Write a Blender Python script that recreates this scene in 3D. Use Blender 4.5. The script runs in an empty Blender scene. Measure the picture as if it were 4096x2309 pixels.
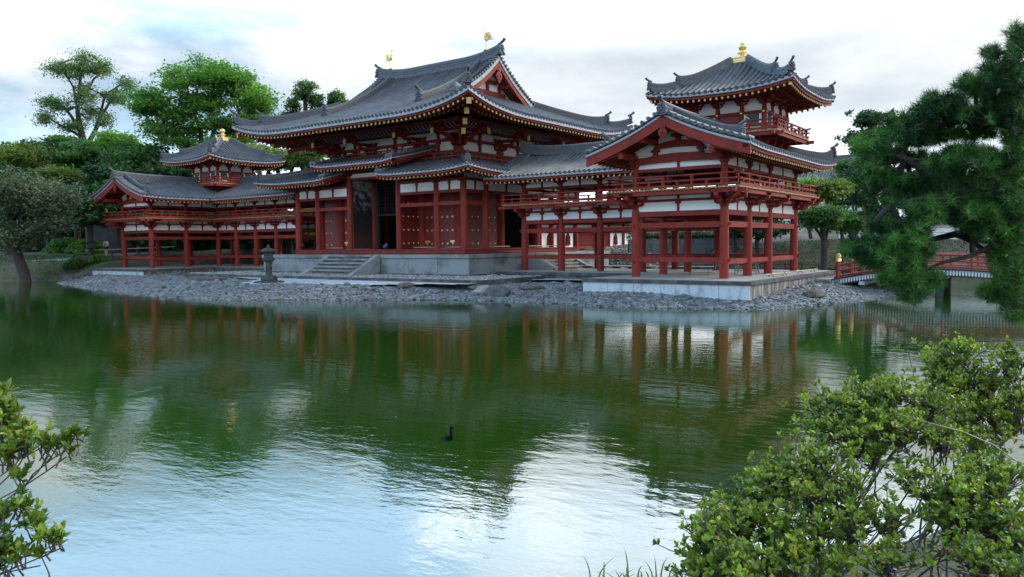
import bpy, math, random
import numpy as np
from mathutils import Vector, Matrix
S = bpy.context.scene
COL = S.collection
rnd = random.Random(7)
RG = np.random.default_rng(11)
pi = math.pi

# ---------------------------------------------------------------- camera
CAM = np.array([34.805, -29.946, 1.480]); YAW, PITCH, ROLL, FPX = 0.63297, -0.05724, -0.01094, 3104.4
_c, _s = math.cos(YAW), math.sin(YAW)
FW = np.array([-_s*math.cos(PITCH), _c*math.cos(PITCH), math.sin(PITCH)])
_rt = np.array([_c, _s, 0.0]); _up = np.cross(_rt, FW)
RT = math.cos(ROLL)*_rt + math.sin(ROLL)*_up
UP = -math.sin(ROLL)*_rt + math.cos(ROLL)*_up
cd = bpy.data.cameras.new('camera'); cam = bpy.data.objects.new('camera', cd); COL.objects.link(cam)
cd.sensor_width = 36.0; cd.lens = FPX/4096*36; cd.clip_start = 0.1; cd.clip_end = 4000
M = Matrix(((RT[0], UP[0], -FW[0], CAM[0]), (RT[1], UP[1], -FW[1], CAM[1]), (RT[2], UP[2], -FW[2], CAM[2]), (0, 0, 0, 1)))
cam.matrix_world = M
S.camera = cam

def W(x, y, d):
    """world point at depth d (metres) seen in direction x, y of the survey photograph (2576 wide)"""
    x *= 1.59006; y *= 1.59006
    return CAM + d*(FW + RT*(x-2048)/FPX - UP*(y-1154.5)/FPX)

# ---------------------------------------------------------------- world + sun
SUN_EL, SUN_AZ = math.radians(32), math.radians(32)     # sun behind the hall, veiled by cloud (azimuth from +Y towards +X)
w = bpy.data.worlds.new('World'); S.world = w; w.use_nodes = True
nt = w.node_tree; N = nt.nodes; L = nt.links
for n in list(N): N.remove(n)
def nd(tree, t, **kw):
    n = tree.nodes.new(t)
    for k, v in kw.items():
        if k.startswith('i_'): n.inputs[int(k[2:])].default_value = v
        else: setattr(n, k, v)
    return n
sky = nd(nt, 'ShaderNodeTexSky', sky_type='NISHITA', sun_disc=False)
sky.sun_elevation = SUN_EL; sky.sun_rotation = SUN_AZ; sky.air_density = 1.0; sky.dust_density = 1.5; sky.ozone_density = 1.0
bg = nd(nt, 'ShaderNodeBackground'); bg.inputs[1].default_value = 0.12
out = nd(nt, 'ShaderNodeOutputWorld')
tc = nd(nt, 'ShaderNodeTexCoord')
mp = nd(nt, 'ShaderNodeMapping'); mp.inputs['Scale'].default_value = (1, 1, 2.6)
nz = nd(nt, 'ShaderNodeTexNoise'); nz.inputs['Scale'].default_value = 2.2; nz.inputs['Detail'].default_value = 6; nz.inputs['Roughness'].default_value = 0.55
L.new(tc.outputs['Generated'], mp.inputs[0]); L.new(mp.outputs[0], nz.inputs[0])
sep = nd(nt, 'ShaderNodeSeparateXYZ'); L.new(tc.outputs['Generated'], sep.inputs[0])
def mth(tree, op, a, b=None, c=None, clamp=False):
    m = tree.nodes.new('ShaderNodeMath'); m.operation = op; m.use_clamp = clamp
    for i, v in enumerate((a, b, c)):
        if v is None: continue
        if isinstance(v, (int, float)): m.inputs[i].default_value = v
        else: tree.links.new(v, m.inputs[i])
    return m.outputs[0]
# side of the sky: +1 towards the right of the view, -1 towards the left
side = mth(nt, 'ADD', mth(nt, 'MULTIPLY', sep.outputs[0], RT[0]), mth(nt, 'MULTIPLY', sep.outputs[1], RT[1]))
# cloud cover: thick low down, opening up to blue high on the left
cov = mth(nt, 'ADD', nz.outputs[0], mth(nt, 'MULTIPLY', side, SKY_SIDE := 0.42))
cov = mth(nt, 'SUBTRACT', cov, mth(nt, 'MULTIPLY', sep.outputs[2], 0.55))
mr = nd(nt, 'ShaderNodeMapRange'); mr.interpolation_type = 'SMOOTHSTEP'
mr.inputs[1].default_value = 0.16; mr.inputs[2].default_value = 0.36
L.new(cov, mr.inputs[0])
# cloud brightness: thin bright veil with greyer bellies on the right
nz2 = nd(nt, 'ShaderNodeTexNoise'); nz2.inputs['Scale'].default_value = 1.8; nz2.inputs['Detail'].default_value = 7; nz2.inputs['Roughness'].default_value = 0.6
mp2 = nd(nt, 'ShaderNodeMapping'); mp2.inputs['Scale'].default_value = (1, 1, 3.0); mp2.inputs['Location'].default_value = (3.1, 1.7, 0.4)
L.new(tc.outputs['Generated'], mp2.inputs[0]); L.new(mp2.outputs[0], nz2.inputs[0])
belly = mth(nt, 'ADD', mth(nt, 'MULTIPLY', side, 0.42), nz2.outputs[0])
belly = mth(nt, 'ADD', belly, mth(nt, 'MULTIPLY', sep.outputs[2], 0.75))
mr2 = nd(nt, 'ShaderNodeMapRange'); mr2.interpolation_type = 'SMOOTHSTEP'
mr2.inputs[1].default_value = 0.50; mr2.inputs[2].default_value = 0.95
L.new(belly, mr2.inputs[0])
mx = nd(nt, 'ShaderNodeMix', data_type='RGBA')
mx.inputs[6].default_value = (8.1, 8.2, 8.2, 1); mx.inputs[7].default_value = (4.1, 4.65, 5.2, 1)
L.new(mr2.outputs[0], mx.inputs[0])
# brightness added above the view for water reflections, cut back overhead and behind the viewer
hi = nd(nt, 'ShaderNodeMapRange'); hi.interpolation_type = 'SMOOTHSTEP'; hi.inputs[1].default_value = 0.22; hi.inputs[2].default_value = 0.37; hi.inputs[3].default_value = 1.0; hi.inputs[4].default_value = 6.2
L.new(sep.outputs[2], hi.inputs[0])
top = nd(nt, 'ShaderNodeMapRange'); top.interpolation_type = 'SMOOTHSTEP'; top.inputs[1].default_value = 0.42; top.inputs[2].default_value = 0.68; top.inputs[3].default_value = 1.0; top.inputs[4].default_value = 0.26; L.new(sep.outputs[2], top.inputs[0])
fwd = mth(nt, 'ADD', mth(nt, 'MULTIPLY', sep.outputs[0], FW[0]), mth(nt, 'MULTIPLY', sep.outputs[1], FW[1]))
bk = nd(nt, 'ShaderNodeMapRange'); bk.interpolation_type = 'SMOOTHSTEP'; bk.inputs[1].default_value = 0.3; bk.inputs[2].default_value = -0.6; bk.inputs[3].default_value = 1.0; bk.inputs[4].default_value = 0.72
L.new(fwd, bk.inputs[0])
lowb = mth(nt, 'MULTIPLY', hi.outputs[0], bk.outputs[0]); glow = nd(nt, 'ShaderNodeMapRange'); glow.interpolation_type = 'SMOOTHSTEP'; glow.inputs[1].default_value = 0.17; glow.inputs[2].default_value = 0.03; glow.inputs[3].default_value = 1.0; glow.inputs[4].default_value = 2.6; L.new(sep.outputs[2], glow.inputs[0])
lowb = mth(nt, 'MULTIPLY', lowb, glow.outputs[0])
lowb = mth(nt, 'MINIMUM', mth(nt, 'MULTIPLY', lowb, top.outputs[0]), 6.2)
mh = nd(nt, 'ShaderNodeVectorMath', operation='SCALE'); L.new(mx.outputs[2], mh.inputs[0]); L.new(lowb, mh.inputs['Scale'])
mc = nd(nt, 'ShaderNodeMix', data_type='RGBA'); L.new(mr.outputs[0], mc.inputs[0])
sc = nd(nt, 'ShaderNodeVectorMath', operation='SCALE'); L.new(mth(nt, 'MULTIPLY', lowb, 0.8), sc.inputs['Scale']); L.new(sky.outputs[0], sc.inputs[0])
mb_ = nd(nt, 'ShaderNodeMix', data_type='RGBA'); mb_.blend_type = 'MIX'; mb_.inputs[0].default_value = 0.5; mb_.inputs[7].default_value = (4.3, 6.6, 9.0, 1); L.new(sky.outputs[0], mb_.inputs[6]); L.new(mb_.outputs[2], sc.inputs[0])
L.new(sc.outputs[0], mc.inputs[6]); L.new(mh.outputs[0], mc.inputs[7])
L.new(mc.outputs[2], bg.inputs[0]); L.new(bg.outputs[0], out.inputs[0])
sd = bpy.data.lights.new('sun', 'SUN'); sd.energy = 2.0; sd.angle = math.radians(14); sd.color = (1.0, 0.94, 0.85)
so = bpy.data.objects.new('sun', sd); COL.objects.link(so); so.location = (0, 60, 60)
dv = Vector((math.sin(SUN_AZ)*math.cos(SUN_EL), math.cos(SUN_AZ)*math.cos(SUN_EL), math.sin(SUN_EL)))
so.rotation_euler = dv.to_track_quat('Z', 'Y').to_euler()
S.view_settings.view_transform = 'Standard'; S.view_settings.look = 'None'; S.view_settings.exposure = 0.35; S.view_settings.gamma = 1.0
S.render.engine = 'CYCLES'

# ---------------------------------------------------------------- materials
def odd_leaves(m, share, col):
    """turn a small share of the leaves (mesh islands) of a leaf material to another colour"""
    t = m.node_tree; b = t.nodes['Principled BSDF']; ge = t.nodes.new('ShaderNodeNewGeometry'); wn = t.nodes.new('ShaderNodeTexWhiteNoise'); wn.noise_dimensions = '1D'
    a = mth(t, 'ADD', ge.outputs['Random Per Island'], 3.7); t.links.new(a, wn.inputs['W']); k = mth(t, 'LESS_THAN', wn.outputs['Value'], share)
    x = t.nodes.new('ShaderNodeMix'); x.data_type = 'RGBA'; x.inputs[7].default_value = (*col, 1); src = b.inputs['Base Color'].links[0].from_socket
    t.links.new(k, x.inputs[0]); t.links.new(src, x.inputs[6]); t.links.new(x.outputs[2], b.inputs['Base Color']); return m
def mat(name, col, rough=0.6, metal=0.0, col2=None, nscale=3.0, bump=0.0, bscale=None, island=0.0, spec=0.5, transl=0.0, stretch=(1, 1, 1), rough2=None, ndetail=6, mixlo=0.35, mixhi=0.65):
    m = bpy.data.materials.new(name); m.use_nodes = True; t = m.node_tree; b = t.nodes['Principled BSDF']
    b.inputs['Roughness'].default_value = rough; b.inputs['Metallic'].default_value = metal; b.inputs['Specular IOR Level'].default_value = spec
    b.inputs['Base Color'].default_value = (*col, 1)
    co = t.nodes.new('ShaderNodeTexCoord'); mpn = t.nodes.new('ShaderNodeMapping'); mpn.inputs['Scale'].default_value = stretch
    ge = t.nodes.new('ShaderNodeNewGeometry'); t.links.new(ge.outputs['Position'], mpn.inputs[0])
    cur = None
    if col2 is not None:
        n = t.nodes.new('ShaderNodeTexNoise'); n.inputs['Scale'].default_value = nscale; n.inputs['Detail'].default_value = ndetail; n.inputs['Roughness'].default_value = 0.62
        t.links.new(mpn.outputs[0], n.inputs[0])
        r = t.nodes.new('ShaderNodeMapRange'); r.inputs[1].default_value = mixlo; r.inputs[2].default_value = mixhi; t.links.new(n.outputs[0], r.inputs[0])
        x = t.nodes.new('ShaderNodeMix'); x.data_type = 'RGBA'; x.inputs[6].default_value = (*col, 1); x.inputs[7].default_value = (*col2, 1)
        t.links.new(r.outputs[0], x.inputs[0]); cur = x.outputs[2]
        if rough2 is not None:
            rr = t.nodes.new('ShaderNodeMapRange'); rr.inputs[3].default_value = rough; rr.inputs[4].default_value = rough2; t.links.new(r.outputs[0], rr.inputs[0]); t.links.new(rr.outputs[0], b.inputs['Roughness'])
    if island:
        hs = t.nodes.new('ShaderNodeHueSaturation')
        if cur is not None: t.links.new(cur, hs.inputs['Color'])
        else: hs.inputs['Color'].default_value = (*col, 1)
        v = t.nodes.new('ShaderNodeMapRange'); v.inputs[3].default_value = 1-island; v.inputs[4].default_value = 1+island
        t.links.new(ge.outputs['Random Per Island'], v.inputs[0]); t.links.new(v.outputs[0], hs.inputs['Value'])
        wn = t.nodes.new('ShaderNodeTexWhiteNoise'); wn.noise_dimensions = '1D'; t.links.new(ge.outputs['Random Per Island'], wn.inputs['W'])
        h2 = t.nodes.new('ShaderNodeMapRange'); h2.inputs[3].default_value = 0.5-island*0.05; h2.inputs[4].default_value = 0.5+island*0.05
        t.links.new(wn.outputs['Value'], h2.inputs[0]); t.links.new(h2.outputs[0], hs.inputs['Hue']); cur = hs.outputs[0]
    if cur is not None: t.links.new(cur, b.inputs['Base Color'])
    if bump:
        n2 = t.nodes.new('ShaderNodeTexNoise'); n2.inputs['Scale'].default_value = bscale or nscale*4; n2.inputs['Detail'].default_value = 5
        t.links.new(mpn.outputs[0], n2.inputs[0]); bp = t.nodes.new('ShaderNodeBump'); bp.inputs['Strength'].default_value = bump; bp.inputs['Distance'].default_value = 0.05
        t.links.new(n2.outputs[0], bp.inputs['Height']); t.links.new(bp.outputs[0], b.inputs['Normal'])
    if transl:
        tr = t.nodes.new('ShaderNodeBsdfTranslucent'); ms = t.nodes.new('ShaderNodeMixShader'); ms.inputs[0].default_value = transl
        tr.inputs[0].default_value = (*col, 1)
        if cur is not None:
            g = t.nodes.new('ShaderNodeMix'); g.data_type = 'RGBA'; g.blend_type = 'MULTIPLY'; g.inputs[0].default_value = 1; g.inputs[7].default_value = (1.5, 1.6, 0.6, 1)
            t.links.new(cur, g.inputs[6]); t.links.new(g.outputs[2], tr.inputs[0])
        o = t.nodes['Material Output']; t.links.new(b.outputs[0], ms.inputs[1]); t.links.new(tr.outputs[0], ms.inputs[2]); t.links.new(ms.outputs[0], o.inputs[0])
    return m
RED = mat('vermilion_paint', (0.250, 0.030, 0.020), 0.62, col2=(0.120, 0.019, 0.014), nscale=2.4, mixlo=.42, mixhi=.78, bump=0.15, bscale=14, stretch=(1, 1, .35), spec=.22, ndetail=9)
REDD = mat('vermilion_door', (0.205, 0.025, 0.022), 0.5, col2=(0.15, 0.02, 0.018), nscale=2, stretch=(6, 6, .3))
WHITE = mat('lime_plaster', (0.82, 0.82, 0.81), 0.85, col2=(0.60, 0.61, 0.60), nscale=1.3, mixlo=.5, mixhi=.8, ndetail=9)
TILE = mat('grey_roof_tile', (0.100, 0.104, 0.118), 0.42, col2=(0.055, 0.059, 0.070), nscale=1.1, ndetail=9, bump=0.25, bscale=9, rough2=0.58, island=.16, spec=.35)
TILED = mat('dark_roof_tile', (0.060, 0.065, 0.076), 0.5, col2=(0.10, 0.105, 0.118), nscale=5)
COPPER = mat('pale_copper_edge', (0.36, 0.41, 0.44), 0.5, col2=(0.24, 0.28, 0.31), nscale=2.5)
GOLD = mat('gilt_bronze', (0.92, 0.68, 0.28), 0.35, 0.6, col2=(0.80, 0.55, 0.18), nscale=6)
GILT = mat('gilt_wood_end', (0.64, 0.45, 0.17), 0.45, 0.15, col2=(0.42, 0.29, 0.11), nscale=9)
PLKG = mat('worn_gilt_plank_end', (0.46, 0.31, 0.11), 0.55, 0.1, col2=(0.20, 0.13, 0.06), nscale=7)
GREEN = mat('green_lattice_paint', (0.03, 0.17, 0.11), 0.6, col2=(0.02, 0.11, 0.08), nscale=4)
DARK = mat('painted_unlit_dark', (0.012, 0.010, 0.010), 0.8)  # near-black colour stands in for the unlit depth of rooms, openings and gaps
def doorleaf():
    m = mat('weathered_black_door', (.02, .018, .02), .65); t = m.node_tree; b = t.nodes['Principled BSDF']; ge = t.nodes.new('ShaderNodeNewGeometry'); sp = t.nodes.new('ShaderNodeSeparateXYZ'); t.links.new(ge.outputs['Position'], sp.inputs[0])
    n = t.nodes.new('ShaderNodeTexNoise'); n.inputs['Scale'].default_value = 3.2; n.inputs['Detail'].default_value = 10; n.inputs['Roughness'].default_value = .7; t.links.new(ge.outputs['Position'], n.inputs[0])
    # worn pale paint in the upper half, soot in the middle, bare brown wood below
    k = mth(t, 'SUBTRACT', mth(t, 'ADD', n.outputs[0], mth(t, 'MULTIPLY', mth(t, 'SUBTRACT', sp.outputs[2], 3.9), .10)), .51, None, True); k = mth(t, 'MULTIPLY', k, 6.0, None, True)
    x = t.nodes.new('ShaderNodeMix'); x.data_type = 'RGBA'; x.inputs[6].default_value = (.018, .016, .018, 1); x.inputs[7].default_value = (.30, .33, .34, 1); t.links.new(k, x.inputs[0])
    k2 = mth(t, 'SUBTRACT', mth(t, 'ADD', n.outputs[0], mth(t, 'MULTIPLY', mth(t, 'SUBTRACT', 2.6, sp.outputs[2]), .5)), .55, None, True); k2 = mth(t, 'MULTIPLY', k2, 2.0, None, True)
    y = t.nodes.new('ShaderNodeMix'); y.data_type = 'RGBA'; y.inputs[7].default_value = (.075, .03, .02, 1); t.links.new(k2, y.inputs[0]); t.links.new(x.outputs[2], y.inputs[6]); t.links.new(y.outputs[2], b.inputs['Base Color']); return m
STONE = mat('pale_podium_stone', (0.24, 0.265, 0.275), 0.85, col2=(0.095, 0.095, 0.09), nscale=0.9, bump=0.3, bscale=12, mixlo=.47, mixhi=.68, ndetail=9)
SOOT = doorleaf()
BLACKW = mat('sooty_black_wood', (.02, .018, .02), .7, col2=(.04, .035, .035), nscale=5)
STONEW = mat('whitish_podium_stone', (0.50, 0.56, 0.60), 0.85, col2=(0.15, 0.16, 0.16), nscale=1.6, bump=0.2, bscale=12, mixlo=.50, mixhi=.76, ndetail=10, stretch=(2.2, 2.2, .8))
STONEB = mat('rust_stained_stone', (0.11, 0.09, 0.075), 0.85, col2=(0.33, 0.34, 0.33), nscale=1.6, bump=0.3, bscale=12, mixlo=.45, mixhi=.7, ndetail=9, stretch=(2.5, 2.5, .5))
STONED = mat('mossy_dark_stone', (0.055, 0.056, 0.058), 0.9, col2=(0.20, 0.19, 0.18), nscale=1.3, bump=0.5, bscale=10, mixlo=.45, mixhi=.8, ndetail=9)
LANT = mat('lantern_stone', (0.028, 0.036, 0.036), 0.9, col2=(0.07, 0.075, 0.07), nscale=5, bump=0.6, bscale=25)
FLOORM = mat('packed_earth_floor', (0.33, 0.31, 0.28), 0.9, col2=(0.25, 0.24, 0.22), nscale=0.8, bump=0.1)
PLANK = mat('weathered_grey_plank', (0.30, 0.27, 0.24), 0.8, col2=(0.2, 0.18, 0.16), nscale=3, stretch=(8, 1, 1))
BAMBOO = mat('dry_bamboo', (0.42, 0.34, 0.20), 0.5, col2=(0.28, 0.22, 0.13), nscale=8)
BARK = mat('tree_bark', (0.085, 0.068, 0.055), 0.9, col2=(0.035, 0.03, 0.026), nscale=6, bump=0.6, bscale=30, stretch=(3, 3, 1))
IRON = mat('black_iron', (0.02, 0.02, 0.022), 0.5)

# ---------------------------------------------------------------- mesh builder
class MB:
    def __init__(s): s.v = []; s.f = []; s.n = 0
    def add(s, v, f, m=0, smooth=False):
        v = np.asarray(v, float).reshape(-1, 3); f = np.asarray(f, int)
        if f.size == 0: return
        s.v.append(v); s.f.append((f+s.n, m, smooth)); s.n += len(v)
    def box(s, c, d, rz=0.0, m=0, R=None):
        x, y, z = np.array(d)/2.0
        v = np.array([(-x, -y, -z), (x, -y, -z), (x, y, -z), (-x, y, -z), (-x, -y, z), (x, -y, z), (x, y, z), (-x, y, z)])
        if rz: a, b = math.cos(rz), math.sin(rz); v = v @ np.array([(a, b, 0), (-b, a, 0), (0, 0, 1)])
        if R is not None: v = v @ np.asarray(R).T
        s.add(v+np.array(c), [(0, 3, 2, 1), (4, 5, 6, 7), (0, 1, 5, 4), (1, 2, 6, 5), (2, 3, 7, 6), (3, 0, 4, 7)], m)
    def bb(s, x0, x1, y0, y1, z0, z1, m=0): s.box(((x0+x1)/2, (y0+y1)/2, (z0+z1)/2), (abs(x1-x0), abs(y1-y0), abs(z1-z0)), 0, m)
    def beam(s, a, b, wd, h, m=0, up=(0, 0, 1)):
        a = np.array(a, float); b = np.array(b, float); d = b-a; Ln = np.linalg.norm(d); d /= Ln
        r = np.cross(d, up); r /= np.linalg.norm(r); u = np.cross(r, d)
        s.box((a+b)/2, (Ln, wd, h), 0, m, np.array([d, r, u]).T)
    def sweep(s, pts, o, a0, a1, b0, b1, m=0, smooth=False):
        """rectangle swept along pts; o = horizontal outward direction(s); a outward, b up"""
        pts = np.asarray(pts, float); o = np.broadcast_to(np.asarray(o, float), pts.shape); z = np.array([0, 0, 1.0])
        n = len(pts); v = np.stack([pts+o*a0+z*b0, pts+o*a1+z*b0, pts+o*a1+z*b1, pts+o*a0+z*b1], 1).reshape(-1, 3)
        f = [(i*4+k, i*4+(k+1) % 4, i*4+4+(k+1) % 4, i*4+4+k) for i in range(n-1) for k in range(4)]
        f += [(0, 3, 2, 1), (n*4-4, n*4-3, n*4-2, n*4-1)]
        s.add(v, f, m, smooth)
    def tube(s, pts, r, k=8, m=0, cap=True, smooth=True):
        pts = np.asarray(pts, float); n = len(pts); r = np.broadcast_to(np.asarray(r, float), (n,))
        t = np.gradient(pts, axis=0); t /= np.linalg.norm(t, axis=1)[:, None]+1e-12
        ref = np.array([0, 0, 1.0]) if abs(t[0][2]) < 0.9 else np.array([1.0, 0, 0])
        u = np.cross(t, ref); u /= np.linalg.norm(u, axis=1)[:, None]+1e-12; w2 = np.cross(t, u)
        a = np.arange(k)*2*pi/k
        v = pts[:, None]+r[:, None, None]*(np.cos(a)[None, :, None]*u[:, None]+np.sin(a)[None, :, None]*w2[:, None])
        i = np.arange(n-1)[:, None]*k; j = np.arange(k)[None]; j2 = (j+1) % k
        f = np.stack([i+j, i+j2, i+k+j2, i+k+j], -1).reshape(-1, 4)
        s.add(v.reshape(-1, 3), f, m, smooth)
        if cap:
            s.add(v[0], [tuple(range(k))], m); s.add(v[-1], [tuple(range(k))[::-1]], m)
    def lathe(s, c, prof, k=16, m=0, smooth=True, ph=0.0):
        prof = np.asarray(prof, float); a = np.arange(k)*2*pi/k+ph; n = len(prof)
        v = np.stack([prof[:, 0][:, None]*np.cos(a), prof[:, 0][:, None]*np.sin(a), np.broadcast_to(prof[:, 1][:, None], (n, k))], -1)+np.array(c)
        i = np.arange(n-1)[:, None]*k; j = np.arange(k)[None]; j2 = (j+1) % k
        f = np.stack([i+j, i+j2, i+k+j2, i+k+j], -1).reshape(-1, 4); s.add(v.reshape(-1, 3), f, m, smooth)
        s.add(v[0], [tuple(range(k))[::-1]], m); s.add(v[-1], [tuple(range(k))], m)
    def prism(s, poly, o, e1, e2, n, th, m=0):
        """extrude 2-D polygon (in e1,e2 from origin o) along n by +-th/2"""
        poly = np.asarray(poly, float); o = np.array(o, float); e1 = np.array(e1, float); e2 = np.array(e2, float); n = np.array(n, float)
        b = o+poly[:, :1]*e1+poly[:, 1:]*e2; k = len(poly)
        v = np.concatenate([b-n*th/2, b+n*th/2])
        s.add(v, [(i, (i+1) % k, k+(i+1) % k, k+i) for i in range(k)], m)
        s.add(v, [tuple(range(k))[::-1]], m); s.add(v, [tuple(range(k, 2*k))], m)
    def grid(s, P, m=0, smooth=True):
        a, b = P.shape[:2]; i = np.arange(a-1)[:, None]*b; j = np.arange(b-1)[None]
        s.add(P.reshape(-1, 3), np.stack([i+j, i+b+j, i+b+j+1, i+j+1], -1).reshape(-1, 4), m, smooth)
    def mesh(s, name, mats, loc=(0, 0, 0), mir=False):
        V = np.concatenate(s.v) if s.v else np.zeros((0, 3)); V = V.copy()
        if mir: V[:, 0] *= -1
        V -= np.array(loc)
        lv = []; ls = []; mi = []; sm = []
        for f, m, smo in s.f:
            if f.ndim == 1: f = f[None]
            if mir: f = f[:, ::-1]
            lv.append(f.ravel()); ls.append(np.full(len(f), f.shape[1])); mi.append(np.full(len(f), m)); sm.append(np.full(len(f), smo))
        me = bpy.data.meshes.new(name)
        lv = np.concatenate(lv); ls = np.concatenate(ls); st = np.concatenate([[0], np.cumsum(ls)[:-1]])
        me.vertices.add(len(V)); me.vertices.foreach_set('co', V.astype(np.float32).ravel())
        me.loops.add(len(lv)); me.loops.foreach_set('vertex_index', lv.astype(np.int32))
        me.polygons.add(len(ls)); me.polygons.foreach_set('loop_start', st.astype(np.int32)); me.polygons.foreach_set('loop_total', ls.astype(np.int32))
        me.polygons.foreach_set('material_index', np.concatenate(mi).astype(np.int32)); me.polygons.foreach_set('use_smooth', np.concatenate(sm).astype(bool))
        for x in (mats if isinstance(mats, (list, tuple)) else [mats]): me.materials.append(x)
        me.update(calc_edges=True)
        return me

ROWS = {'gilt_rafter_tips', 'rafter_row', 'gilt_plank_ends', 'cove_ribs', 'lichen', 'bamboo_stakes', 'white_fringe'}   # rows of far more than a hundred
WLOC = {}
def link(name, data, parent=None, loc=(0, 0, 0)):
    o = bpy.data.objects.new(name, data); COL.objects.link(o); WLOC[o] = np.array(loc, float)
    if parent is not None: o.parent = parent; o.location = WLOC[o]-WLOC[parent]
    else: o.location = loc
    return o
def tag(o, label=None, cat=None, group=None, kind=None):
    if label: o['label'] = label
    if cat: o['category'] = cat
    if group: o['group'] = group
    if kind: o['kind'] = kind
    return o
def thing(name, label, cat, loc, group=None): return tag(link(name, None, None, loc), label, cat, group)
def part(name, mb, mats, parent, mir=False, loc=None, label=None, kind=None):
    if loc is None:
        V = np.concatenate(mb.v); V = V*np.array([-1 if mir else 1, 1, 1]); loc = ((V.min(0)+V.max(0))/2); loc[2] = V[:, 2].min()
    o = link(name, mb.mesh(name, mats, loc, mir), parent, loc)
    return tag(o, label, kind=kind or ('stuff' if name in ROWS else None))
def inst(name, me, parent, loc, rz=0.0, scale=None, mirx=False):
    o = link(name, me, parent, loc); o.rotation_euler = (0, 0, rz)
    if scale is not None: o.scale = scale
    return o
def solo(name, mb, mats, label, cat, group=None, mir=False, kind=None):
    o = part(name, mb, mats, None, mir); return tag(o, label, cat, group, kind)
PLKG2 = mat('dull_gilt_rafter_tip', (0.66, 0.46, 0.18), 0.5, 0.1, col2=(0.40, 0.28, 0.11), nscale=7)
# ---------------------------------------------------------------- roof kit
def tiled_face(mb, P, s0, s1, step, tmax, tmin=None, r=0.068, n=12, ends=True):
    """pan-tile bed (mat 0), round cover-tile rows (mat 0) and their end discs (mat 1)"""
    tmin = tmin or (lambda s: s*0.0)
    k = max(1, int(round((s1-s0)/step))); st = (s1-s0)/k
    def clip(s):
        a = tmin(s); b = tmax(s); b = np.maximum(b, a+1e-3); return a, b
    sb = np.linspace(s0, s1, k*2+1); a, b = clip(sb); u = np.linspace(0, 1, n)
    T = a[:, None]+(b-a)[:, None]*u[None]
    mb.grid(P(np.broadcast_to(sb[:, None], T.shape), T), 0)
    sc = s0+st*(np.arange(k)+0.5); a, b = clip(sc); ok = (b-a) > 0.12; sc, a, b = sc[ok], a[ok], b[ok]
    T = a[:, None]-0.05*(a[:, None] < 1e-6)+(b-a)[:, None]*u[None]
    Sg = np.broadcast_to(sc[:, None], T.shape)
    wob = 1+RG.normal(0, .05, (len(sc), 1, 1)); C = P(Sg+RG.normal(0, .008, (len(sc), 1)), T); D = P(Sg+0.01, T)-P(Sg-0.01, T); D[..., 2] *= 1; D /= np.linalg.norm(D, axis=-1)[..., None]
    Tn = P(Sg, T+0.01)-P(Sg, T-0.01); Tn /= np.linalg.norm(Tn, axis=-1)[..., None]
    Nn = np.cross(D, Tn); Nn *= np.sign(Nn[..., 2:3])
    ang = np.linspace(0, pi, 6)
    V = C[..., None, :]+(r*wob)[..., None]*(np.cos(ang)[:, None]*D[..., None, :]+np.sin(ang)[:, None]*1.15*Nn[..., None, :])   # rows, n, 6, 3
    R, nn, q = V.shape[:3]
    base = (np.arange(R)[:, None, None]*nn+np.arange(nn-1)[None, :, None])*q+np.arange(q-1)[None, None]
    mb.add(V.reshape(-1, 3), np.stack([base, base+q, base+q+1, base+1], -1).reshape(-1, 4), 0, True)
    if ends:
        e = a < 1e-6; C0 = C[e, 0]; D0 = D[e, 0]; N0 = Nn[e, 0]; T0 = Tn[e, 0]
        an = np.arange(10)*2*pi/10; rr = r*1.22
        ring = C0[:, None]+rr*(np.cos(an)[None, :, None]*D0[:, None]+np.sin(an)[None, :, None]*N0[:, None])-0.02*T0[:, None]
        bk = ring+0.09*T0[:, None]; m = len(C0)
        V = np.concatenate([ring, bk], 1).reshape(-1, 3); o = np.arange(m)[:, None]*20; j = np.arange(10)[None]
        mb.add(V, np.stack([o+j, o+(j+1) % 10, o+10+(j+1) % 10, o+10+j], -1).reshape(-1, 4), 1, True)
        mb.add(ring.reshape(-1, 3), (np.arange(m)[:, None]*10+np.arange(10)[None]), 1)

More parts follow.
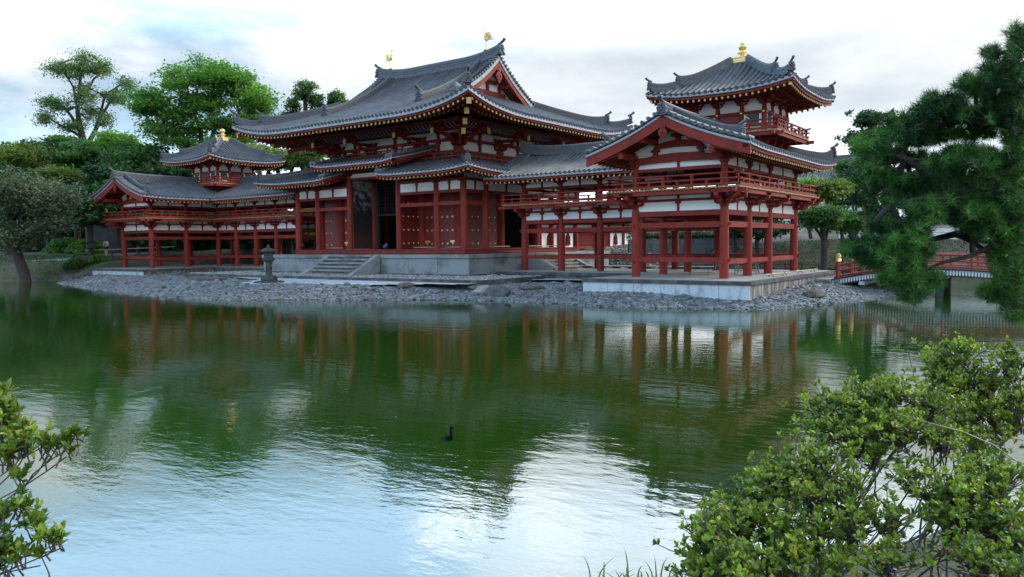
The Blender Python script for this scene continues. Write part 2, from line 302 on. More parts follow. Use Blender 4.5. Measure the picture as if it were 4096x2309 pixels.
def eave(root, P, s0, s1, tdir, step=0.30, mir=False, rows=2, ins=(0.13, 0.70), ln=1.6, drop=0.0, depth=1.7, ext=(0, 0), wdt=0.075, gold2=True, cl=(0, 0), sw=1.0):
    """pale edge strip, red fascia, rafters (gilt tips) and boarded soffit under one eave"""
    out = -np.array(tdir, float); s = np.linspace(s0, s1, 41)
    E = P(s, s*0.0); E[:, 2] -= drop
    m = MB(); m.sweep(E, out, -0.10, 0.03, -0.045-.105*sw, -0.035, 0); part('pale_edge_strip', m, COPPER, root, mir)
    m = MB(); m.sweep(E, out, -0.30, -0.05, -0.27-.08*(sw-1), -0.13, 0)
    lim = np.minimum(np.where(cl[0], np.abs(s-s0), 99), np.where(cl[1], np.abs(s1-s), 99))
    t = np.array([0.15, depth*0.5, depth]); T = np.minimum(t[None], lim[:, None]); G = E[:, None]-out*T[..., None]; G[..., 2] += -0.24+0.27*T; m.grid(G, 0)
    part('eave_board', m, RED, root, mir)
    k = int(abs(s1-s0)/step); ss = s0+(np.arange(k)+0.5)*(s1-s0)/k; E = P(ss, ss*0.0); E[:, 2] -= drop
    m = MB(); g = MB()
    for r_ in range(rows):
        i0 = ins[r_]; zo = -0.34-.09*(sw-1)-0.12*r_-(0.27*ins[0] if r_ else 0)
        for e, q in zip(E, ss):
            lm = min(abs(q-s0) if cl[0] else 99, abs(s1-q) if cl[1] else 99)
            if lm < i0+.12: continue
            a = e-out*i0; a[2] += zo+0.27*i0*(1 if r_ else 0); L_ = ln-i0 if ln > i0+.3 else .5; L_ = min(L_, lm-i0+.05); b = a-out*L_; b[2] += 0.27*L_
            m.beam(a, b, wdt, wdt*1.25)
            if r_ == 0 or gold2: g.beam(a+out*0.015, a-out*0.03, wdt*(1.08 if r_ == 0 else .95), wdt*1.35)
    rf = part('rafter_row', m, RED, root, mir); part('gilt_rafter_tips', g, GILT if sw > 1 else PLKG2, rf, mir)

def corner_rafter(root, top, cor, z, mir=False, s=1.0, n=2):
    top = np.array([*top, 0.]); cor = np.array([*cor, 0.]); d = (top-cor)/np.linalg.norm(top-cor); m = MB(); g = MB()
    for i in range(n):
        a = cor+d*(.22+.75*i)*s; a[2] = z-(.34+.13*i)*s+.19*i*s; b = a+d*1.9*s; b[2] += .36*s; m.beam(a, b, .15*s, .19*s); g.beam(a-d*.015, a+d*.05, .16*s, .20*s)
    r = part('corner_rafter', m, RED, root, mir); part('gilt_end_plate', g, GILT, r, mir)

def ridge(root, pts, wd=0.30, layers=5, lh=0.07, mir=False, top=0.085, name='ridge', mb=None):
    pts = np.asarray(pts, float); t = np.gradient(pts, axis=0); o = np.cross(t, (0, 0, 1.0)); o[:, 2] = 0; o /= np.linalg.norm(o, axis=1)[:, None]
    m = mb or MB()
    for i in range(layers):
        a = wd/2*(1.0 if i % 2 == 0 else 0.90); m.sweep(pts, o, -a, a, i*lh-(0.12 if i == 0 else 0), (i+1)*lh-0.004, 0)
    m.tube(pts+np.array([0, 0, layers*lh+0.02]), top, 8, 0)
    if mb is None: return part(name, m, [TILED, TILED], root, mir)

def oni(root, pos, d, s=1.0, mir=False, tori=True, name='ridge_end_tile'):
    """demon-faced ridge end tile, facing horizontal direction d, with a round tile tilted up over it"""
    d = np.array(d, float); d /= np.linalg.norm(d); e = np.cross((0, 0, 1.0), d); p = np.array(pos, float); m = MB()
    poly = [(-.27, 0), (-.30, .12), (-.22, .2), (-.26, .36), (-.19, .44), (-.2, .56), (-.08, .6), (0, .66), (.08, .6), (.2, .56), (.19, .44), (.26, .36), (.22, .2), (.30, .12), (.27, 0)]
    m.prism(np.array(poly)*s, p, e, (0, 0, 1), d, 0.14*s)
    for a, b, r in ((-.1, .38, .065), (.1, .38, .065), (0, .26, .075), (-.12, .14, .06), (.12, .14, .06), (-.2, .04, .07), (.2, .04, .07), (0, .5, .07)):
        m.lathe(p+e*a*s+d*0.08*s+np.array([0, 0, b*s-r*s]), [(0.01, 0), (r*s*.8, r*s*.35), (r*s, r*s), (r*s*.8, r*s*1.65), (0.01, r*s*2)], 8)
    if tori:
        q = p+np.array([0, 0, .60*s])-d*.22*s
        m.tube([q, q+d*.2*s+np.array([0, 0, .08*s]), q+d*.38*s+np.array([0, 0, .18*s]), q+d*.5*s+np.array([0, 0, .30*s])], [.075*s, .08*s, .088*s, .10*s], 10)
    return part(name, m, TILED, root, mir)

def hip_ridge(root, top, cor, zf, mir=False, stages=((0.0, 0.60, 5), (0.56, 0.93, 3)), wd=.28, s=0.75, up=.22):
    """ridge down a hip in two steps; zf(x,y) = bed height"""
    top = np.array(top[:2], float); cor = np.array(cor[:2], float); d = np.append((cor-top)/np.linalg.norm(cor-top), 0)
    for a, b, ly in stages:
        u = np.linspace(a, b, 12); q = top+(cor-top)*u[:, None]; z = zf(q[:, 0], q[:, 1]); x = np.clip((u-(b-.22))/.22, 0, 1); z = z+up*x**2+.02
        pts = np.c_[q, z]; ridge(root, pts, wd, ly, mir=mir, name='hip_ridge')
        oni(root, pts[-1]+d*.06-np.array([0, 0, .05]), d, s, mir)

def barge(root, pts, out, mir=False, h=0.42, th=0.09, tiles=True, lead=0.0, drop=.05, pale=.09):
    """curved bargeboard under a verge, pale strip over it and the verge's short cover tiles"""
    pts = np.asarray(pts, float); out = np.array(out, float)
    m = MB(); m.sweep(pts, out, -th, 0, -h-drop-pale, -pale-.01-drop); b = part('bargeboard', m, RED, root, mir)
    m = MB(); m.sweep(pts, out, -th-.1, .035, -.01-pale-drop, -.01-drop); part('pale_edge_strip', m, COPPER, root, mir)
    if tiles:
        m = MB(); L_ = np.r_[0, np.cumsum(np.linalg.norm(np.diff(pts, axis=0), axis=1))]; k = int(L_[-1]/.27)
        for q in np.linspace(.08, L_[-1]-.05, k):
            c = np.array([np.interp(q, L_, pts[:, i]) for i in range(3)])+np.array([0, 0, .075])
            m.tube([c-out*.45, c+out*.13], .082, 10, 0)
        m.sweep(pts, out, -.5, .06, -.02, .05)
        part('verge_tiles', m, TILED, root, mir)
    return b

def gegyo(root, p, out, s=1.0, mir=False):
    e = np.cross((0, 0, 1.0), out); m = MB()
    half = [(0, .05), (.17, 0), (.2, -.16), (.14, -.26), (.26, -.34), (.30, -.5), (.24, -.66), (.13, -.74), (.09, -.86), (0, -.95)]
    poly = half+[(-a, b) for a, b in half[::-1][1:-1]]
    m.prism(np.array(poly)*s, p, e, (0, 0, 1), out, .07)
    for a, b, r in ((0, -.12, .09), (0, -.45, .07), (-.14, -.5, .05), (.14, -.5, .05), (0, -.68, .06)):
        c = np.array(p)+e*a*s+np.array([0, 0, b*s]); m.tube([c+np.array(out)*.02, c+np.array(out)*.07], r*s, 10)
    return part('gable_pendant', m, RED, root, mir)

def arm_poly(L_, h): return [(-L_, h), (-L_, h*.5), (-L_*.86, h*.2), (-L_*.66, 0), (L_*.66, 0), (L_*.86, h*.2), (L_, h*.5), (L_, h)]
def bracket_mesh(name, dirs, k=1, s=1.0, mat_=None, wall=True):
    """stepped bracket: bearing block on the column, arms along the wall and arms stepping out in dirs (k steps)"""
    m = MB(); Z = np.array([0, 0, 1.0])
    m.lathe((0, 0, 0), [(.15*s, 0), (.15*s, .03*s), (.21*s, .09*s), (.21*s, .17*s)], 4, ph=pi/4, smooth=False)
    z = .15*s
    for i in range(k):
        for ax in ((1, 0, 0), (0, 1, 0)) if wall == 'both' else (((1, 0, 0),) if wall else ()):
            ax = np.array(ax, float); n = np.cross(Z, ax); Lw = (.40+.16*(i % 2))*s
            m.prism(np.array(arm_poly(Lw, .13*s)), Z*z, ax, Z, n, .13*s)
            for q in (-Lw*.85, 0, Lw*.85): m.box(ax*q+Z*(z+.16*s), (.15*s, .15*s, .07*s))
        for d in dirs:
            d = np.array(d, float); ln = np.linalg.norm(d); d = d/ln; n = np.cross(Z, d); Lo = (.42*(i+1))*s*ln
            poly = [(-.3*s, 0), (-.3*s, .13*s), (Lo+.08*s, .13*s), (Lo+.08*s, .08*s), (Lo, .02*s), (Lo-.12*s, 0)]
            m.prism(poly, Z*z, d, Z, n, .14*s)
            m.box(d*Lo+Z*(z+.17*s), (.16*s, .16*s, .08*s), math.atan2(d[1], d[0]))
            if i == k-1 or i == 1:
                m.prism(np.array(arm_poly(.34*s, .11*s)), d*Lo+Z*(z+.21*s), n, Z, d, .09*s)
        z += .21*s
    return m.mesh(name, mat_ or RED)

def railing(root, a, b, z, mir=False, ea=0.0, eb=0.0, h=.50):
    a = np.array([*a, z], float); b = np.array([*b, z], float); d = b-a; Ln = np.linalg.norm(d); d /= Ln; m = MB(); Zu = np.array([0, 0, 1.0])
    def rail(zz, r, sq, ex, upt=0.0):
        p0 = a-d*ea*ex+Zu*zz; p1 = b+d*eb*ex+Zu*zz
        if sq: m.beam(p0, p1, r*2, r*2)
        else:
            pts = [p0+Zu*(upt if ea else 0), a-d*ea*ex*.4+Zu*zz, a+Zu*zz, b+Zu*zz, b+d*eb*ex*.4+Zu*zz, p1+Zu*(upt if eb else 0)]
            if not ea: pts = pts[2:]
            if not eb: pts = pts[:-2]
            m.tube(pts, r, 8)
    rail(.08, .05, True, .6); rail(.29, .032, True, .8); rail(h, .040, False, 1.0, .05)
    k = max(2, int(round(Ln/.62))); 
    for i in range(k+1):
        p = a+d*(Ln*i/k); tall = (i % 2 == 0) or i == k
        m.box(p+Zu*((h if tall else .28)/2), (.085, .085, (h if tall else .28)))
        if tall: m.box(p+Zu*(h-.08), (.12, .12, .06))
    return part('railing', m, RED, root, mir)

def deck_edge(root, a, b, z, out, mir=False):
    """edge beam with the gilt ends of the deck planks above it"""
    a = np.array([*a, z], float); b = np.array([*b, z], float); d = b-a; Ln = np.linalg.norm(d); d /= Ln; out = np.array([*out, 0.0]); m = MB(); Zu = np.array([0, 0, 1.0])
    m.beam(a-d*.28-out*.10-Zu*.17, b+d*.28-out*.10-Zu*.17, .13, .15); e = part('edge_beam', m, RED, root, mir)
    g = MB(); k = int(Ln/.165)
    for i in range(k):
        p = a+d*((i+.5)*Ln/k)-Zu*.035; g.box(p-out*.02, (abs(d[0])*.125+abs(out[0])*.08, abs(d[1])*.125+abs(out[1])*.08, .07))
    part('gilt_plank_ends', g, PLKG, root, mir)

def column(root, me, x, y, z): return inst('column', me, root, (x, y, z))
def col_mesh(name, r, h, k=18, flare=True):
    m = MB(); m.lathe((0, 0, 0), [(r*1.0, 0), (r, h*.6), (r*.95, h*.96), (r*.86, h)], k); return m.mesh(name, RED)

# ================================================================ the two wings
XI, XO, XC, BA, BC = 19.44, 23.33, 21.385, 2.70, 2.413          # column lines of the right wing (the left one mirrors it)
Y1, Y2, Y3, YC = BA, 2*BA, 2*BA+3.88, 2*BA+1.94
HS = 3.50; RXO, RXI, RYF, RYB, RYG, RXE = XC+HS, XC-HS, YC-HS, YC+HS, -1.50, 8.15
def wz(d): u = np.clip(d/HS, -.1, 1); return 5.13+1.40*(.74*u+.26*np.sign(u)*np.abs(u)**2.6)
def wing_z(x, y):
    do = np.minimum(RXO-x, RYB-y); di = np.maximum(x-RXI, y-RYF); d = np.minimum(do, di)
    z = wz(d)
    dm = np.maximum(RXO-x, RYB-y); z = z+.26*np.clip(1-dm/3.4, 0, 1)**2.2*np.clip(1-d/3.0, 0, 1)
    z = z+.10*np.clip(1-(y-RYG)/2.6, 0, 1)**2+.06*np.clip(1-(x-RXE)/2.0, 0, 1)**2
    return z
CM_G = col_mesh('wing_ground_column', .185, 2.86); CM_U = col_mesh('wing_upper_column', .135, .95)
BR = {}
def br(key, dirs, k, s, wall=True):
    if key not in BR: BR[key] = bracket_mesh('bracket', dirs, k, s, wall=wall)
    return BR[key]

def wing(mir):
    sg = -1 if mir else 1
    root = thing('wing_corridor', WING_LABEL[mir], 'temple wing', (sg*XC, YC, 0), 'twin wings of the temple')
    P1 = lambda s, t: np.stack([s, RYF+t, wing_z(s, RYF+t)], -1)
    P2 = lambda s, t: np.stack([RXI+t, s, wing_z(RXI+t, s)], -1)
    P3 = lambda s, t: np.stack([RXO-t, s, wing_z(RXO-t, s)], -1)
    P4 = lambda s, t: np.stack([s, RYB-t, wing_z(s, RYB-t)], -1)
    m = MB(); st = .285
    tiled_face(m, P1, RXE, XC, st, lambda s: s*0+HS, lambda s: np.maximum(0, s-RXI))
    tiled_face(m, P2, RYG, YC, st, lambda s: s*0+HS, lambda s: np.maximum(0, s-RYF))
    tiled_face(m, P3, RYG, RYB, st, lambda s: np.minimum(HS, RYB-s))
    tiled_face(m, P4, RXE, RXO, st, lambda s: np.minimum(HS, RXO-s))
    rf = part('roof', m, [TILE, TILED], root, mir)
    eave(root, P1, RXE, RXI, (0, 1, 0), mir=mir); eave(root, P2, RYG, RYF, (1, 0, 0), mir=mir)
    eave(root, P3, RYG, RYB, (-1, 0, 0), mir=mir, cl=(0, 1)); eave(root, P4, RXE, RXO, (0, -1, 0), mir=mir, cl=(0, 1))
    corner_rafter(root, (XC, YC), (RXO, RYB), float(wing_z(RXO, RYB)), mir)
    # ridges: along the corridor and along the arm that comes forward
    u = np.linspace(0, 1, 14)
    x = RXE+.25+(XC-2.35-RXE-.25)*u; z = wz(HS)+.02+.30*np.clip(1-u/.35, 0, 1)**2.2
    ridge(root, np.c_[x, x*0+YC, z], .30, 5, mir=mir, name='main_ridge'); oni(root, (x[0]-.05, YC, z[0]-.05), (-1, 0, 0), .8, mir)
    y = RYG-.02+(YC-2.45-RYG)*u; z = wz(HS)-.02+.10*np.clip(1-u/.45, 0, 1)**2.0
    ridge(root, np.c_[y*0+XC, y, z], .32, 5, mir=mir, name='main_ridge'); oni(root, (XC, RYG-.10, z[0]-.14), (0, -1, 0), .82, mir)
    for sx in (-1, 1):                                                   # descending ridges beside the gable
        d = np.linspace(HS-.1, .62, 14); xx = XC+sx*(HS-d); zz = wing_z(xx, xx*0+RYG+.75)+.02+.14*np.clip((.62+.9-d)/.9, 0, 1)**2
        pts = np.c_[xx, xx*0+RYG+.75, zz]; ridge(root, pts, .25, 4, mir=mir, name='descending_ridge')
        oni(root, pts[-1]+np.array([sx*.06, 0, -.04]), (sx, 0, 0), .72, mir)
    hip_ridge(root, (XC+1.6, YC+1.6), (RXO, RYB), wing_z, mir, stages=((0, .93, 4),))
    for yy in (YC,):                                                     # verge at the hall end
        d = np.linspace(0, HS, 16)
        for sy in (-1, 1):
            pts = np.c_[d*0+RXE, YC+sy*(HS-d), wing_z(d*0+RXE, YC+sy*(HS-d))]; barge(root, pts, (-1, 0, 0), mir, h=.3)
    # gable
    d = np.linspace(0, HS, 20)
    for sx in (-1, 1):
        xx = XC+sx*(HS-d); pts = np.c_[xx, xx*0+RYG, wing_z(xx, xx*0+RYG)]; barge(root, pts, (0, -1, 0), mir, h=.40)
    gegyo(root, (XC, RYG-.02, wz(HS)-.42), (0, -1, 0), .62, mir)
    # gable wall: plaster, rainbow beams, frog-leg strut
    m = MB(); hw = XO-XI-.1
    xs = np.linspace(XI-.05, XO+.05, 13); poly = [(xs[0], 4.56), (xs[-1], 4.56)]+[(a, float(wing_z(np.array(a), np.array(.2)))-.30) for a in xs[::-1]]
    m.prism(poly, (0, .03, 0), (1, 0, 0), (0, 0, 1), (0, -1, 0), .06); part('gable_plaster', m, WHITE, root, mir)
    def rainbow(x0, x1, z0, h, camber):
        q = np.linspace(0, 1, 13); xa = x0+(x1-x0)*q; c = camber*4*q*(1-q)
        mm = MB(); mm.prism([(a, z0+e*.6) for a, e in zip(xa, c)]+[(a, z0+h*(.55+.45*math.sin(pi*w_)**.5)+e) for a, e, w_ in zip(xa[::-1], c[::-1], q[::-1])], (0, -.06, 0), (1, 0, 0), (0, 0, 1), (0, -1, 0), .17)
        part('rainbow_beam', mm, RED, root, mir)
    rainbow(XI, XO, 4.72, .30, .12); rainbow(XC-1.05, XC+1.05, 5.32, .24, .10)
    for sx in (-1, 1): m = MB(); m.bb(XC+sx*1.0-.09, XC+sx*1.0+.09, -.13, -.01, 5.05, 5.40); m.bb(XC+sx*1.0-.18, XC+sx*1.0+.18, -.14, 0, 5.22, 5.32); part('gable_strut', m, RED, root, mir)
    m = MB(); m.bb(XC-.10, XC+.10, -.13, -.01, 5.6, 6.1); m.bb(XC-.3, XC+.3, -.14, 0, 5.80, 5.92); part('gable_strut', m, RED, root, mir)
    m = MB()                                                             # purlins poking out to carry the verge, boards between rafters
    for xp, zp in ((XI, 5.02), (XO, 5.02), (XC-1.0, 5.62), (XC+1.0, 5.62), (XC, 6.08)): m.bb(xp-.10, xp+.10, RYG+.12, 0, zp-.10, zp+.12)
    for sx in (-1, 1):
        dd = np.linspace(.2, HS, 12); xx = XC+sx*(HS-dd); E = np.c_[xx, xx*0+RYG+.10, wing_z(xx, xx*0+RYG)-.26]
        m.grid(np.stack([E, E+np.array([0, 1.7, 0])], 1))
        for q in np.arange(.3, 1.7, .24):
            for i in range(11): m.beam(E[i]+np.array([0, q, -.05]), E[i+1]+np.array([0, q, -.05]), .07, .09)
    part('verge_rafters', m, RED, root, mir)
    # columns
    cols = [(XI, 0), (XO, 0), (XO, Y1), (XO, Y2), (XO, Y3), (XI, Y1), (XI, Y2), (XI, Y3)]
    for k in range(1, 5): cols += [(XI-BC*k, Y2), (XI-BC*k, Y3)]
    for i, (x, y) in enumerate(cols):
        column(root, CM_G, sg*x, y, 0); inst('column', CM_U, root, (sg*x, y, 3.66))
        m = MB()
    me = MB(); me.lathe((0, 0, 0), [(.34, -.02), (.34, .012), (.30, .02)], 18); me = me.mesh('foundation_stone', STONE)
    for x, y in cols: inst('foundation_stone', me, root, (sg*x, y, 0))
    # brackets
    def dirs_for(x, y):
        dd = []
        if abs(x-XO) < .1: dd.append((1, 0))
        if y < .1: dd.append((0, -1))
        if abs(x-XI) < .1 and y < Y2+.1: dd.append((-1, 0))
        if abs(y-Y2) < .1 and x < XI+.1: dd.append((0, -1))
        if abs(y-Y3) < .1: dd.append((0, 1))
        if abs(x-XI) < .1 and abs(y-Y3) < .1: dd = [(0, 1)]
        if len(dd) == 2: dd.append((dd[0][0]+dd[1][0], dd[0][1]+dd[1][1]))
        return dd
    for x, y in cols:
        dd = [(sg*a, b, 0) for a, b in dirs_for(x, y)]
        key = ('w', tuple(dd)); wl = 'both' if len(dd) > 1 else True
        corner = len(dd) > 1; alongx = corner or dd[0][0] == 0
        if alongx: me = br(key, dd, 2, 1.0, wl); inst('bracket', me, root, (sg*x, y, 2.84))
        else: me = br(('wx',), [(0, -1, 0)], 2, 1.0); inst('bracket', me, root, (sg*x, y, 2.84), rz=(pi/2 if dd[0][0] > 0 else -pi/2))
        me = br(('u', alongx), [], 1, 1.05, 'both' if corner else True); inst('bracket', me, root, (sg*x, y, 4.58), rz=0 if alongx else pi/2)
    # tie beams: one per bay, three levels below, one above; plaster bands and their struts
    runs = [((XI, 0), (XO, 0)), ((XO, 0), (XO, Y1)), ((XO, Y1), (XO, Y2)), ((XO, Y2), (XO, Y3)), ((XI, 0), (XI, Y1)), ((XI, Y1), (XI, Y2)), ((XI, Y3), (XO, Y3))]
    for k in range(4): runs += [((XI-BC*(k+1), Y2), (XI-BC*k, Y2)), ((XI-BC*(k+1), Y3), (XI-BC*k, Y3))]
    for (xa, ya), (xb, yb) in runs:
        a = np.array([xa, ya, 0.]); b = np.array([xb, yb, 0.]); d = b-a; Ln = np.linalg.norm(d); d /= Ln; n = np.array([-d[1], d[0], 0]); Zu = np.array([0, 0, 1.])
        side = 0.0
        low = .60 if d[0] > .5 or ya > Y1 else .52
        for z0, h, wd in ((.76, .20, .14), (2.19, .23, .13), (2.67, .21, .15)):
            if z0 < 1 and abs(xa-XO) < .1 and abs(xb-XO) < .1 and ya > Y1+.1: pass
            m = MB(); zz = z0 if not (z0 < 1 and abs(d[1]) > .5) else z0-.08
            m.beam(a+d*.10+Zu*zz, b-d*.10+Zu*zz, wd, h)
            if z0 < 2.5:
                for e_, q in ((a, -1), (b, 1)): m.box(e_+d*q*.20+Zu*zz, (abs(d[0])*.12+.09, abs(d[1])*.12+.09, .12))
            part('tie_beam', m, RED, root, mir)
        m = MB(); m.beam(a+Zu*3.215, b+Zu*3.215, .12, .11); m.beam(a+Zu*3.47, b+Zu*3.47, .12, .12); m.beam(a+Zu*4.49, b+Zu*4.49, .12, .13)
        m.beam((a+b)/2+Zu*2.78-d*.05, (a+b)/2+Zu*2.78+d*.05, .10, .001)
        c = (a+b)/2
        m.box(c+Zu*2.96, (abs(d[0])*.12+abs(n[0])*.1, abs(d[1])*.12+abs(n[1])*.1, .38)); m.box(c+Zu*3.12, (abs(d[0])*.26+abs(n[0])*.13, abs(d[1])*.26+abs(n[1])*.13, .10))
        m.box(c+Zu*3.33, (abs(d[0])*.12+abs(n[0])*.1, abs(d[1])*.12+abs(n[1])*.1, .18)); m.box(c+Zu*4.73, (abs(d[0])*.11+abs(n[0])*.1, abs(d[1])*.11+abs(n[1])*.1, .38))
        part('bracket_strut', m, RED, root, mir)
        m = MB(); m.beam(a+d*.1+Zu*2.965, b-d*.1+Zu*2.965, .06, .39); m.beam(a+Zu*3.34, b+Zu*3.34, .05, .15)
        if not ya == yb == 0: m.beam(a+Zu*4.74, b+Zu*4.74, .05, .38)
        part('plaster_band', m, WHITE, root, mir)
        m = MB(); m.beam(a+Zu*4.97, b+Zu*4.97, .13, .12); part('eave_purlin', m, RED, root, mir)
    for (xa, ya), (xb, yb) in [((XI, Y1), (XO, Y1)), ((XI, Y2), (XO, Y2))]+[((XI-BC*k, Y2), (XI-BC*k, Y3)) for k in range(0, 5)]:
        m = MB()
        for z0, h in ((2.19, .22), (2.67, .2), (4.49, .13)): m.beam((xa, ya, z0), (xb, yb, z0), .13, h)
        part('cross_beam', m, RED, root, mir)
    # deck, its edge, railings
    OV = .92; z = 3.64
    m = MB(); m.bb(XI-OV+.06, XO+OV-.06, -OV+.06, Y3+OV-.06, z-.07, z-.01); m.bb(8.9, XI-OV+.06, Y2-OV+.06, Y3+OV-.06, z-.07, z-.01)
    part('deck', m, PLANK, root, mir)
    m = MB(); m.bb(XI-OV+.1, XO+OV-.1, -OV+.1, Y3+OV-.1, z-.12, z-.075); m.bb(8.9, XI-OV+.1, Y2-OV+.1, Y3+OV-.1, z-.12, z-.075)
    for k in range(14):
        yy = .4+k*.66
        if yy < Y3: m.bb(XI, XO, yy-.05, yy+.05, z-.26, z-.12)
    for k in range(15): xx = 9.4+k*.66; m.bb(xx-.05, xx+.05, Y2, Y3, z-.26, z-.12)
    part('deck_joists', m, RED, root, mir)
    E = [((XI-OV, -OV), (XO+OV, -OV), (0, -1)), ((XO+OV, -OV), (XO+OV, Y3+OV), (1, 0)), ((XI-OV, -OV), (XI-OV, Y2-OV), (-1, 0)), ((8.9, Y2-OV), (XI-OV, Y2-OV), (0, -1)), ((8.9, Y3+OV), (XO+OV, Y3+OV), (0, 1))]
    for a, b, o in E: deck_edge(root, a, b, z, o, mir)
    q = .10
    railing(root, (XI-OV+q, -OV+q), (XO+OV-q, -OV+q), z, mir, .24, .24); railing(root, (XO+OV-q, -OV+q), (XO+OV-q, Y3+OV-q), z, mir, .24, .24)
    railing(root, (XI-OV+q, -OV+q), (XI-OV+q, Y2-OV+q), z, mir, .24, 0); railing(root, (8.95, Y2-OV+q), (XI-OV+q, Y2-OV+q), z, mir, .22, 0)
    railing(root, (8.95, Y3+OV-q), (XO+OV-q, Y3+OV-q), z, mir, .22, .24)
    m = MB(); m.bb(XI, XO, 0, Y3, 5.10, 5.14); m.bb(9.8, XI, Y2, Y3, 5.10, 5.14); part('ceiling', m, RED, root, mir)
    m = MB(); m.bb(XI+.12, XO-.12, 1.3, 1.34, .35, .66); 
    # ---- tower on the elbow
    tower(root, mir)
    return root

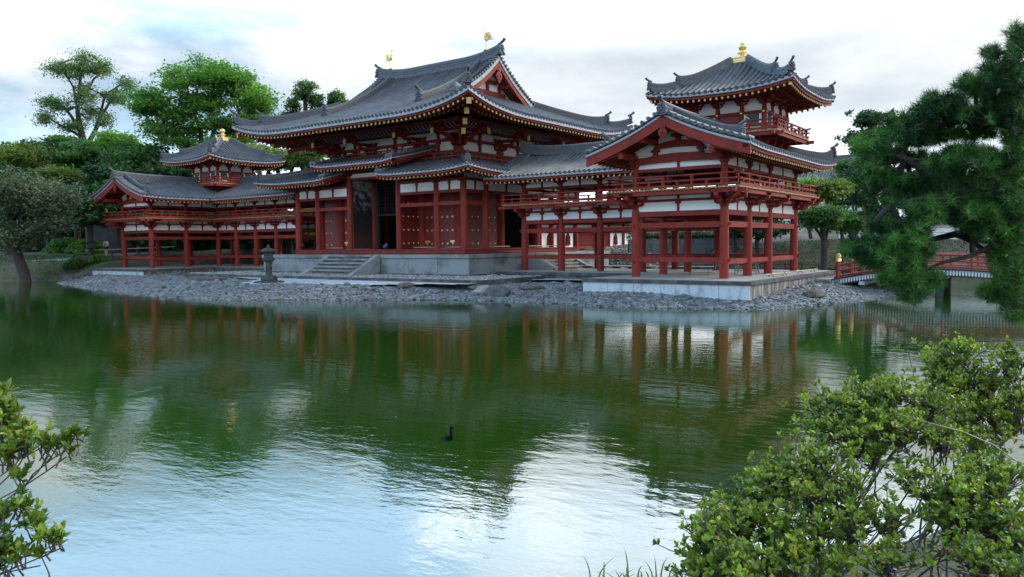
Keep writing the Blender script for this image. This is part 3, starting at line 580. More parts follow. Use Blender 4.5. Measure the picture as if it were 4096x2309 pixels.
def tower(root, mir):
    sg = -1 if mir else 1; hw = 1.62; HB = 2.46; zb = 6.46; HE = 3.42
    def tz(x, y):
        dx = HE-np.abs(x-XC); dy = HE-np.abs(y-YC); d = np.minimum(dx, dy); u = np.clip(d/2.98, -.1, 1)
        return 8.26+1.70*(.80*u+.20*np.sign(u)*np.abs(u)**3)+.30*np.clip(1-np.maximum(dx, dy)/2.9, 0, 1)**2.2*np.clip(1-d/2.4, 0, 1)
    m = MB(); faces = []
    for ax, sd_ in ((0, -1), (0, 1), (1, 1), (1, -1)):
        if ax == 0: P = lambda s, t, q=sd_: np.stack([XC+s, YC+q*(HE-t), tz(XC+s, YC+q*(HE-t))], -1); td = (0, -sd_, 0)
        else: P = lambda s, t, q=sd_: np.stack([XC+q*(HE-t), YC+s, tz(XC+q*(HE-t), YC+s)], -1); td = (-sd_, 0, 0)
        tiled_face(m, P, -HE, HE, .285, lambda s: np.minimum(2.98, HE-np.abs(s))); faces.append((P, td))
    part('tower_roof', m, [TILE, TILED], root, mir)
    for P, td in faces: eave(root, P, -HE, HE, td, mir=mir, depth=1.85, ln=1.7, gold2=False, step=.27, cl=(1, 1))
    for sx in (-1, 1):
        for sy in (-1, 1): corner_rafter(root, (XC, YC), (XC+sx*HE, YC+sy*HE), float(tz(XC+HE, YC+HE)), mir)
    for sx in (-1, 1):
        for sy in (-1, 1): hip_ridge(root, (XC+sx*.42, YC+sy*.42), (XC+sx*HE, YC+sy*HE), tz, mir, s=.62, up=.16, stages=((0.0, 0.62, 4), (0.58, 0.95, 3)))
    m = MB(); m.bb(XC-.47, XC+.47, YC-.47, YC+.47, 9.85, 10.04); part('finial_base_tiles', m, TILED, root, mir)
    g = MB(); g.bb(XC-.43, XC+.43, YC-.43, YC+.43, 10.04, 10.10); g.bb(XC-.40, XC+.40, YC-.40, YC+.40, 10.10, 10.26); g.bb(XC-.43, XC+.43, YC-.43, YC+.43, 10.26, 10.31)
    for k in (-.2, .2): g.bb(XC+k-.15, XC+k+.15, YC-.42, YC-.38, 10.13, 10.23); g.bb(XC+.38, XC+.42, YC+k-.15, YC+k+.15, 10.13, 10.23)
    g.lathe((XC, YC, 10.31), [(.26, 0), (.22, .06), (.12, .10), (.11, .15), (.17, .17), (.27, .23), (.25, .25), (.13, .26), (.10, .34), (.16, .40), (.20, .48), (.205, .55), (.17, .64), (.09, .70), (.02, .74)], 20)
    part('jewel_finial', g, GOLD, root, mir)
    # walls
    m = MB(); m.bb(XC-hw, XC+hw, YC-hw, YC+hw, 6.4, 8.3); part('tower_wall', m, WHITE, root, mir)
    xs = (-1.62, -.58, .58, 1.62)
    cm = MB(); cm.lathe((0, 0, 0), [(.115, 0), (.115, 1.1), (.10, 1.25)], 14); cm = cm.mesh('tower_column', RED)
    done = set()
    for a in xs:
        for b in xs:
            if max(abs(a), abs(b)) > 1.6: inst('column', cm, root, (sg*(XC+a), YC+b, 6.44))
    bm = br(('tw',), [(0, -1, 0)], 2, .62)
    for rz, ox, oy in ((0, 0, -1), (pi/2, 1, 0), (pi, 0, 1), (-pi/2, -1, 0)):
        for a in xs[1:3]:
            x = XC+(a if ox == 0 else ox*hw); y = YC+(a if oy == 0 else oy*hw)
            inst('bracket', bm, root, (sg*x, y, 7.66), rz=rz if ox == 0 or not mir else -rz)
    for sx in (-1, 1):
        for sy in (-1, 1):
            me = br(('tc', sx*sg, sy), [(sx*sg, 0, 0), (0, sy, 0), (sx*sg, sy, 0)], 2, .62, 'both'); inst('bracket', me, root, (sg*(XC+sx*hw), YC+sy*hw, 7.66))
    for ox, oy in ((0, -1), (1, 0), (0, 1), (-1, 0)):
        o = np.array([ox, oy, 0.]); e = np.array([-oy, ox, 0.]); c = np.array([XC, YC, 0.])+o*hw
        def F(mb, a0, a1, z0, z1, t0, t1):
            p = c+e*(a0+a1)/2+o*(t0+t1)/2+np.array([0, 0, (z0+z1)/2]); mb.box(p, (abs(e[0])*(a1-a0)+abs(o[0])*(t1-t0), abs(e[1])*(a1-a0)+abs(o[1])*(t1-t0), z1-z0))
        m = MB(); F(m, -hw-.1, hw+.1, 7.32, 7.46, .02, .12); F(m, -hw, hw, 6.78, 6.86, .02, .09); F(m, -hw, hw, 6.44, 6.56, .02, .10); F(m, -hw-.3, hw+.3, 8.02, 8.12, .02, .1); F(m, -hw-.5, hw+.5, 8.05, 8.15, .42, .52)
        part('wall_beam', m, RED, root, mir)
        m = MB()
        for q in (-hw, -.58, .58, hw): F(m, q-.045, q+.045, 7.36, 7.42, .118, .135)
        part('gilt_stud', m, GOLD, root, mir)
        m = MB(); F(m, -.46, .46, 6.5, 7.32, .015, .05); F(m, -.02, .02, 6.5, 7.3, .05, .07); F(m, -.40, -.06, 6.55, 7.24, .05, .06); F(m, .06, .40, 6.55, 7.24, .05, .06); part('tower_door', m, REDD, root, mir)
        for q in (-1.1, 1.1):
            m = MB(); F(m, q-.30, q+.30, 6.88, 7.30, .012, .03)
            wn = part('window', m, GREEN, root, mir); m = MB()
            for k in range(9): F(m, q-.28+k*.07-.018, q-.28+k*.07+.018, 6.88, 7.30, .03, .055)
            part('lattice_bars', m, GREEN, wn, mir); m = MB()
            F(m, q-.40, q-.30, 6.84, 7.32, .02, .07); part('window_frame', m, WHITE, wn, mir); m = MB(); F(m, q+.30, q+.40, 6.84, 7.32, .02, .07); part('window_frame', m, WHITE, wn, mir)
    # balcony on stepped brackets
    m = MB(); m.bb(XC-HB+.05, XC+HB-.05, YC-HB+.05, YC+HB-.05, zb-.07, zb-.01); part('tower_balcony_deck', m, PLANK, root, mir)
    for a, b, o in (((-1, -1), (1, -1), (0, -1)), ((1, -1), (1, 1), (1, 0)), ((-1, 1), (1, 1), (0, 1)), ((-1, -1), (-1, 1), (-1, 0))):
        A = (XC+a[0]*HB, YC+a[1]*HB); B = (XC+b[0]*HB, YC+b[1]*HB); deck_edge(root, A, B, zb, o, mir)
        q = HB-.1; railing(root, (XC+a[0]*q, YC+a[1]*q), (XC+b[0]*q, YC+b[1]*q), zb, mir, .22, .22, h=.46)
    m = MB(); m.bb(XC-1.25, XC+1.25, YC-1.25, YC+1.25, 5.3, 6.1); m.bb(XC-1.55, XC+1.55, YC-1.55, YC+1.55, 6.08, 6.24); m.bb(XC-1.95, XC+1.95, YC-1.95, YC+1.95, 6.24, 6.34)
    for a in (-1.5, -.5, .5, 1.5):
        for o in (-1, 1):
            m.bb(XC+a-.06, XC+a+.06, YC+o*1.1, YC+o*1.75, 5.94, 6.08); m.bb(XC+a-.06, XC+a+.06, YC+o*1.1, YC+o*2.15, 6.12, 6.24); m.bb(XC+a-.09, XC+a+.09, YC+o*1.6, YC+o*1.8, 6.06, 6.14)
            m.bb(XC+o*1.1, XC+o*1.75, YC+a-.06, YC+a+.06, 5.94, 6.08); m.bb(XC+o*1.1, XC+o*2.15, YC+a-.06, YC+a+.06, 6.12, 6.24); m.bb(XC+o*1.6, XC+o*1.8, YC+a-.09, YC+a+.09, 6.06, 6.14)
            m.bb(XC+a-.06, XC+a+.06, YC+o*1.1, YC+o*1.45, 5.72, 5.86); m.bb(XC+o*1.1, XC+o*1.45, YC+a-.06, YC+a+.06, 5.72, 5.86)
    part('balcony_brackets', m, RED, root, mir)

WING_LABEL = {False: 'red two-storey temple wing on the right, nearest gable, gold-topped tower above', True: 'red two-storey temple wing on the far left, before dark trees'}
wing(False); wing(True)
# ================================================================ central hall
HY = 9.27                                                            # centre line; core +-5.13 x +-3.94, aisle +-7.1 x +-5.91
hall = thing('temple_hall', 'large central temple hall with sweeping hipped gable roof, red columns and studded doors', 'temple hall', (0, HY, 0.95))
EX, EYH, XG, XW = 9.93, 8.80, 5.22, 4.55
def mz_d(d): d = np.maximum(d, -.2); return 8.62+.38*d+.97*(np.maximum(d, 0)/8.8)**5
def main_z(x, y):
    dx = EX-np.abs(x); dy = EYH-np.abs(y-HY); d = np.where(np.abs(x) < XW, dy, np.minimum(dx, dy))
    return mz_d(d)+.80*np.clip(1-np.maximum(dx, dy)/5.6, 0, 1)**2.5*np.clip(1-d/6.0, 0, 1)**1.4
def main_zf(x, t): # front/back slope (runs on to the ridge)
    dx = EX-np.abs(x); return mz_d(t)+.80*np.clip(1-np.maximum(dx, t)/5.6, 0, 1)**2.5*np.clip(1-np.minimum(t, dx)/6.0, 0, 1)**1.4+.30*np.clip((np.abs(x)-2.2)/3.0, 0, 1)**2*np.clip((t-4.5)/4.3, 0, 1)
TS = EX-XW
m = MB(); MF = []
for sy in (-1, 1):
    P = lambda s, t, q=sy: np.stack([s, HY+q*(EYH-t), main_zf(s, t)], -1)
    tiled_face(m, P, -EX, EX, .30, lambda s: np.where(np.abs(s) < XG, EYH, np.minimum(EX-np.abs(s), TS)), r=.08, n=22); MF.append((P, (0, -sy, 0), EX))
for sx in (-1, 1):
    P = lambda s, t, q=sx: np.stack([q*(EX-t), HY+s, mz_d(t)+.80*np.clip(1-np.maximum(EYH-np.abs(s), t)/5.6, 0, 1)**2.5*np.clip(1-np.minimum(t, EYH-np.abs(s))/6.0, 0, 1)**1.4], -1)
    tiled_face(m, P, -EYH, EYH, .30, lambda s: np.minimum(TS, EYH-np.abs(s)), r=.08, n=16); MF.append((P, (-sx, 0, 0), EYH))
part('main_roof', m, [TILE, TILED], hall)
for P, td, E_ in MF: eave(hall, P, -E_, E_, td, rows=2, ins=(.16, 1.35), ln=3.2, depth=4.9, step=.33, wdt=.095, cl=(1, 1), sw=1.7)
for sx in (-1, 1):
    for sy in (-1, 1):
        c0 = np.array([sx*5.13, HY+sy*3.94, 0.]); dg = np.array([sx, sy, 0.]); m = MB(); g = MB()
        for o_, z_ in ((4.62, 8.72), (3.75, 8.42)): m.beam(c0+dg*o_+(0, 0, z_), c0+dg*(o_-1.9)+(0, 0, z_+.5), .22, .26); g.beam(c0+dg*(o_+.02)+(0, 0, z_), c0+dg*(o_-.04)+(0, 0, z_+.01), .25, .31)
        r_ = part('corner_rafter', m, RED, hall); part('gilt_end_plate', g, GILT, r_)
u = np.linspace(-1, 1, 31); x = u*5.35; z = 12.96+.42*np.clip((np.abs(u)-.42)/.58, 0, 1)**2
rg = ridge(hall, np.c_[x, x*0+HY, z], .42, 6, lh=.075, top=.10, name='main_ridge')
for sx in (-1, 1):
    oni(hall, (sx*5.40, HY, 13.25), (sx, 0, 0), 1.05)
    for sy in (-1, 1):
        t = np.linspace(8.4, 2.75, 22); xx = 3.95+.10*(8.4-t)/5.6; yy = HY+sy*(EYH-t); zz = main_zf(xx*np.ones_like(t), t)+.02+.10*np.clip((3.6-t)/.9, 0, 1)**2
        pts = np.c_[sx*xx*np.ones_like(t), yy, zz]; ridge(hall, pts, .30, 5, name='descending_ridge'); oni(hall, pts[-1]+np.array([0, sy*.05, -.05]), (0, sy, 0), .95)
        hip_ridge(hall, (sx*(EX-TS+.45), HY+sy*(EYH-TS+.45)), (sx*EX, HY+sy*EYH), main_z, s=.85, up=.22, stages=((0.0, .74, 5), (.72, .97, 3)), wd=.30)
    # gable
    for sy in (-1, 1):
        t = np.linspace(TS-.9, EYH, 24); pts = np.c_[t*0+sx*XG, HY+sy*(EYH-t), main_zf(t*0+XG, t)]; barge(hall, pts, (sx, 0, 0), h=.36, th=.10, drop=.06, pale=.24)
    gegyo(hall, (sx*(XG-.02), HY, 12.45), (sx, 0, 0), 1.0)
    m = MB(); yy = np.linspace(-3.5, 3.5, 15); poly = [(-3.5, 10.35), (3.5, 10.35)]+[(a, float(main_zf(np.array(XG), np.array(EYH-abs(a))))-.35) for a in yy[::-1]]
    m.prism(poly, (sx*(XW-.35), HY, 0), (0, 1, 0), (0, 0, 1), (1, 0, 0), .06); part('gable_plaster', m, WHITE, hall)
    m = MB(); c = sx*(XW-.26)
    m.box((c, HY, 11.05), (.16, 3.6, .26)); m.box((c, HY, 11.75), (.16, 1.9, .22)); m.box((c, HY, 11.4), (.14, .2, .6))
    for sy in (-1, 1): m.box((c, HY+sy*1.2, 11.35), (.14, .18, .5)); m.box((c, HY+sy*2.9, 10.6), (.14, .3, .4))
    for q, zz in ((0, 12.3), (-1.3, 11.55), (1.3, 11.55), (-2.7, 10.75), (2.7, 10.75)): m.bb(sx*(XW-.3), sx*(XG-.12), HY+q-.13, HY+q+.13, zz-.14, zz+.12)
    part('gable_beams', m, RED, hall)
    m = MB()
    for sy in (-1, 1):
        t = np.linspace(TS-.3, EYH, 12); e = np.c_[t*0+sx*(XG-.08), HY+sy*(EYH-t), main_zf(t*0+XG, t)-.30]; f = e-np.array([sx*.95, 0, 0]); m.grid(np.stack([e, f], 1))
    pb = part('verge_boards', m, WHITE, hall); m = MB()
    for sy in (-1, 1):
        t = np.linspace(TS-.3, EYH, 12)
        for q in np.arange(.1, .95, .21):
            e = np.c_[t*0+sx*(XG-q), HY+sy*(EYH-t), main_zf(t*0+XG, t)-.36]; m.sweep(e, (1, 0, 0), -.05, .05, -.06, .05)
    part('verge_rafters', m, RED, hall)
# golden birds on the ridge
def bird(sx):
    m = MB(); o = np.array([sx*4.2, HY, 13.80]); f = -sx                     # faces the middle of the ridge
    X = lambda a, b, c=0.0: o+1.22*np.array([f*a, c, b])
    m.lathe(o-np.array([0, 0, .12]), [(.16, 0), (.14, .06), (.05, .10)], 12)
    for s_ in (-.035, .035): m.tube([X(0, -.02, s_), X(.01, .30, s_), X(-.02, .42, s_)], [.016, .014, .03], 6)
    m.tube([X(-.20, .42), X(-.10, .44), X(0, .49), X(.09, .58), X(.10, .70), X(.08, .82), X(.10, .93), X(.14, .96)], [.03, .075, .10, .08, .042, .032, .04, .03], 10)
    m.tube([X(.13, .96), X(.21, .93), X(.22, .89)], [.03, .018, .004], 6)
    for k in range(3): m.tube([X(.11-.03*k, .98), X(.10-.05*k, 1.06+.01*k)], [.018, .006], 5)
    for s_ in (-1, 1):
        for k in range(5): a = math.radians(96+k*11); m.tube([X(-.03, .52, s_*.06), X(-.03+.20*math.cos(a), .52+.22*math.sin(a), s_*.10), X(-.03+.36*math.cos(a), .52+.42*math.sin(a), s_*.13)], [.03, .022, .004], 5)
    for k in range(9): a = math.radians(100+k*11); m.tube([X(-.14, .44), X(-.14+.30*math.cos(a), .44+.32*math.sin(a), .012*(k-4)), X(-.16+.52*math.cos(a-.08), .44+.58*math.sin(a-.08), .03*(k-4))], [.022, .017, .004], 5)
    return m
solo('phoenix_statue', bird(1), GOLD, 'golden bird statue standing on the right end of the main roof ridge', 'statue', 'golden birds on the hall ridge')
solo('phoenix_statue', bird(-1), GOLD, 'golden bird statue standing on the left end of the main roof ridge', 'statue', 'golden birds on the hall ridge')

# aisle roofs: low ones round the hall, a raised one over the middle of the front
AX, AY, ZA = 9.08, 7.86, 5.56; AT = 3.85
def aisle_z(x, y):
    dx = AX-np.abs(x); dy = AY-np.abs(y-HY); d = np.minimum(dx, dy); return ZA+.26*d+.012*d*d+.20*np.clip(1-np.maximum(dx, dy)/3.0, 0, 1)**2
def aisle_face(mb, ax, sg, s0, s1, vs=(0, 0)):
    def P(s, t):
        if ax == 'y': x, y = s, HY+sg*(AY-t)
        else: x, y = sg*(AX-t), HY+s
        z = aisle_z(x, y)
        if vs[0]: z = z+.10*np.clip(1-np.abs(s-s0)/1.2, 0, 1)**2
        if vs[1]: z = z+.10*np.clip(1-np.abs(s-s1)/1.2, 0, 1)**2
        return np.stack([x+0*t, y+0*s, z], -1)
    E_ = AX if ax == 'y' else AY
    tiled_face(mb, P, s0, s1, .285, lambda s: np.minimum(AT, E_-np.abs(s)), n=9); return P
m = MB(); AF = []
AF.append((aisle_face(m, 'y', -1, 2.28, AX, (1, 0)), 2.28, AX, (0, 1, 0), (0, 1))); AF.append((aisle_face(m, 'y', -1, -AX, -2.28, (0, 1)), -AX, -2.28, (0, 1, 0), (1, 0)))
AF.append((aisle_face(m, 'y', 1, -AX, AX), -AX, AX, (0, -1, 0), (1, 1)))
AF.append((aisle_face(m, 'x', 1, -AY, AY), -AY, AY, (-1, 0, 0), (1, 1))); AF.append((aisle_face(m, 'x', -1, -AY, AY), -AY, AY, (1, 0, 0), (1, 1)))
part('aisle_roof', m, [TILE, TILED], hall)
for P, a, b, td, cl in AF: eave(hall, P, a, b, td, rows=2, ins=(.14, .62), ln=1.9, depth=1.95, cl=cl, step=.29)
for sx in (-1, 1):
    for sy in (-1, 1):
        hip_ridge(hall, (sx*(AX-3.2), HY+sy*(AY-3.2)), (sx*AX, HY+sy*AY), aisle_z, s=.62, up=.10, stages=((0, .93, 3),), wd=.24); corner_rafter(hall, (0, HY+sy*(AY-AX)), (sx*AX, HY+sy*AY), float(aisle_z(AX, HY+AY)), s=.85)
ZR, RX = 6.36, 3.46
PR = lambda s, t: np.stack([s+0*t, 1.50+t+0*s, ZR+.19*t+.012*t*t+.14*np.clip(1-(RX-np.abs(s))/1.3, 0, 1)**2], -1)
m = MB(); tiled_face(m, PR, -RX, RX, .285, lambda s: s*0+3.7, n=9); part('raised_front_roof', m, [TILE, TILED], hall)
eave(hall, PR, -RX, RX, (0, 1, 0), rows=2, ins=(.14, .62), ln=1.9, depth=1.95, step=.29)
for sx in (-1, 1):
    t = np.linspace(-.05, 3.6, 12); e = PR(t*0+sx*RX, t); barge(hall, e, (sx, 0, 0), h=.24, tiles=True)
    oni(hall, e[0]+np.array([0, .12, .05]), (0, -1, 0), .42); oni(hall, (sx*2.28, 1.52, float(aisle_z(2.3, 1.5))+.12), (0, -1, 0), .42)
    t = np.linspace(0, 3.6, 12); e = np.c_[t*0+sx*2.28, 1.41+t, aisle_z(t*0+2.28, 1.41+t)+.10]; barge(hall, e, (-sx, 0, 0), h=.24, tiles=True)

# columns
FZ = 1.24
cs = MB(); cs.lathe((0, 0, 0), [(.19, 0), (.19, 3.62), (.17, 3.72)], 8, ph=pi/8, smooth=False); cs = cs.mesh('aisle_column', RED)
cs2 = MB(); cs2.lathe((0, 0, 0), [(.19, 0), (.19, 4.42), (.17, 4.55)], 8, ph=pi/8, smooth=False); cs2 = cs2.mesh('tall_aisle_column', RED)
cc = col_mesh('core_column', .30, 5.9)
AXS = (-7.1, -5.13, -2.12, 2.12, 5.13, 7.1); AYS = (HY-5.91, HY-3.94, HY, HY+3.94, HY+5.91)
bA = bracket_mesh('bracket', [(0, -1, 0)], 1, .78); bC = bracket_mesh('bracket', [], 1, .78, wall='both')
for x in AXS:
    for y in (AYS[0], AYS[4]):
        tall = abs(x) < 3 and y < 5; inst('column', cs2 if tall else cs, hall, (x, y, FZ))
        inst('bracket', bC if abs(x) > 7 else bA, hall, (x, y, (5.66 if tall else 4.88)), rz=0 if y < 5 else pi)
for y in AYS[1:4]:
    for sx in (-1, 1): inst('column', cs, hall, (sx*7.1, y, FZ)); inst('bracket', bA, hall, (sx*7.1, y, 4.88), rz=sx*pi/2)
for x in (-5.13, -2.12, 2.12, 5.13):
    for y in AYS[1:4]:
        if abs(x) < 3 and y == HY: continue
        inst('core_column', cc, hall, (x, y, FZ))
def hbeam(name, a, b, z0, z1, wd, mt=RED, gap=.1):
    a = np.array([*a, (z0+z1)/2]); b = np.array([*b, (z0+z1)/2]); d = (b-a)/np.linalg.norm(b-a); m = MB(); m.beam(a+d*gap, b-d*gap, wd, z1-z0); return part(name, m, mt, hall)
seg = [((AXS[i], AYS[0]), (AXS[i+1], AYS[0])) for i in range(5) if i != 2]+[((AXS[i], AYS[4]), (AXS[i+1], AYS[4])) for i in range(5)]
for sx in (-1, 1): seg += [((sx*7.1, AYS[i]), (sx*7.1, AYS[i+1])) for i in range(4)]
for a, b in seg:
    hbeam('tie_beam', a, b, 4.42, 4.56, .13); hbeam('tie_beam', a, b, 3.72, 3.92, .15); hbeam('plaster_band', a, b, 4.58, 5.06, .06, WHITE); hbeam('eave_purlin', a, b, 5.10, 5.22, .14, gap=-.05)
    c = (np.array(a)+np.array(b))/2; m = MB(); m.box((c[0], c[1], 4.82), (.13, .13, .5)); m.box((c[0], c[1], 4.98), (.22, .15, .1)); part('bracket_strut', m, RED, hall)
a, b = (-2.12, AYS[0]), (2.12, AYS[0]); hbeam('tie_beam', a, b, 5.52, 5.66, .15); hbeam('eave_purlin', (-2.6, AYS[0]), (2.6, AYS[0]), 5.92, 6.04, .14)
m = MB(); m.bb(-2.0, 2.0, AYS[0]-.03, AYS[0]+.03, 5.66, 5.9); part('plaster_band', m, WHITE, hall)
# floor of the aisle, plinth board
m = MB(); m.bb(-7.36, 7.36, HY-6.17, HY+6.17, 1.19, 1.235); part('floor_boards', m, REDD, hall)
m = MB(); m.bb(-7.30, 7.30, HY-6.11, HY+6.11, .99, 1.185); part('floor_edge_board', m, RED, hall)
m = MB(); m.bb(-7.1, 7.1, HY-5.9, HY+5.9, .955, .985); part('painted_floor_shadow', m, DARK, hall)  # dark slab painted as the shade between platform and floor edge
# core walls below: doors and openings
YF, YB_ = AYS[1], AYS[3]
def door(x0, x1, y, z0=1.26, z1=5.4, n=2, hinge=None, mt=REDD, studs=True, nm='door'):
    m = MB(); m.bb(x0, x1, y-.05, y+.05, z0, z1)
    d = part(nm, m, mt, hall)
    if studs:
        g = MB()
        for zz in (1.55, 2.35, 3.15, 3.95, 4.65):
            for i in range(n):
                xx = x0+(x1-x0)*(i+.5)/n; g.tube([(xx, y-.05, zz), (xx, y-.08, zz)], [.075, .065], 6); g.tube([(xx, y-.07, zz), (xx, y-.11, zz)], [.04, .015], 8)
        part('gilt_studs', g, GOLD, d)
        if hinge is not None:
            g = MB(); hx = x0 if hinge < 0 else x1; g.bb(hx, hx-hinge*.42, y-.065, y-.045, 1.62, 1.74); part('gilt_hinge_strap', g, GOLD, d)
    return d
for sx in (-1, 1):
    a, b = (2.42, 3.58) if sx > 0 else (-4.86, -3.62); c, d = (3.62, 4.86) if sx > 0 else (-3.58, -2.42)
    door(a, b, YF, n=3, hinge=-1); door(c, d, YF, n=3, hinge=1)
    m = MB(); m.bb(sx*2.12, sx*5.13, YF-.08, YF+.04, 5.4, 5.6); m.bb(sx*2.12, sx*5.13, YF-.02, YF+.02, 5.6, 6.3); part('lintel', m, RED, hall)
    for ya, yb in ((YF, HY),):
        m = MB(); xx = sx*5.13; m.bb(xx-.05, xx+.05, ya+.3, (ya+yb)/2-.01, 1.26, 5.4); d1 = part('door', m, REDD, hall); m = MB(); m.bb(xx-.05, xx+.05, (ya+yb)/2+.01, yb-.3, 1.26, 5.4); d2 = part('door', m, REDD, hall)
        for dd, y0, y1 in ((d1, ya+.3, (ya+yb)/2), (d2, (ya+yb)/2, yb-.3)):
            g = MB()
            for zz in (1.55, 2.35, 3.15, 3.95, 4.65):
                for i in range(3): yy = y0+(y1-y0)*(i+.5)/3; g.tube([(xx+sx*.05, yy, zz), (xx+sx*.09, yy, zz)], [.06, .03], 6)
            part('gilt_studs', g, GOLD, dd)
# side openings beyond: dark doorway, white plaster behind
m = MB(); m.bb(-7.0, -5.5, YF+.02, YF+.1, 1.26, 5.2); dl = part('door', m, REDD, hall); g = MB()
for zz in (1.55, 2.35, 3.15, 3.95, 4.65):
    for xx in (-6.7, -6.2): g.tube([(xx, YF+.02, zz), (xx, YF-.02, zz)], [.06, .03], 6)
part('gilt_studs', g, GOLD, dl)
# open leaves of the great doorway: left one weathered black, right one red with studs
m = MB(); m.bb(-2.06, -1.96, YF-1.75, YF-.12, 1.30, 5.55)
for z in (1.5, 3.4, 5.35): m.bb(-1.965, -1.935, YF-1.72, YF-.15, z, z+.14)
m.bb(-1.965, -1.94, YF-.85, YF-.5, 4.75, 5.2)
part('open_door_leaf', m, SOOT, hall, label='weathered black open door leaf')
m = MB(); m.bb(1.98, 2.08, YF-1.75, YF-.12, 1.30, 5.55); dr = part('open_door_leaf', m, REDD, hall); g = MB()
for zz in (1.6, 2.4, 3.2, 4.0, 4.8):
    for i in range(4): yy = YF-1.55+i*.42; g.tube([(2.08, yy, zz), (2.12, yy, zz)], [.06, .03], 6); g.tube([(1.98, yy, zz), (1.94, yy, zz)], [.06, .03], 6)
part('gilt_studs', g, GOLD, dr)
m = MB(); m.bb(-2.12, 2.12, YF-.08, YF+.08, 5.55, 5.75); m.bb(-2.12, 2.12, YF-.03, YF+.03, 5.75, 6.3); m.bb(-1.85, -1.6, YF-.1, YF+.1, 1.24, 5.55); m.bb(1.6, 1.85, YF-.1, YF+.1, 1.24, 5.55); m.bb(-1.6, 1.6, YF-.07, YF+.07, 3.36, 3.44); part('door_frame', m, BLACKW, hall)
m = MB()
for k in range(16): xx = -1.55+k*.2067; m.bb(xx-.012, xx+.012, YF-.02, YF+.02, 3.44, 5.55)
for k in range(11): zz = 3.5+k*.2; m.bb(-1.6, 1.6, YF+.02, YF+.045, zz-.012, zz+.012)
part('doorway_grille', m, BLACKW, hall)
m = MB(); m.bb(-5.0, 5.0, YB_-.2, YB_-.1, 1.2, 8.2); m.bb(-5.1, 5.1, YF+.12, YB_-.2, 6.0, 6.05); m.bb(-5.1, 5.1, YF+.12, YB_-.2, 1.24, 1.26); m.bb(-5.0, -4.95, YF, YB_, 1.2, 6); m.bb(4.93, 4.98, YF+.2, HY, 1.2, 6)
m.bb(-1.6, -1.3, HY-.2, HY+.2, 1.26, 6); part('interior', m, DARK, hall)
for x in (-.95, 1.0):
    m = MB(); m.bb(x-.22, x+.22, 8.0, 8.05, 1.92, 1.97); lm = mat('gold_glint', (1, .8, .5)); lm.node_tree.nodes['Principled BSDF'].inputs['Emission Color'].default_value = (1, .75, .4, 1); lm.node_tree.nodes['Principled BSDF'].inputs['Emission Strength'].default_value = 2.0  # glowing bars added for small gold reflections inside the dark doorway
    part('glint_bar', m, lm, hall)
m = MB(); m.bb(-5.13, -2.12, YF+.02, YF+.1, 1.2, 8.3); m.bb(2.12, 5.13, YF+.02, YF+.1, 1.2, 8.3); m.bb(-2.12, 2.12, YF+.02, YF+.1, 5.6, 8.3)
for sx in (-1, 1): m.bb(sx*5.11, sx*5.03, YF, YB_, 6.0, 8.3); m.bb(sx*5.11, sx*5.03, YF, HY, 1.2, 6.0)
m.bb(-5.13, 5.13, YB_-.1, YB_-.02, 1.2, 8.3); part('plaster_wall', m, WHITE, hall)
# upper storey
def ring(name, z0, z1, o0, o1, mt=RED, ex=0.0):
    m = MB(); X, Y = 5.13, 3.94
    for sy in (-1, 1): m.bb(-X-o1-ex, X+o1+ex, HY+sy*(Y+o0), HY+sy*(Y+o1), z0, z1)
    for sx in (-1, 1): m.bb(sx*(X+o0), sx*(X+o1), HY-Y-o0-ex, HY+Y+o0+ex, z0+.002, z1-.002)
    return part(name, m, mt, hall)
ring('wall_beam', 6.93, 7.07, .0, .12); ring('wall_beam', 7.60, 7.78, .0, .13); ring('wall_beam', 8.22, 8.36, .0, .13); ring('wall_beam', 6.25, 6.40, 0, .13)
ring('bracket_purlin', 8.36, 8.52, 1.90, 2.06, ex=.5)
m = MB(); q = []                                                             # boarded coves between the bracket purlins
for sy in (-1, 1): m.add([(-7.1, HY+sy*5.9, 8.50), (7.1, HY+sy*5.9, 8.50), (6.4, HY+sy*5.2, 8.34), (-6.4, HY+sy*5.2, 8.34), (5.2, HY+sy*4.0, 8.36), (-5.2, HY+sy*4.0, 8.36)], [(0, 1, 2, 3), (3, 2, 4, 5)])
for sx in (-1, 1): m.add([(sx*7.1, HY-5.9, 8.50), (sx*7.1, HY+5.9, 8.50), (sx*6.4, HY+5.2, 8.34), (sx*6.4, HY-5.2, 8.34), (sx*5.2, HY+4.0, 8.36), (sx*5.2, HY-4.0, 8.36)], [(0, 1, 2, 3), (3, 2, 4, 5)])
part('cove_boards', m, RED, hall)
m = MB()
for k in range(44):                                                          # pale curved cove ribs
    v = -6.3+k*.293
    if (abs(abs(v)-5.13) < .5 or abs(abs(v)-2.12) < .45): continue
    for sy in (-1, 1): m.tube([(v, HY+sy*5.28, 8.10), (v, HY+sy*5.55, 8.16), (v, HY+sy*5.80, 8.36)], .028, 5)
for k in range(36):
    v = -5.1+k*.293
    if (abs(abs(v)-3.94) < .5 or abs(v) < .45): continue
    for sx in (-1, 1): m.tube([(sx*6.47, HY+v, 8.10), (sx*6.74, HY+v, 8.16), (sx*6.99, HY+v, 8.36)], .028, 5)
part('cove_ribs', m, COPPER, hall)
b3 = bracket_mesh('bracket', [(0, -1, 0)], 3, 1.22); b3c = {}
g1 = MB(); g1.box((0, -2.28, 0), (.20, .06, .31)); g1 = g1.mesh('gilt_end_plate', GILT)
tr = MB(); tr.beam((0, -2.26, 0), (0, -.2, .62), .14, .20); tr = tr.mesh('tail_rafter', RED)
pos = [(x, HY-3.94, 0) for x in (-2.12, 2.12)]+[(x, HY+3.94, pi) for x in (-2.12, 2.12)]+[(5.13, HY, pi/2), (-5.13, HY, -pi/2)]
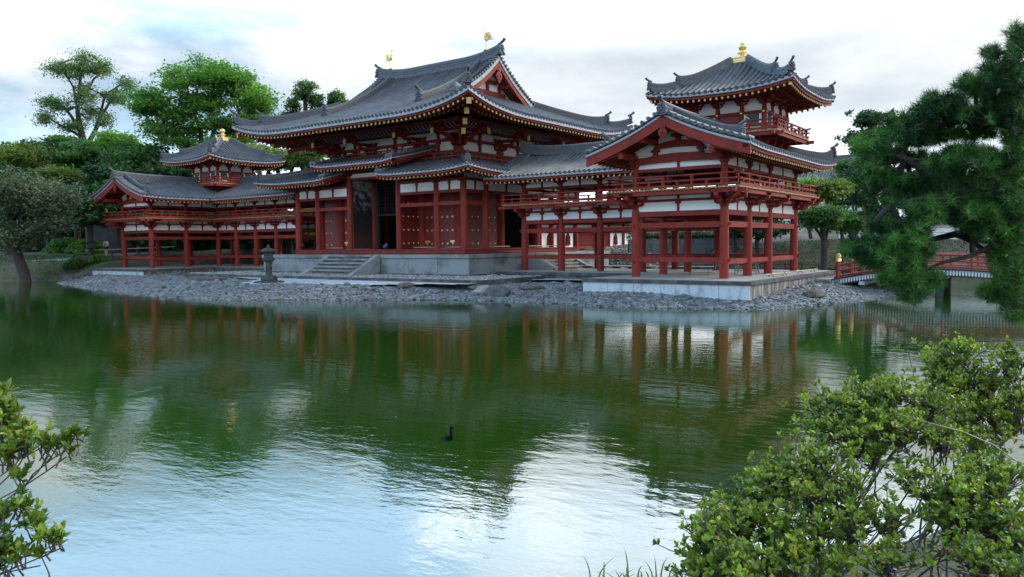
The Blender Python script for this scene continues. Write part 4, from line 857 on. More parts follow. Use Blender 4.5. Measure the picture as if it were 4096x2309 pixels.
capm = MB(); capm.lathe((0, 0, 0), [(.24, 0), (.24, .1), (.33, .2), (.33, .3)], 4, ph=pi/4, smooth=False); capm = capm.mesh('capital', RED)
for x, y, rz in pos:
    inst('bracket', b3, hall, (x, y, 7.10), rz=rz); t = inst('tail_rafter', tr, hall, (x, y, 7.93), rz=rz); inst('gilt_end_plate', g1, t, (x, y, 7.93)); inst('capital', capm, hall, (x, y, 6.92))
for sx in (-1, 1):
    for sy in (-1, 1):
        me = bracket_mesh('bracket', [(sx, 0, 0), (0, sy, 0), (sx, sy, 0)], 3, 1.22, wall='both'); x, y = sx*5.13, HY+sy*3.94; inst('bracket', me, hall, (x, y, 7.10)); inst('capital', capm, hall, (x, y, 6.92))
        for rz in (pi/2*sx, 0 if sy < 0 else pi):
            t = inst('tail_rafter', tr, hall, (x, y, 7.93), rz=rz); inst('gilt_end_plate', g1, t, (x, y, 7.93))
            t.rotation_euler[2] = rz
        m = MB(); d = np.array([sx, sy, 0.]); gg = MB(); c = np.array([x, y, 0.])
        for o_, z_ in ((2.42, 7.66), (3.05, 8.04)): m.beam(c+d*o_+(0, 0, z_), c+d*.2+(0, 0, z_+.85), .18, .24); gg.beam(c+d*(o_+.02)+(0, 0, z_), c+d*(o_-.05)+(0, 0, z_+.02), .23, .32)
        t = part('tail_rafter', m, RED, hall); part('gilt_end_plate', gg, GILT, t)
for x in (-3.62, 0, 3.62):
    for z0, z1 in ((7.07, 7.60), (7.78, 8.22)):
        for sy in (-1, 1): m = MB(); m.bb(x-.07, x+.07, HY+sy*3.94, HY+sy*4.06, z0, z1); m.bb(x-.16, x+.16, HY+sy*3.94, HY+sy*4.08, z1-.12, z1); part('bracket_strut', m, RED, hall)
for y in (-1.97, 1.97):
    for z0, z1 in ((7.07, 7.60), (7.78, 8.22)):
        for sx in (-1, 1): m = MB(); m.bb(sx*5.13, sx*5.25, HY+y-.07, HY+y+.07, z0, z1); m.bb(sx*5.13, sx*5.27, HY+y-.16, HY+y+.16, z1-.12, z1); part('bracket_strut', m, RED, hall)
for x0, x1 in ((-4.8, -2.4), (-1.8, -.2), (.2, 1.8), (2.4, 4.8)):
    m = MB(); m.bb(x0, x1, HY-4.0, HY-3.93, 6.42, 6.90)
    for i in range(int((x1-x0)/.14)): m.bb(x0+i*.14, x0+i*.14+.07, HY-4.04, HY-3.99, 6.42, 6.90)
    part('green_lattice_window', m, GREEN, hall)
for y0, y1 in ((-3.6, -.35), (.35, 3.6)):
    for sx in (-1, 1):
        m = MB(); m.bb(sx*5.13, sx*5.19, HY+y0, HY+y1, 6.42, 6.90)
        for i in range(int((y1-y0)/.14)): m.bb(sx*5.18, sx*5.23, HY+y0+i*.14, HY+y0+i*.14+.07, 6.42, 6.90)
        part('green_lattice_window', m, GREEN, hall)
# upper gallery: lower round the hall, raised over the middle of the front
OVH = 1.42; z0, z1 = 6.24, 6.93; X, Y = 5.13+OVH, 3.94+OVH; RXg = 3.2
m = MB(); m.bb(-X+.05, X-.05, HY-Y+.05, HY+Y-.05, z0-.08, z0-.02); m.bb(-RXg+.05, RXg-.05, HY-Y+.05, HY-3.94, z1-.08, z1-.02); part('gallery_deck', m, PLANK, hall)
for a, b, z, o in (((-X, HY-Y), (-RXg, HY-Y), z0, (0, -1)), ((RXg, HY-Y), (X, HY-Y), z0, (0, -1)), ((X, HY-Y), (X, HY+Y), z0, (1, 0)), ((-X, HY-Y), (-X, HY+Y), z0, (-1, 0)), ((-X, HY+Y), (X, HY+Y), z0, (0, 1)), ((-RXg, HY-Y), (RXg, HY-Y), z1, (0, -1)), ((RXg, HY-Y), (RXg, HY-3.94), z1, (1, 0)), ((-RXg, HY-Y), (-RXg, HY-3.94), z1, (-1, 0))):
    deck_edge(hall, a, b, z, o); a2 = (a[0]-np.sign(a[0])*.1, a[1]-np.sign(a[1]-HY)*.1); b2 = (b[0]-np.sign(b[0])*.1, b[1]-np.sign(b[1]-HY)*.1)
    cr = z == z1
    railing(hall, a2, b2, z, ea=.2 if abs(a[0]) in (X, RXg) else 0, eb=.2 if abs(b[0]) in (X, RXg) else 0, h=.52)
ring('gallery_beam', 6.02, 6.14, .75, .88); ring('gallery_beam', 5.86, 6.0, .1, .3)
m = MB()
for x in np.arange(-4.6, 4.7, .92): m.bb(x-.08, x+.08, HY-Y+.12, HY-3.9, 6.0, 6.12)
for y in np.arange(-3.4, 3.5, .85): m.bb(4.9, X-.12, HY+y-.08, HY+y+.08, 6.0, 6.12)
part('gallery_joists', m, RED, hall)
m = MB(); m.bb(-RXg+.15, RXg-.15, HY-Y+.12, HY-3.9, 6.7, 6.84); part('gallery_joists', m, RED, hall)

# ================================================================ tail corridor behind the hall
tail = thing('rear_corridor', 'low white-walled rear corridor with bell-shaped lattice windows, seen under the right wing', 'corridor', (0, 24, .2))
TX, TY0, TY1 = 1.97, HY+5.91, 34.2
tcm = MB(); tcm.lathe((0, 0, 0), [(.15, 0), (.15, 3.2)], 14); tcm = tcm.mesh('column', RED); TYs = np.linspace(TY0+.6, TY1, 8)
for y in TYs:
    for sx in (-1, 1): inst('column', tcm, tail, (sx*TX, y, .1))
m = MB(); m.bb(-TX+.05, TX-.05, TY0, TY1, 1.1, 3.35); part('wall', m, WHITE, tail)
m = MB()
for z_, h_ in ((1.10, .16), (1.98+.42, .10), (2.66, .12), (3.05, .14)): m.bb(-TX-.06, TX+.06, TY0, TY1, z_-h_/2, z_+h_/2)
part('tie_beams', m, RED, tail)
def bellwin(yc):
    w_ = .30; h = .92; half = [(w_*1.08, 0), (w_*1.0, .1), (w_*.9, .45), (w_*.82, .66), (w_*.55, .82), (w_*.18, .9), (0, .99)]
    o = half+[(-a, b) for a, b in half[::-1][1:]]
    m = MB(); m.prism(o, (TX+.0, yc, 1.34), (0, 1, 0), (0, 0, 1), (1, 0, 0), .12); f = part('window', m, RED, tail)
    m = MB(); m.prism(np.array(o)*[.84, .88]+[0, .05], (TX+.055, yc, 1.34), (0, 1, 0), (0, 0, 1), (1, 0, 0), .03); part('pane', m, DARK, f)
    m = MB()
    for k in (-.18, -.09, 0, .09, .18): m.bb(TX+.065, TX+.10, yc+k-.016, yc+k+.016, 1.40, 2.12-abs(k)*.8)
    for z_ in (1.6, 1.8, 2.0): m.bb(TX+.07, TX+.10, yc-.22, yc+.22, z_-.015, z_+.015)
    part('window_bars', m, RED, f)
for y in ((TYs[1]+TYs[2])/2, (TYs[2]+TYs[3])/2, (TYs[5]+TYs[6])/2-.1): bellwin(y)
m = MB(); ya, yb = TYs[3]+.25, TYs[5]-.25; m.bb(TX-.04, TX+.02, ya, yb, 1.25, 2.34); f = part('lattice_window', m, DARK, tail); m = MB()
for y in np.arange(ya, yb, .165): m.bb(TX+.02, TX+.07, y, y+.075, 1.2, 2.36)
for z_ in (1.5, 1.75, 2.0): m.bb(TX+.015, TX+.06, ya, yb, z_-.02, z_+.02)
part('window_bars', m, RED, f)
PT = lambda q: (lambda s, t: np.stack([q*(3.2-t)+0*s, s+0*t, 3.55+.42*t], -1))
m = MB()
for q in (-1, 1): tiled_face(m, PT(q), TY0+.5, TY1+1, .29, lambda s: s*0+3.2, n=5)
part('roof', m, [TILE, TILED], tail)
for q in (-1, 1): eave(tail, PT(q), TY0+.5, TY1+1, (-q, 0, 0), rows=1, ln=1.1, depth=1.2, ins=(.14,))

# ================================================================ stone podiums
def slab_wall(mb, x0, x1, y0, y1, z0, z1, joint, m=0):
    """box whose faces are panels parted by open joints"""
    mb.bb(x0+.05, x1-.05, y0+.05, y1-.05, z0, z1-.01, 1)
    for ax, a0, a1 in ((0, x0, x1), (1, y0, y1)):
        n = max(1, int(round((a1-a0)/joint)))
        for i in range(n):
            p, q = a0+(a1-a0)*i/n+.012, a0+(a1-a0)*(i+1)/n-.012
            for s_ in (0, 1):
                if ax == 0: yy = y0 if s_ == 0 else y1-.06; mb.bb(p, q, yy, yy+.06, z0, z1, m)
                else: xx = x0 if s_ == 0 else x1-.06; mb.bb(xx, xx+.06, p, q, z0, z1, m)
pod = thing('stone_platform', 'tall pale stone platform with steps under the central hall', 'stone platform', (0, HY, -.3))
m = MB(); slab_wall(m, -8.75, 8.75, 1.72, 16.8, -.12, .76, 2.15); part('panel_wall', m, [STONE, STONED], pod)
m = MB(); m.bb(-8.83, 8.83, 1.64, 16.88, .76, .95); part('cap_stones', m, STONE, pod)
m = MB(); m.bb(-8.95, 8.95, 1.52, 17.0, -.30, -.115); part('base_course', m, STONED, pod)
def stairs(cx, cy, dx, dy, wd, n, z0, z1, ln, nm):
    """flight coming out of (cx,cy) in direction (dx,dy)"""
    m = MB(); e = np.array([-dy, dx, 0.]); d = np.array([dx, dy, 0.]); st = ln/n
    for i in range(n):
        zt = z1-(z1-z0)*(i)/n; p = np.array([cx, cy, 0])+d*st*(i+.5); m.box((p[0], p[1], (z0+zt)/2-.01), (abs(d[0])*st+abs(e[0])*wd, abs(d[1])*st+abs(e[1])*wd, zt-z0-.02), 0, 1)
        p = p+d*st*.5; m.box((p[0]-d[0]*(st/2-.03), p[1]-d[1]*(st/2-.03), zt-.045), (abs(d[0])*(st+.02)+abs(e[0])*(wd-.002), abs(d[1])*(st+.02)+abs(e[1])*(wd-.002), .09), 0, 0)
    part('steps', m, [STONE, STONED] if nm else [PLANK, STONEB], pod)
    for s_ in (-1, 1):
        m = MB(); o = np.array([cx, cy, 0])+e*s_*(wd/2+.2); m.prism([(0, z0), (ln+.35, z0), (ln+.35, z0+.12), (.1, z1+.015), (0, z1+.015)], o, d, (0, 0, 1), e, .36); part('stair_cheek', m, STONE, pod)
stairs(0, 1.62, 0, -1, 3.7, 6, -.30, .93, 1.9, 1)
stairs(8.85, 9.1, 1, 0, 3.3, 5, -.02, .90, 1.5, 0)
stairs(-8.85, 9.1, -1, 0, 3.3, 5, -.02, .90, 1.5, 0)
for sx, lb in ((1, 'low stone platform under the right wing, its white front nearest the pond'), (-1, 'low stone platform under the left wing by the far bank')):
    r_ = thing('stone_platform', lb, 'stone platform', (sx*XC, YC, -.6), 'low platforms under the wings'); mi_ = sx < 0
    x0, x1 = (17.72, 25.0); y0 = -1.70; y1 = 10.9
    m = MB(); m.bb(x0, x1, y0, y1, -.15, -.01); m.bb(8.95, x0, 3.78, y1, -.15, -.012); part('edge_slab', m, STONED, r_, mi_)
    m = MB(); m.bb(x0+.25, x1-.25, y0+.25, y1-.25, -.02, 0.0); m.bb(9.1, x0+.25, 4.0, y1-.25, -.022, -.002); part('earth_floor', m, FLOORM, r_, mi_)
    m = MB(); n = 6 if sx > 0 else 8
    m.bb(x0+.08, x1-.08, y0+.10, 3.9, -.74, -.15, 1)
    for i in range(n): m.bb(x0+.05+(x1-x0-.1)*i/n+.01, x0+.05+(x1-x0-.1)*(i+1)/n-.01, y0+.06, y0+.12, -.70, -.15)
    part('front_panels', m, [STONEW, STONED], r_, mi_)
    m = MB(); slab_wall(m, x0+.06, x1-.06, y0+.13, y1-.06, -.78, -.15, 1.3); part('side_panels', m, [STONEB, STONED], r_, mi_)
    m = MB(); slab_wall(m, 9.0, x0+.1, 3.84, y1-.06, -.75, -.15, 1.7); part('side_panels', m, [STONED, STONED], r_, mi_)
# gravel terrace in front of the hall platform
ter = MB(); ter.bb(-12.2, 12.2, -1.75, 3.6, -.75, -.24)
for i in range(22): ter.bb(-12.3+i*1.118+.01, -12.3+(i+1)*1.118-.01, -1.98, -1.72, -.75, -.19)
for sx in (-1, 1):
    for i in range(5): ter.bb(sx*12.16, sx*12.38, -1.9+i*1.1+.01, -1.9+(i+1)*1.1-.01, -.75, -.195)
solo('terrace_kerb', ter, STONED, 'low stained stone kerb holding the gravel terrace before the hall steps', 'kerb')
# ================================================================ terrain
ISL = np.array([(-24.8, -4.05), (-20, -5.4), (-15, -6.9), (-10, -7.8), (-5.96, -8.6), (-2, -9.2), (1.87, -9.4), (3.3, -8.8), (5, -7.7), (9.2, -5.8), (11.5, -4.5), (13.3, -3.7), (15.5, -3.55), (17.8, -3.6), (20, -4.0), (23, -3.35), (24.8, -2.85), (26.1, -2.1), (26.9, .9), (27.6, 3.3), (28.2, 6.9), (28.9, 9.5), (27.6, 11.6), (25.5, 12.3), (16, 12.6), (11.5, 14), (11.2, 24), (13.0, 25.4), (16.3, 27.6), (21, 30.5), (30, 34.5), (44, 38), (70, 46), (140, 60), (1500, 200), (1500, 1600), (-1600, 1600), (-1600, -300), (-140, -60), (-60, -22), (-40, -9.5), (-32.4, -5.2), (-30.1, -3.8), (-29, -2.6), (-27.0, -3.0)])
_lat = lambda a, b: (CAM[0]+a*_c-b*_s, CAM[1]+a*_s+b*_c)           # (right, ahead) of the viewpoint
NEAR = np.array([_lat(*p) for p in [(-300, -60), (-60, -8), (-20, 0.5), (-8, 2.0), (-4, 2.7), (-1.5, 3.3), (.1, 4.05), (1.1, 4.9), (2.1, 5.9), (4, 6.6), (8, 8), (16, 12), (40, 30), (300, 160), (300, -700), (-300, -700)]])
def sdist(poly, x, y):
    """signed distance to a polygon, positive inside"""
    x = np.asarray(x, float); y = np.asarray(y, float); best = np.full(x.shape, 1e9); ins = np.zeros(x.shape, bool)
    for i in range(len(poly)):
        ax, ay = poly[i]; bx, by = poly[(i+1) % len(poly)]; dx, dy = bx-ax, by-ay
        t = np.clip(((x-ax)*dx+(y-ay)*dy)/(dx*dx+dy*dy), 0, 1); best = np.minimum(best, (x-ax-t*dx)**2+(y-ay-t*dy)**2)
        c = ((ay > y) != (by > y)) & (x < dx*(y-ay)/(dy if abs(dy) > 1e-9 else 1e-9)+ax); ins ^= c
    d = np.sqrt(best); return np.where(ins, d, -d)
def sm(a, b, x): t = np.clip((x-a)/(b-a), 0, 1); return t*t*(3-2*t)
ZWAT = -0.95
def hgt(x, y):
    x = np.asarray(x, float); y = np.asarray(y, float)
    d = sdist(ISL, x, y); n = sdist(NEAR, x, y)
    beach = -0.95+.46*sm(-.2, 3.1, d)+.0*x                                          # pebble beach and court round the hall
    bank = -0.95+1.45*sm(-.1, 4.0, d)+.9*sm(3, 14, d)                              # grassy banks
    court = sm(-27.5, -25.5, x)*sm(29.2, 28.6, x)*sm(25.0, 22.5, y)
    left = sm(-24, -32, x)
    z = np.where(d > 0, beach*court+bank*(1-court), -0.95+np.maximum(d*.35, -1.1))
    z = z+np.where((d > 3) & (x < -26), -.25*left*sm(3, 6, d), 0)
    hill = 34*np.exp(-(((x+455)/75)**2+((y-150)/95)**2))+24*np.exp(-(((x+430)/60)**2+((y-215)/70)**2))
    z = z+np.where(d > 20, hill*sm(20, 90, d), 0)+np.where(d > 0, 3.2*sm(24, 60, d)*sm(60, -30, x), 0)
    zn = -0.95+1.05*sm(-.2, 5.5, n)
    return np.where(n > -3, np.maximum(z, np.where(n > 0, zn, -0.95+np.maximum(n*.35, -1.1))), z)
def axis(lo, hi, step, far):
    a = np.arange(lo, hi+step/2, step); g = np.cumsum(step*1.28**np.arange(1, 40)); g = g[g < far]
    return np.concatenate([lo-g[::-1], a, hi+g])
gx = axis(-46, 46, .5, 1500); gy = axis(-36, 44, .5, 1500); GX, GY = np.meshgrid(gx, gy, indexing='ij'); GZ = hgt(GX, GY)+RG.normal(0, .006, GX.shape)
m = MB(); m.grid(np.stack([GX, GY, GZ], -1))
SOIL = mat('dry_grassy_earth', (0.105, 0.085, 0.062), 0.95, col2=(0.055, 0.075, 0.028), nscale=.35, bump=.7, bscale=9, mixlo=.40, mixhi=.60, ndetail=10)
o = link('ground', m.mesh('ground', SOIL)); tag(o, kind='structure')
# pond water: green and turbid, with patches of ripple
WAT = bpy.data.materials.new('green_pond_water'); WAT.use_nodes = True; t = WAT.node_tree; b = t.nodes['Principled BSDF']
b.inputs['Base Color'].default_value = (0.014, 0.047, 0.0050, 1); b.inputs['Roughness'].default_value = 0.015; b.inputs['IOR'].default_value = 1.72
ge = t.nodes.new('ShaderNodeNewGeometry')
def wn(scale, det, st, rot, rough=.5):
    mpn = t.nodes.new('ShaderNodeMapping'); mpn.inputs['Scale'].default_value = st; mpn.inputs['Rotation'].default_value = (0, 0, rot); t.links.new(ge.outputs['Position'], mpn.inputs[0])
    n = t.nodes.new('ShaderNodeTexNoise'); n.inputs['Scale'].default_value = scale; n.inputs['Detail'].default_value = det; n.inputs['Roughness'].default_value = rough; t.links.new(mpn.outputs[0], n.inputs[0]); return n.outputs[0]
w1 = wn(1.0, 3, (1.6, 3.6, 1), -YAW, .5); w2 = wn(1.0, 3, (6, 13, 1), -YAW-.25, .6); w3 = wn(.11, 2, (1, 1.8, 1), -YAW)
rp = t.nodes.new('ShaderNodeMapRange'); rp.interpolation_type = 'SMOOTHSTEP'; rp.inputs[1].default_value = .38; rp.inputs[2].default_value = .62; rp.inputs[3].default_value = .35; rp.inputs[4].default_value = 1.5; t.links.new(w3, rp.inputs[0])
hsum = mth(t, 'ADD', mth(t, 'MULTIPLY', w1, .011), mth(t, 'MULTIPLY', mth(t, 'MULTIPLY', w2, .0030), rp.outputs[0]))
bp = t.nodes.new('ShaderNodeBump'); bp.inputs['Strength'].default_value = 1.0; bp.inputs['Distance'].default_value = 0.42; t.links.new(hsum, bp.inputs['Height']); t.links.new(bp.outputs[0], b.inputs['Normal'])
m = MB(); m.add([(-900, -400, ZWAT), (900, -400, ZWAT), (900, 400, ZWAT), (-900, 400, ZWAT)], [(0, 1, 2, 3)])
o = link('pond_water', m.mesh('pond_water', WAT)); tag(o, kind='structure')

# white sand court, lower gravel sheet
def sheet(name, poly, zoff, mt, res=.4, zf=hgt, label=None, kind='structure'):
    poly = np.array(poly, float); lo = poly.min(0); hi = poly.max(0); nx, ny = np.maximum(2, ((hi-lo)/res).astype(int)+1)
    X, Y = np.meshgrid(np.linspace(lo[0], hi[0], nx), np.linspace(lo[1], hi[1], ny), indexing='ij'); keep = sdist(poly, X, Y) > 0
    i, j = np.nonzero(keep[:-1, :-1] & keep[1:, :-1] & keep[1:, 1:] & keep[:-1, 1:]); V = np.stack([X, Y, zf(X, Y)+zoff], -1).reshape(-1, 3)
    f = np.stack([i*ny+j, (i+1)*ny+j, (i+1)*ny+j+1, i*ny+j+1], -1); m = MB(); m.add(V, f, 0, True); o = link(name, m.mesh(name, mt)); tag(o, label, kind=kind); return o
SANDP = [(-12.3, -1.5), (-7.4, -2.1), (-3.1, -3.1), (-1.4, -5.5), (0.05, -6.1), (1.6, -5.2), (2.4, -4.3), (5, -4.3), (7.5, -4.0), (9.4, -3.1), (11.2, -3.0), (12.2, -2.6), (12.4, -1.5), (12.3, 1.6), (13.5, 2.4), (15, 2.5), (16.6, .9), (17.9, .6), (17.9, 4.5), (-12.3, 4.5)]
SAND = mat('raked_white_sand', (0.46, 0.50, 0.53), 0.95, col2=(0.38, 0.41, 0.44), nscale=2, bump=.3, bscale=40)
GRAV = mat('dark_gravel', (0.07, 0.075, 0.085), 0.9, col2=(0.12, 0.13, 0.14), nscale=6, bump=.8, bscale=12)  # dark sheet that shows between the cobbles
sheet('gravel_bed', [(-25.3, -4.5), (-20, -5.8), (-15, -7.3), (-6, -9.1), (1.9, -9.9), (5.2, -8.3), (13.3, -4.2), (17.8, -4.1), (20, -4.5), (25, -3.4), (26.7, -2.3), (28.4, 3), (29.3, 9.5), (27.5, 12), (24.9, 11), (11, 16), (-11, 16), (-25, 11), (-25.6, -1)], .012, GRAV)
sheet('white_sand', SANDP, 0.0, SAND, .3, lambda x, y: -.43+.10*sm(-4.5, -2.0, y)+.0*x)
# cobbles
def ico(sub):
    import bmesh
    bm = bmesh.new(); bmesh.ops.create_icosphere(bm, subdivisions=sub, radius=1.0); v = np.array([p.co[:] for p in bm.verts]); f = np.array([[q.index for q in p.verts] for p in bm.faces]); bm.free(); return v, f
I1 = ico(1); I2 = ico(2)
def scatter(mb, pts, size, flat=.45, base=I1, jit=.18, sink=.3, zf=hgt, m=0, tilt=.25):
    v, f = base; n = len(pts); k = len(v)
    sc = size*RG.uniform(.6, 1.35, (n, 1))*np.stack([RG.uniform(.8, 1.3, n), RG.uniform(.6, .95, n), RG.uniform(.75, 1.25, n)*flat], -1)
    V = v[None]*(1+RG.normal(0, jit, (n, k, 1))*.6)*sc[:, None]
    a = RG.uniform(0, 2*pi, n); tx = RG.normal(0, tilt, n); ca, sa = np.cos(a), np.sin(a); V[..., 2] += V[..., 0]*tx[:, None]
    X = V[..., 0]*ca[:, None]-V[..., 1]*sa[:, None]; Y = V[..., 0]*sa[:, None]+V[..., 1]*ca[:, None]
    z = zf(pts[:, 0], pts[:, 1])[:, None]+V[..., 2]+(sc[:, 2]*(1-sink))[:, None]
    P = np.stack([X+pts[:, :1], Y+pts[:, 1:2], z], -1).reshape(-1, 3)
    mb.add(P, (f[None]+np.arange(n)[:, None, None]*k).reshape(-1, 3), m, True)
def rand_in(poly, n, extra=None):
    poly = np.array(poly); lo = poly.min(0); hi = poly.max(0); out = []; c = 0
    while c < n:
        p = RG.uniform(lo, hi, (n*3, 2)); k = sdist(poly, p[:, 0], p[:, 1]) > 0
        if extra is not None: k &= extra(p)
        out.append(p[k]); c += k.sum()
    return np.concatenate(out)[:n]
PEB = mat('blue_grey_cobble', (0.112, 0.123, 0.134), 0.75, col2=(0.19, 0.20, 0.208), nscale=3, island=.55)
BEACH = [(-24.9, -4.3), (-20, -5.65), (-15, -7.15), (-10, -8.05), (-5.96, -8.85), (-2, -9.4), (1.87, -9.6), (3.3, -9.0), (5, -7.9), (9.2, -6.0), (11.5, -4.7), (13.3, -3.95), (15.5, -3.8), (17.8, -3.85), (20, -4.25), (23, -3.6), (24.8, -3.1), (26.35, -2.2), (27.15, .9), (27.85, 3.3), (28.45, 6.9), (29.1, 9.5), (27.8, 11.9), (24.95, 11.0), (24.95, -1.6), (17.75, -1.6), (17.75, .7), (16.6, .9), (15, 2.4), (13.5, 2.3), (12.5, 1.5), (12.3, -2.5), (11.3, -2.9), (9.4, -3.0), (7.5, -3.9), (5, -4.2), (2.4, -4.2), (1.6, -5.1), (0.05, -6.0), (-1.4, -5.4), (-3.1, -3.0), (-7.4, -2.0), (-12.3, -1.4), (-12.3, 3.7), (-17.8, 3.7), (-17.8, -1.6), (-24.9, -1.6)]
m = MB(); p = rand_in(BEACH, 44000); near = np.hypot(p[:, 0]-CAM[0], p[:, 1]-CAM[1]) < 36
scatter(m, p[near], .078, base=I1, flat=.45); scatter(m, p[~near], .075, base=I1, flat=.42); q = rand_in(BEACH, 700); scatter(m, q, .13, base=I2, flat=.5)
tag(link('pebble_beach', m.mesh('pebble_beach', PEB)), kind='stuff')
PEB2 = mat('pale_terrace_gravel', (0.34, 0.33, 0.32), 0.8, col2=(0.22, 0.21, 0.21), nscale=4, island=.5)
m = MB(); p = rand_in([(-12.1, -1.7), (12.1, -1.7), (12.1, 3.6), (8.9, 3.6), (8.9, 1.5), (-8.9, 1.5), (-8.9, 3.6), (-12.1, 3.6)], 9000); scatter(m, p, .075, flat=.6, zf=lambda x, y: x*0-.25)
p = rand_in([(2.6, 17.5), (11, 17.5), (11, 24), (2.6, 30)], 1500); scatter(m, p, .1, flat=.5)
tag(link('terrace_gravel', m.mesh('terrace_gravel', PEB2)), kind='stuff')

# rocks
def rock(x, y, r, flat, label, seed, mt=None, z=None, el=1.0, group=None):
    g = np.random.default_rng(seed); v, f = ico(3); D = g.normal(size=(14, 3)); D /= np.linalg.norm(D, axis=1)[:, None]; h = g.uniform(.72, 1.02, 14)
    q = v/np.linalg.norm(v, axis=1)[:, None]; s_ = np.min(np.where(q@D.T > .05, h/np.maximum(q@D.T, .05), 9), axis=1); s_ = np.minimum(s_, 1.15); v = q*s_[:, None]*(1+g.normal(0, .018, (len(v), 1)))
    v = v*np.array([r*el, r, r*flat]); a = g.uniform(0, pi); v = v@np.array([(math.cos(a), math.sin(a), 0), (-math.sin(a), math.cos(a), 0), (0, 0, 1)])
    zz = float(hgt(x, y)) if z is None else z; m = MB(); m.add(v+np.array([x, y, zz+r*flat*.35]), f, 0, False)
    return solo('rock', m, mt or ROCKM, label, 'rock', group)
ROCKM = mat('brown_lichened_rock', (0.09, 0.075, 0.065), 0.9, col2=(0.24, 0.23, 0.21), nscale=3, bump=.6, bscale=14, mixlo=.5, mixhi=.75)
ROCKG = mat('dark_garden_rock', (0.06, 0.062, 0.068), 0.9, col2=(0.13, 0.13, 0.14), nscale=4, bump=.6, bscale=14)
rock(14.05, -2.65, .50, .75, 'dark rounded boulder on the pebbles in front of the right wing', 1, ROCKG, el=1.25)
rock(13.1, -2.45, .42, .75, 'pale cracked boulder touching the dark boulder on the beach', 2, mat('pale_cracked_rock', (.36, .33, .30), .9, col2=(.16, .14, .13), nscale=4, bump=.6), el=1.3)
rock(12.3, -1.9, .45, .4, 'low flat brown rock left of the pale boulder', 3, el=1.3)
rock(14.9, -1.3, .45, .35, 'low brown slab just behind the dark boulder', 4, el=1.6)
rock(8.9, -3.2, .42, .42, 'lone brown rock between sand and pebbles before the hall platform', 5, el=1.5)
rock(-6.0, -4.3, .60, .42, 'long low brown rock left of the stone lantern', 6, el=1.8)
rock(-7.3, -3.3, .34, .75, 'upright brown rock at the end of the long low rock', 7)
rock(-7.9, -3.2, .28, .6, 'small brown rock behind the long low rock', 8)
rock(-15.9, -.4, .5, .5, 'dark rock lying close to the left wing platform', 9, ROCKG)
rock(26.2, 2.2, .42, .6, 'brown rock on the pebbles beside the right platform side wall', 10)

# stone lantern
LX, LY = .0, -4.33
lan = thing('stone_lantern', 'weathered dark stone lantern standing on the white sand in front of the hall', 'lantern', (LX, LY, -.5))
m = MB(); m.lathe((LX, LY, -.5), [(.80, 0), (.82, .09), (.74, .16)], 8, smooth=False, ph=.3); m.lathe((LX, LY, -.35), [(.42, 0), (.44, .06), (.42, .20), (.34, .27), (.24, .30)], 6, smooth=False); part('base', m, LANT, lan)
m = MB(); m.lathe((LX, LY, -.06), [(.20, 0), (.185, .05), (.165, .1), (.165, .40), (.19, .42), (.19, .48), (.165, .50), (.165, .78), (.20, .84)], 18); part('shaft', m, LANT, lan)
m = MB(); m.lathe((LX, LY, .66), [(.18, 0), (.29, .08), (.33, .12), (.33, .18), (.26, .21)], 6, smooth=False); part('platform', m, LANT, lan)
m = MB(); m.lathe((LX, LY, .86), [(.24, 0), (.24, .34)], 6, smooth=False); fb = part('fire_box', m, LANT, lan)
m = MB(); d = np.array([math.cos(-pi/3), math.sin(-pi/3), 0]); m.tube([np.array([LX, LY, 1.04])+d*.20, np.array([LX, LY, 1.04])+d*.215], .05, 12); part('light_opening', m, DARK, fb)
m = MB(); m.lathe((LX, LY, 1.19), [(.26, .03), (.40, 0), (.43, .05), (.41, .09), (.30, .15), (.17, .21), (.10, .24)], 6, smooth=False)
for k in range(6): a = k*pi/3; c = np.array([LX+.40*math.cos(a), LY+.40*math.sin(a), 1.25]); m.tube([c, c+np.array([.05*math.cos(a), .05*math.sin(a), .06])], [.055, .025], 6)
part('roof', m, LANT, lan)
m = MB(); m.lathe((LX, LY, 1.41), [(.09, 0), (.11, .03), (.07, .05), (.09, .09), (.07, .14), (.015, .19)], 14); part('jewel_top', m, LANT, lan)

# bamboo barrier poles lying on little forked feet
BPR = []
def barrier(x0, y0, x1, y1, z, label):
    r_ = thing('bamboo_barrier', label, 'barrier', ((x0+x1)/2, (y0+y1)/2, z), 'low bamboo barrier poles'); a = np.array([x0, y0, z+.10]); b = np.array([x1, y1, z+.10]); m = MB(); m.tube([a, b], .028, 8)
    for u in np.linspace(.05, .95, 6): m.tube([a+(b-a)*(u-.004), a+(b-a)*(u+.004)], .032, 8)
    part('pole', m, BAMBOO, r_); d = (b-a)/np.linalg.norm(b-a); n = np.array([-d[1], d[0], 0])
    for u in (.22, .78):
        c = a+(b-a)*u; m = MB(); m.tube([c-n*.12-(0, 0, .10), c+n*.05+(0, 0, .08)], .014, 6); m.tube([c+n*.12-(0, 0, .10), c-n*.05+(0, 0, .08)], .014, 6); part('forked_foot', m, IRON, r_)
barrier(-4.9, 3.75, -3.3, 3.75, 1.24, 'short bamboo pole on feet beside the black door leaf'); barrier(2.75, 3.85, 4.7, 3.85, 1.24, 'bamboo pole on feet left of centre on the right front aisle floor'); barrier(5.3, 3.85, 6.8, 3.85, 1.24, 'bamboo pole on feet nearest the front right corner of the hall floor')
barrier(6.7, 6.0, 6.7, 8.2, 1.24, 'bamboo pole on feet along the side of the hall floor'); barrier(6.7, 10.2, 6.7, 13.6, 1.24, 'long bamboo pole before the dark side opening of the hall')
barrier(10.9, 6.0, 12.7, 6.3, 0.0, 'bamboo pole on feet at the bottom of the side steps'); barrier(20.2, 3.1, 21.5, 3.7, 0.0, 'bamboo pole on feet between the columns of the right wing')
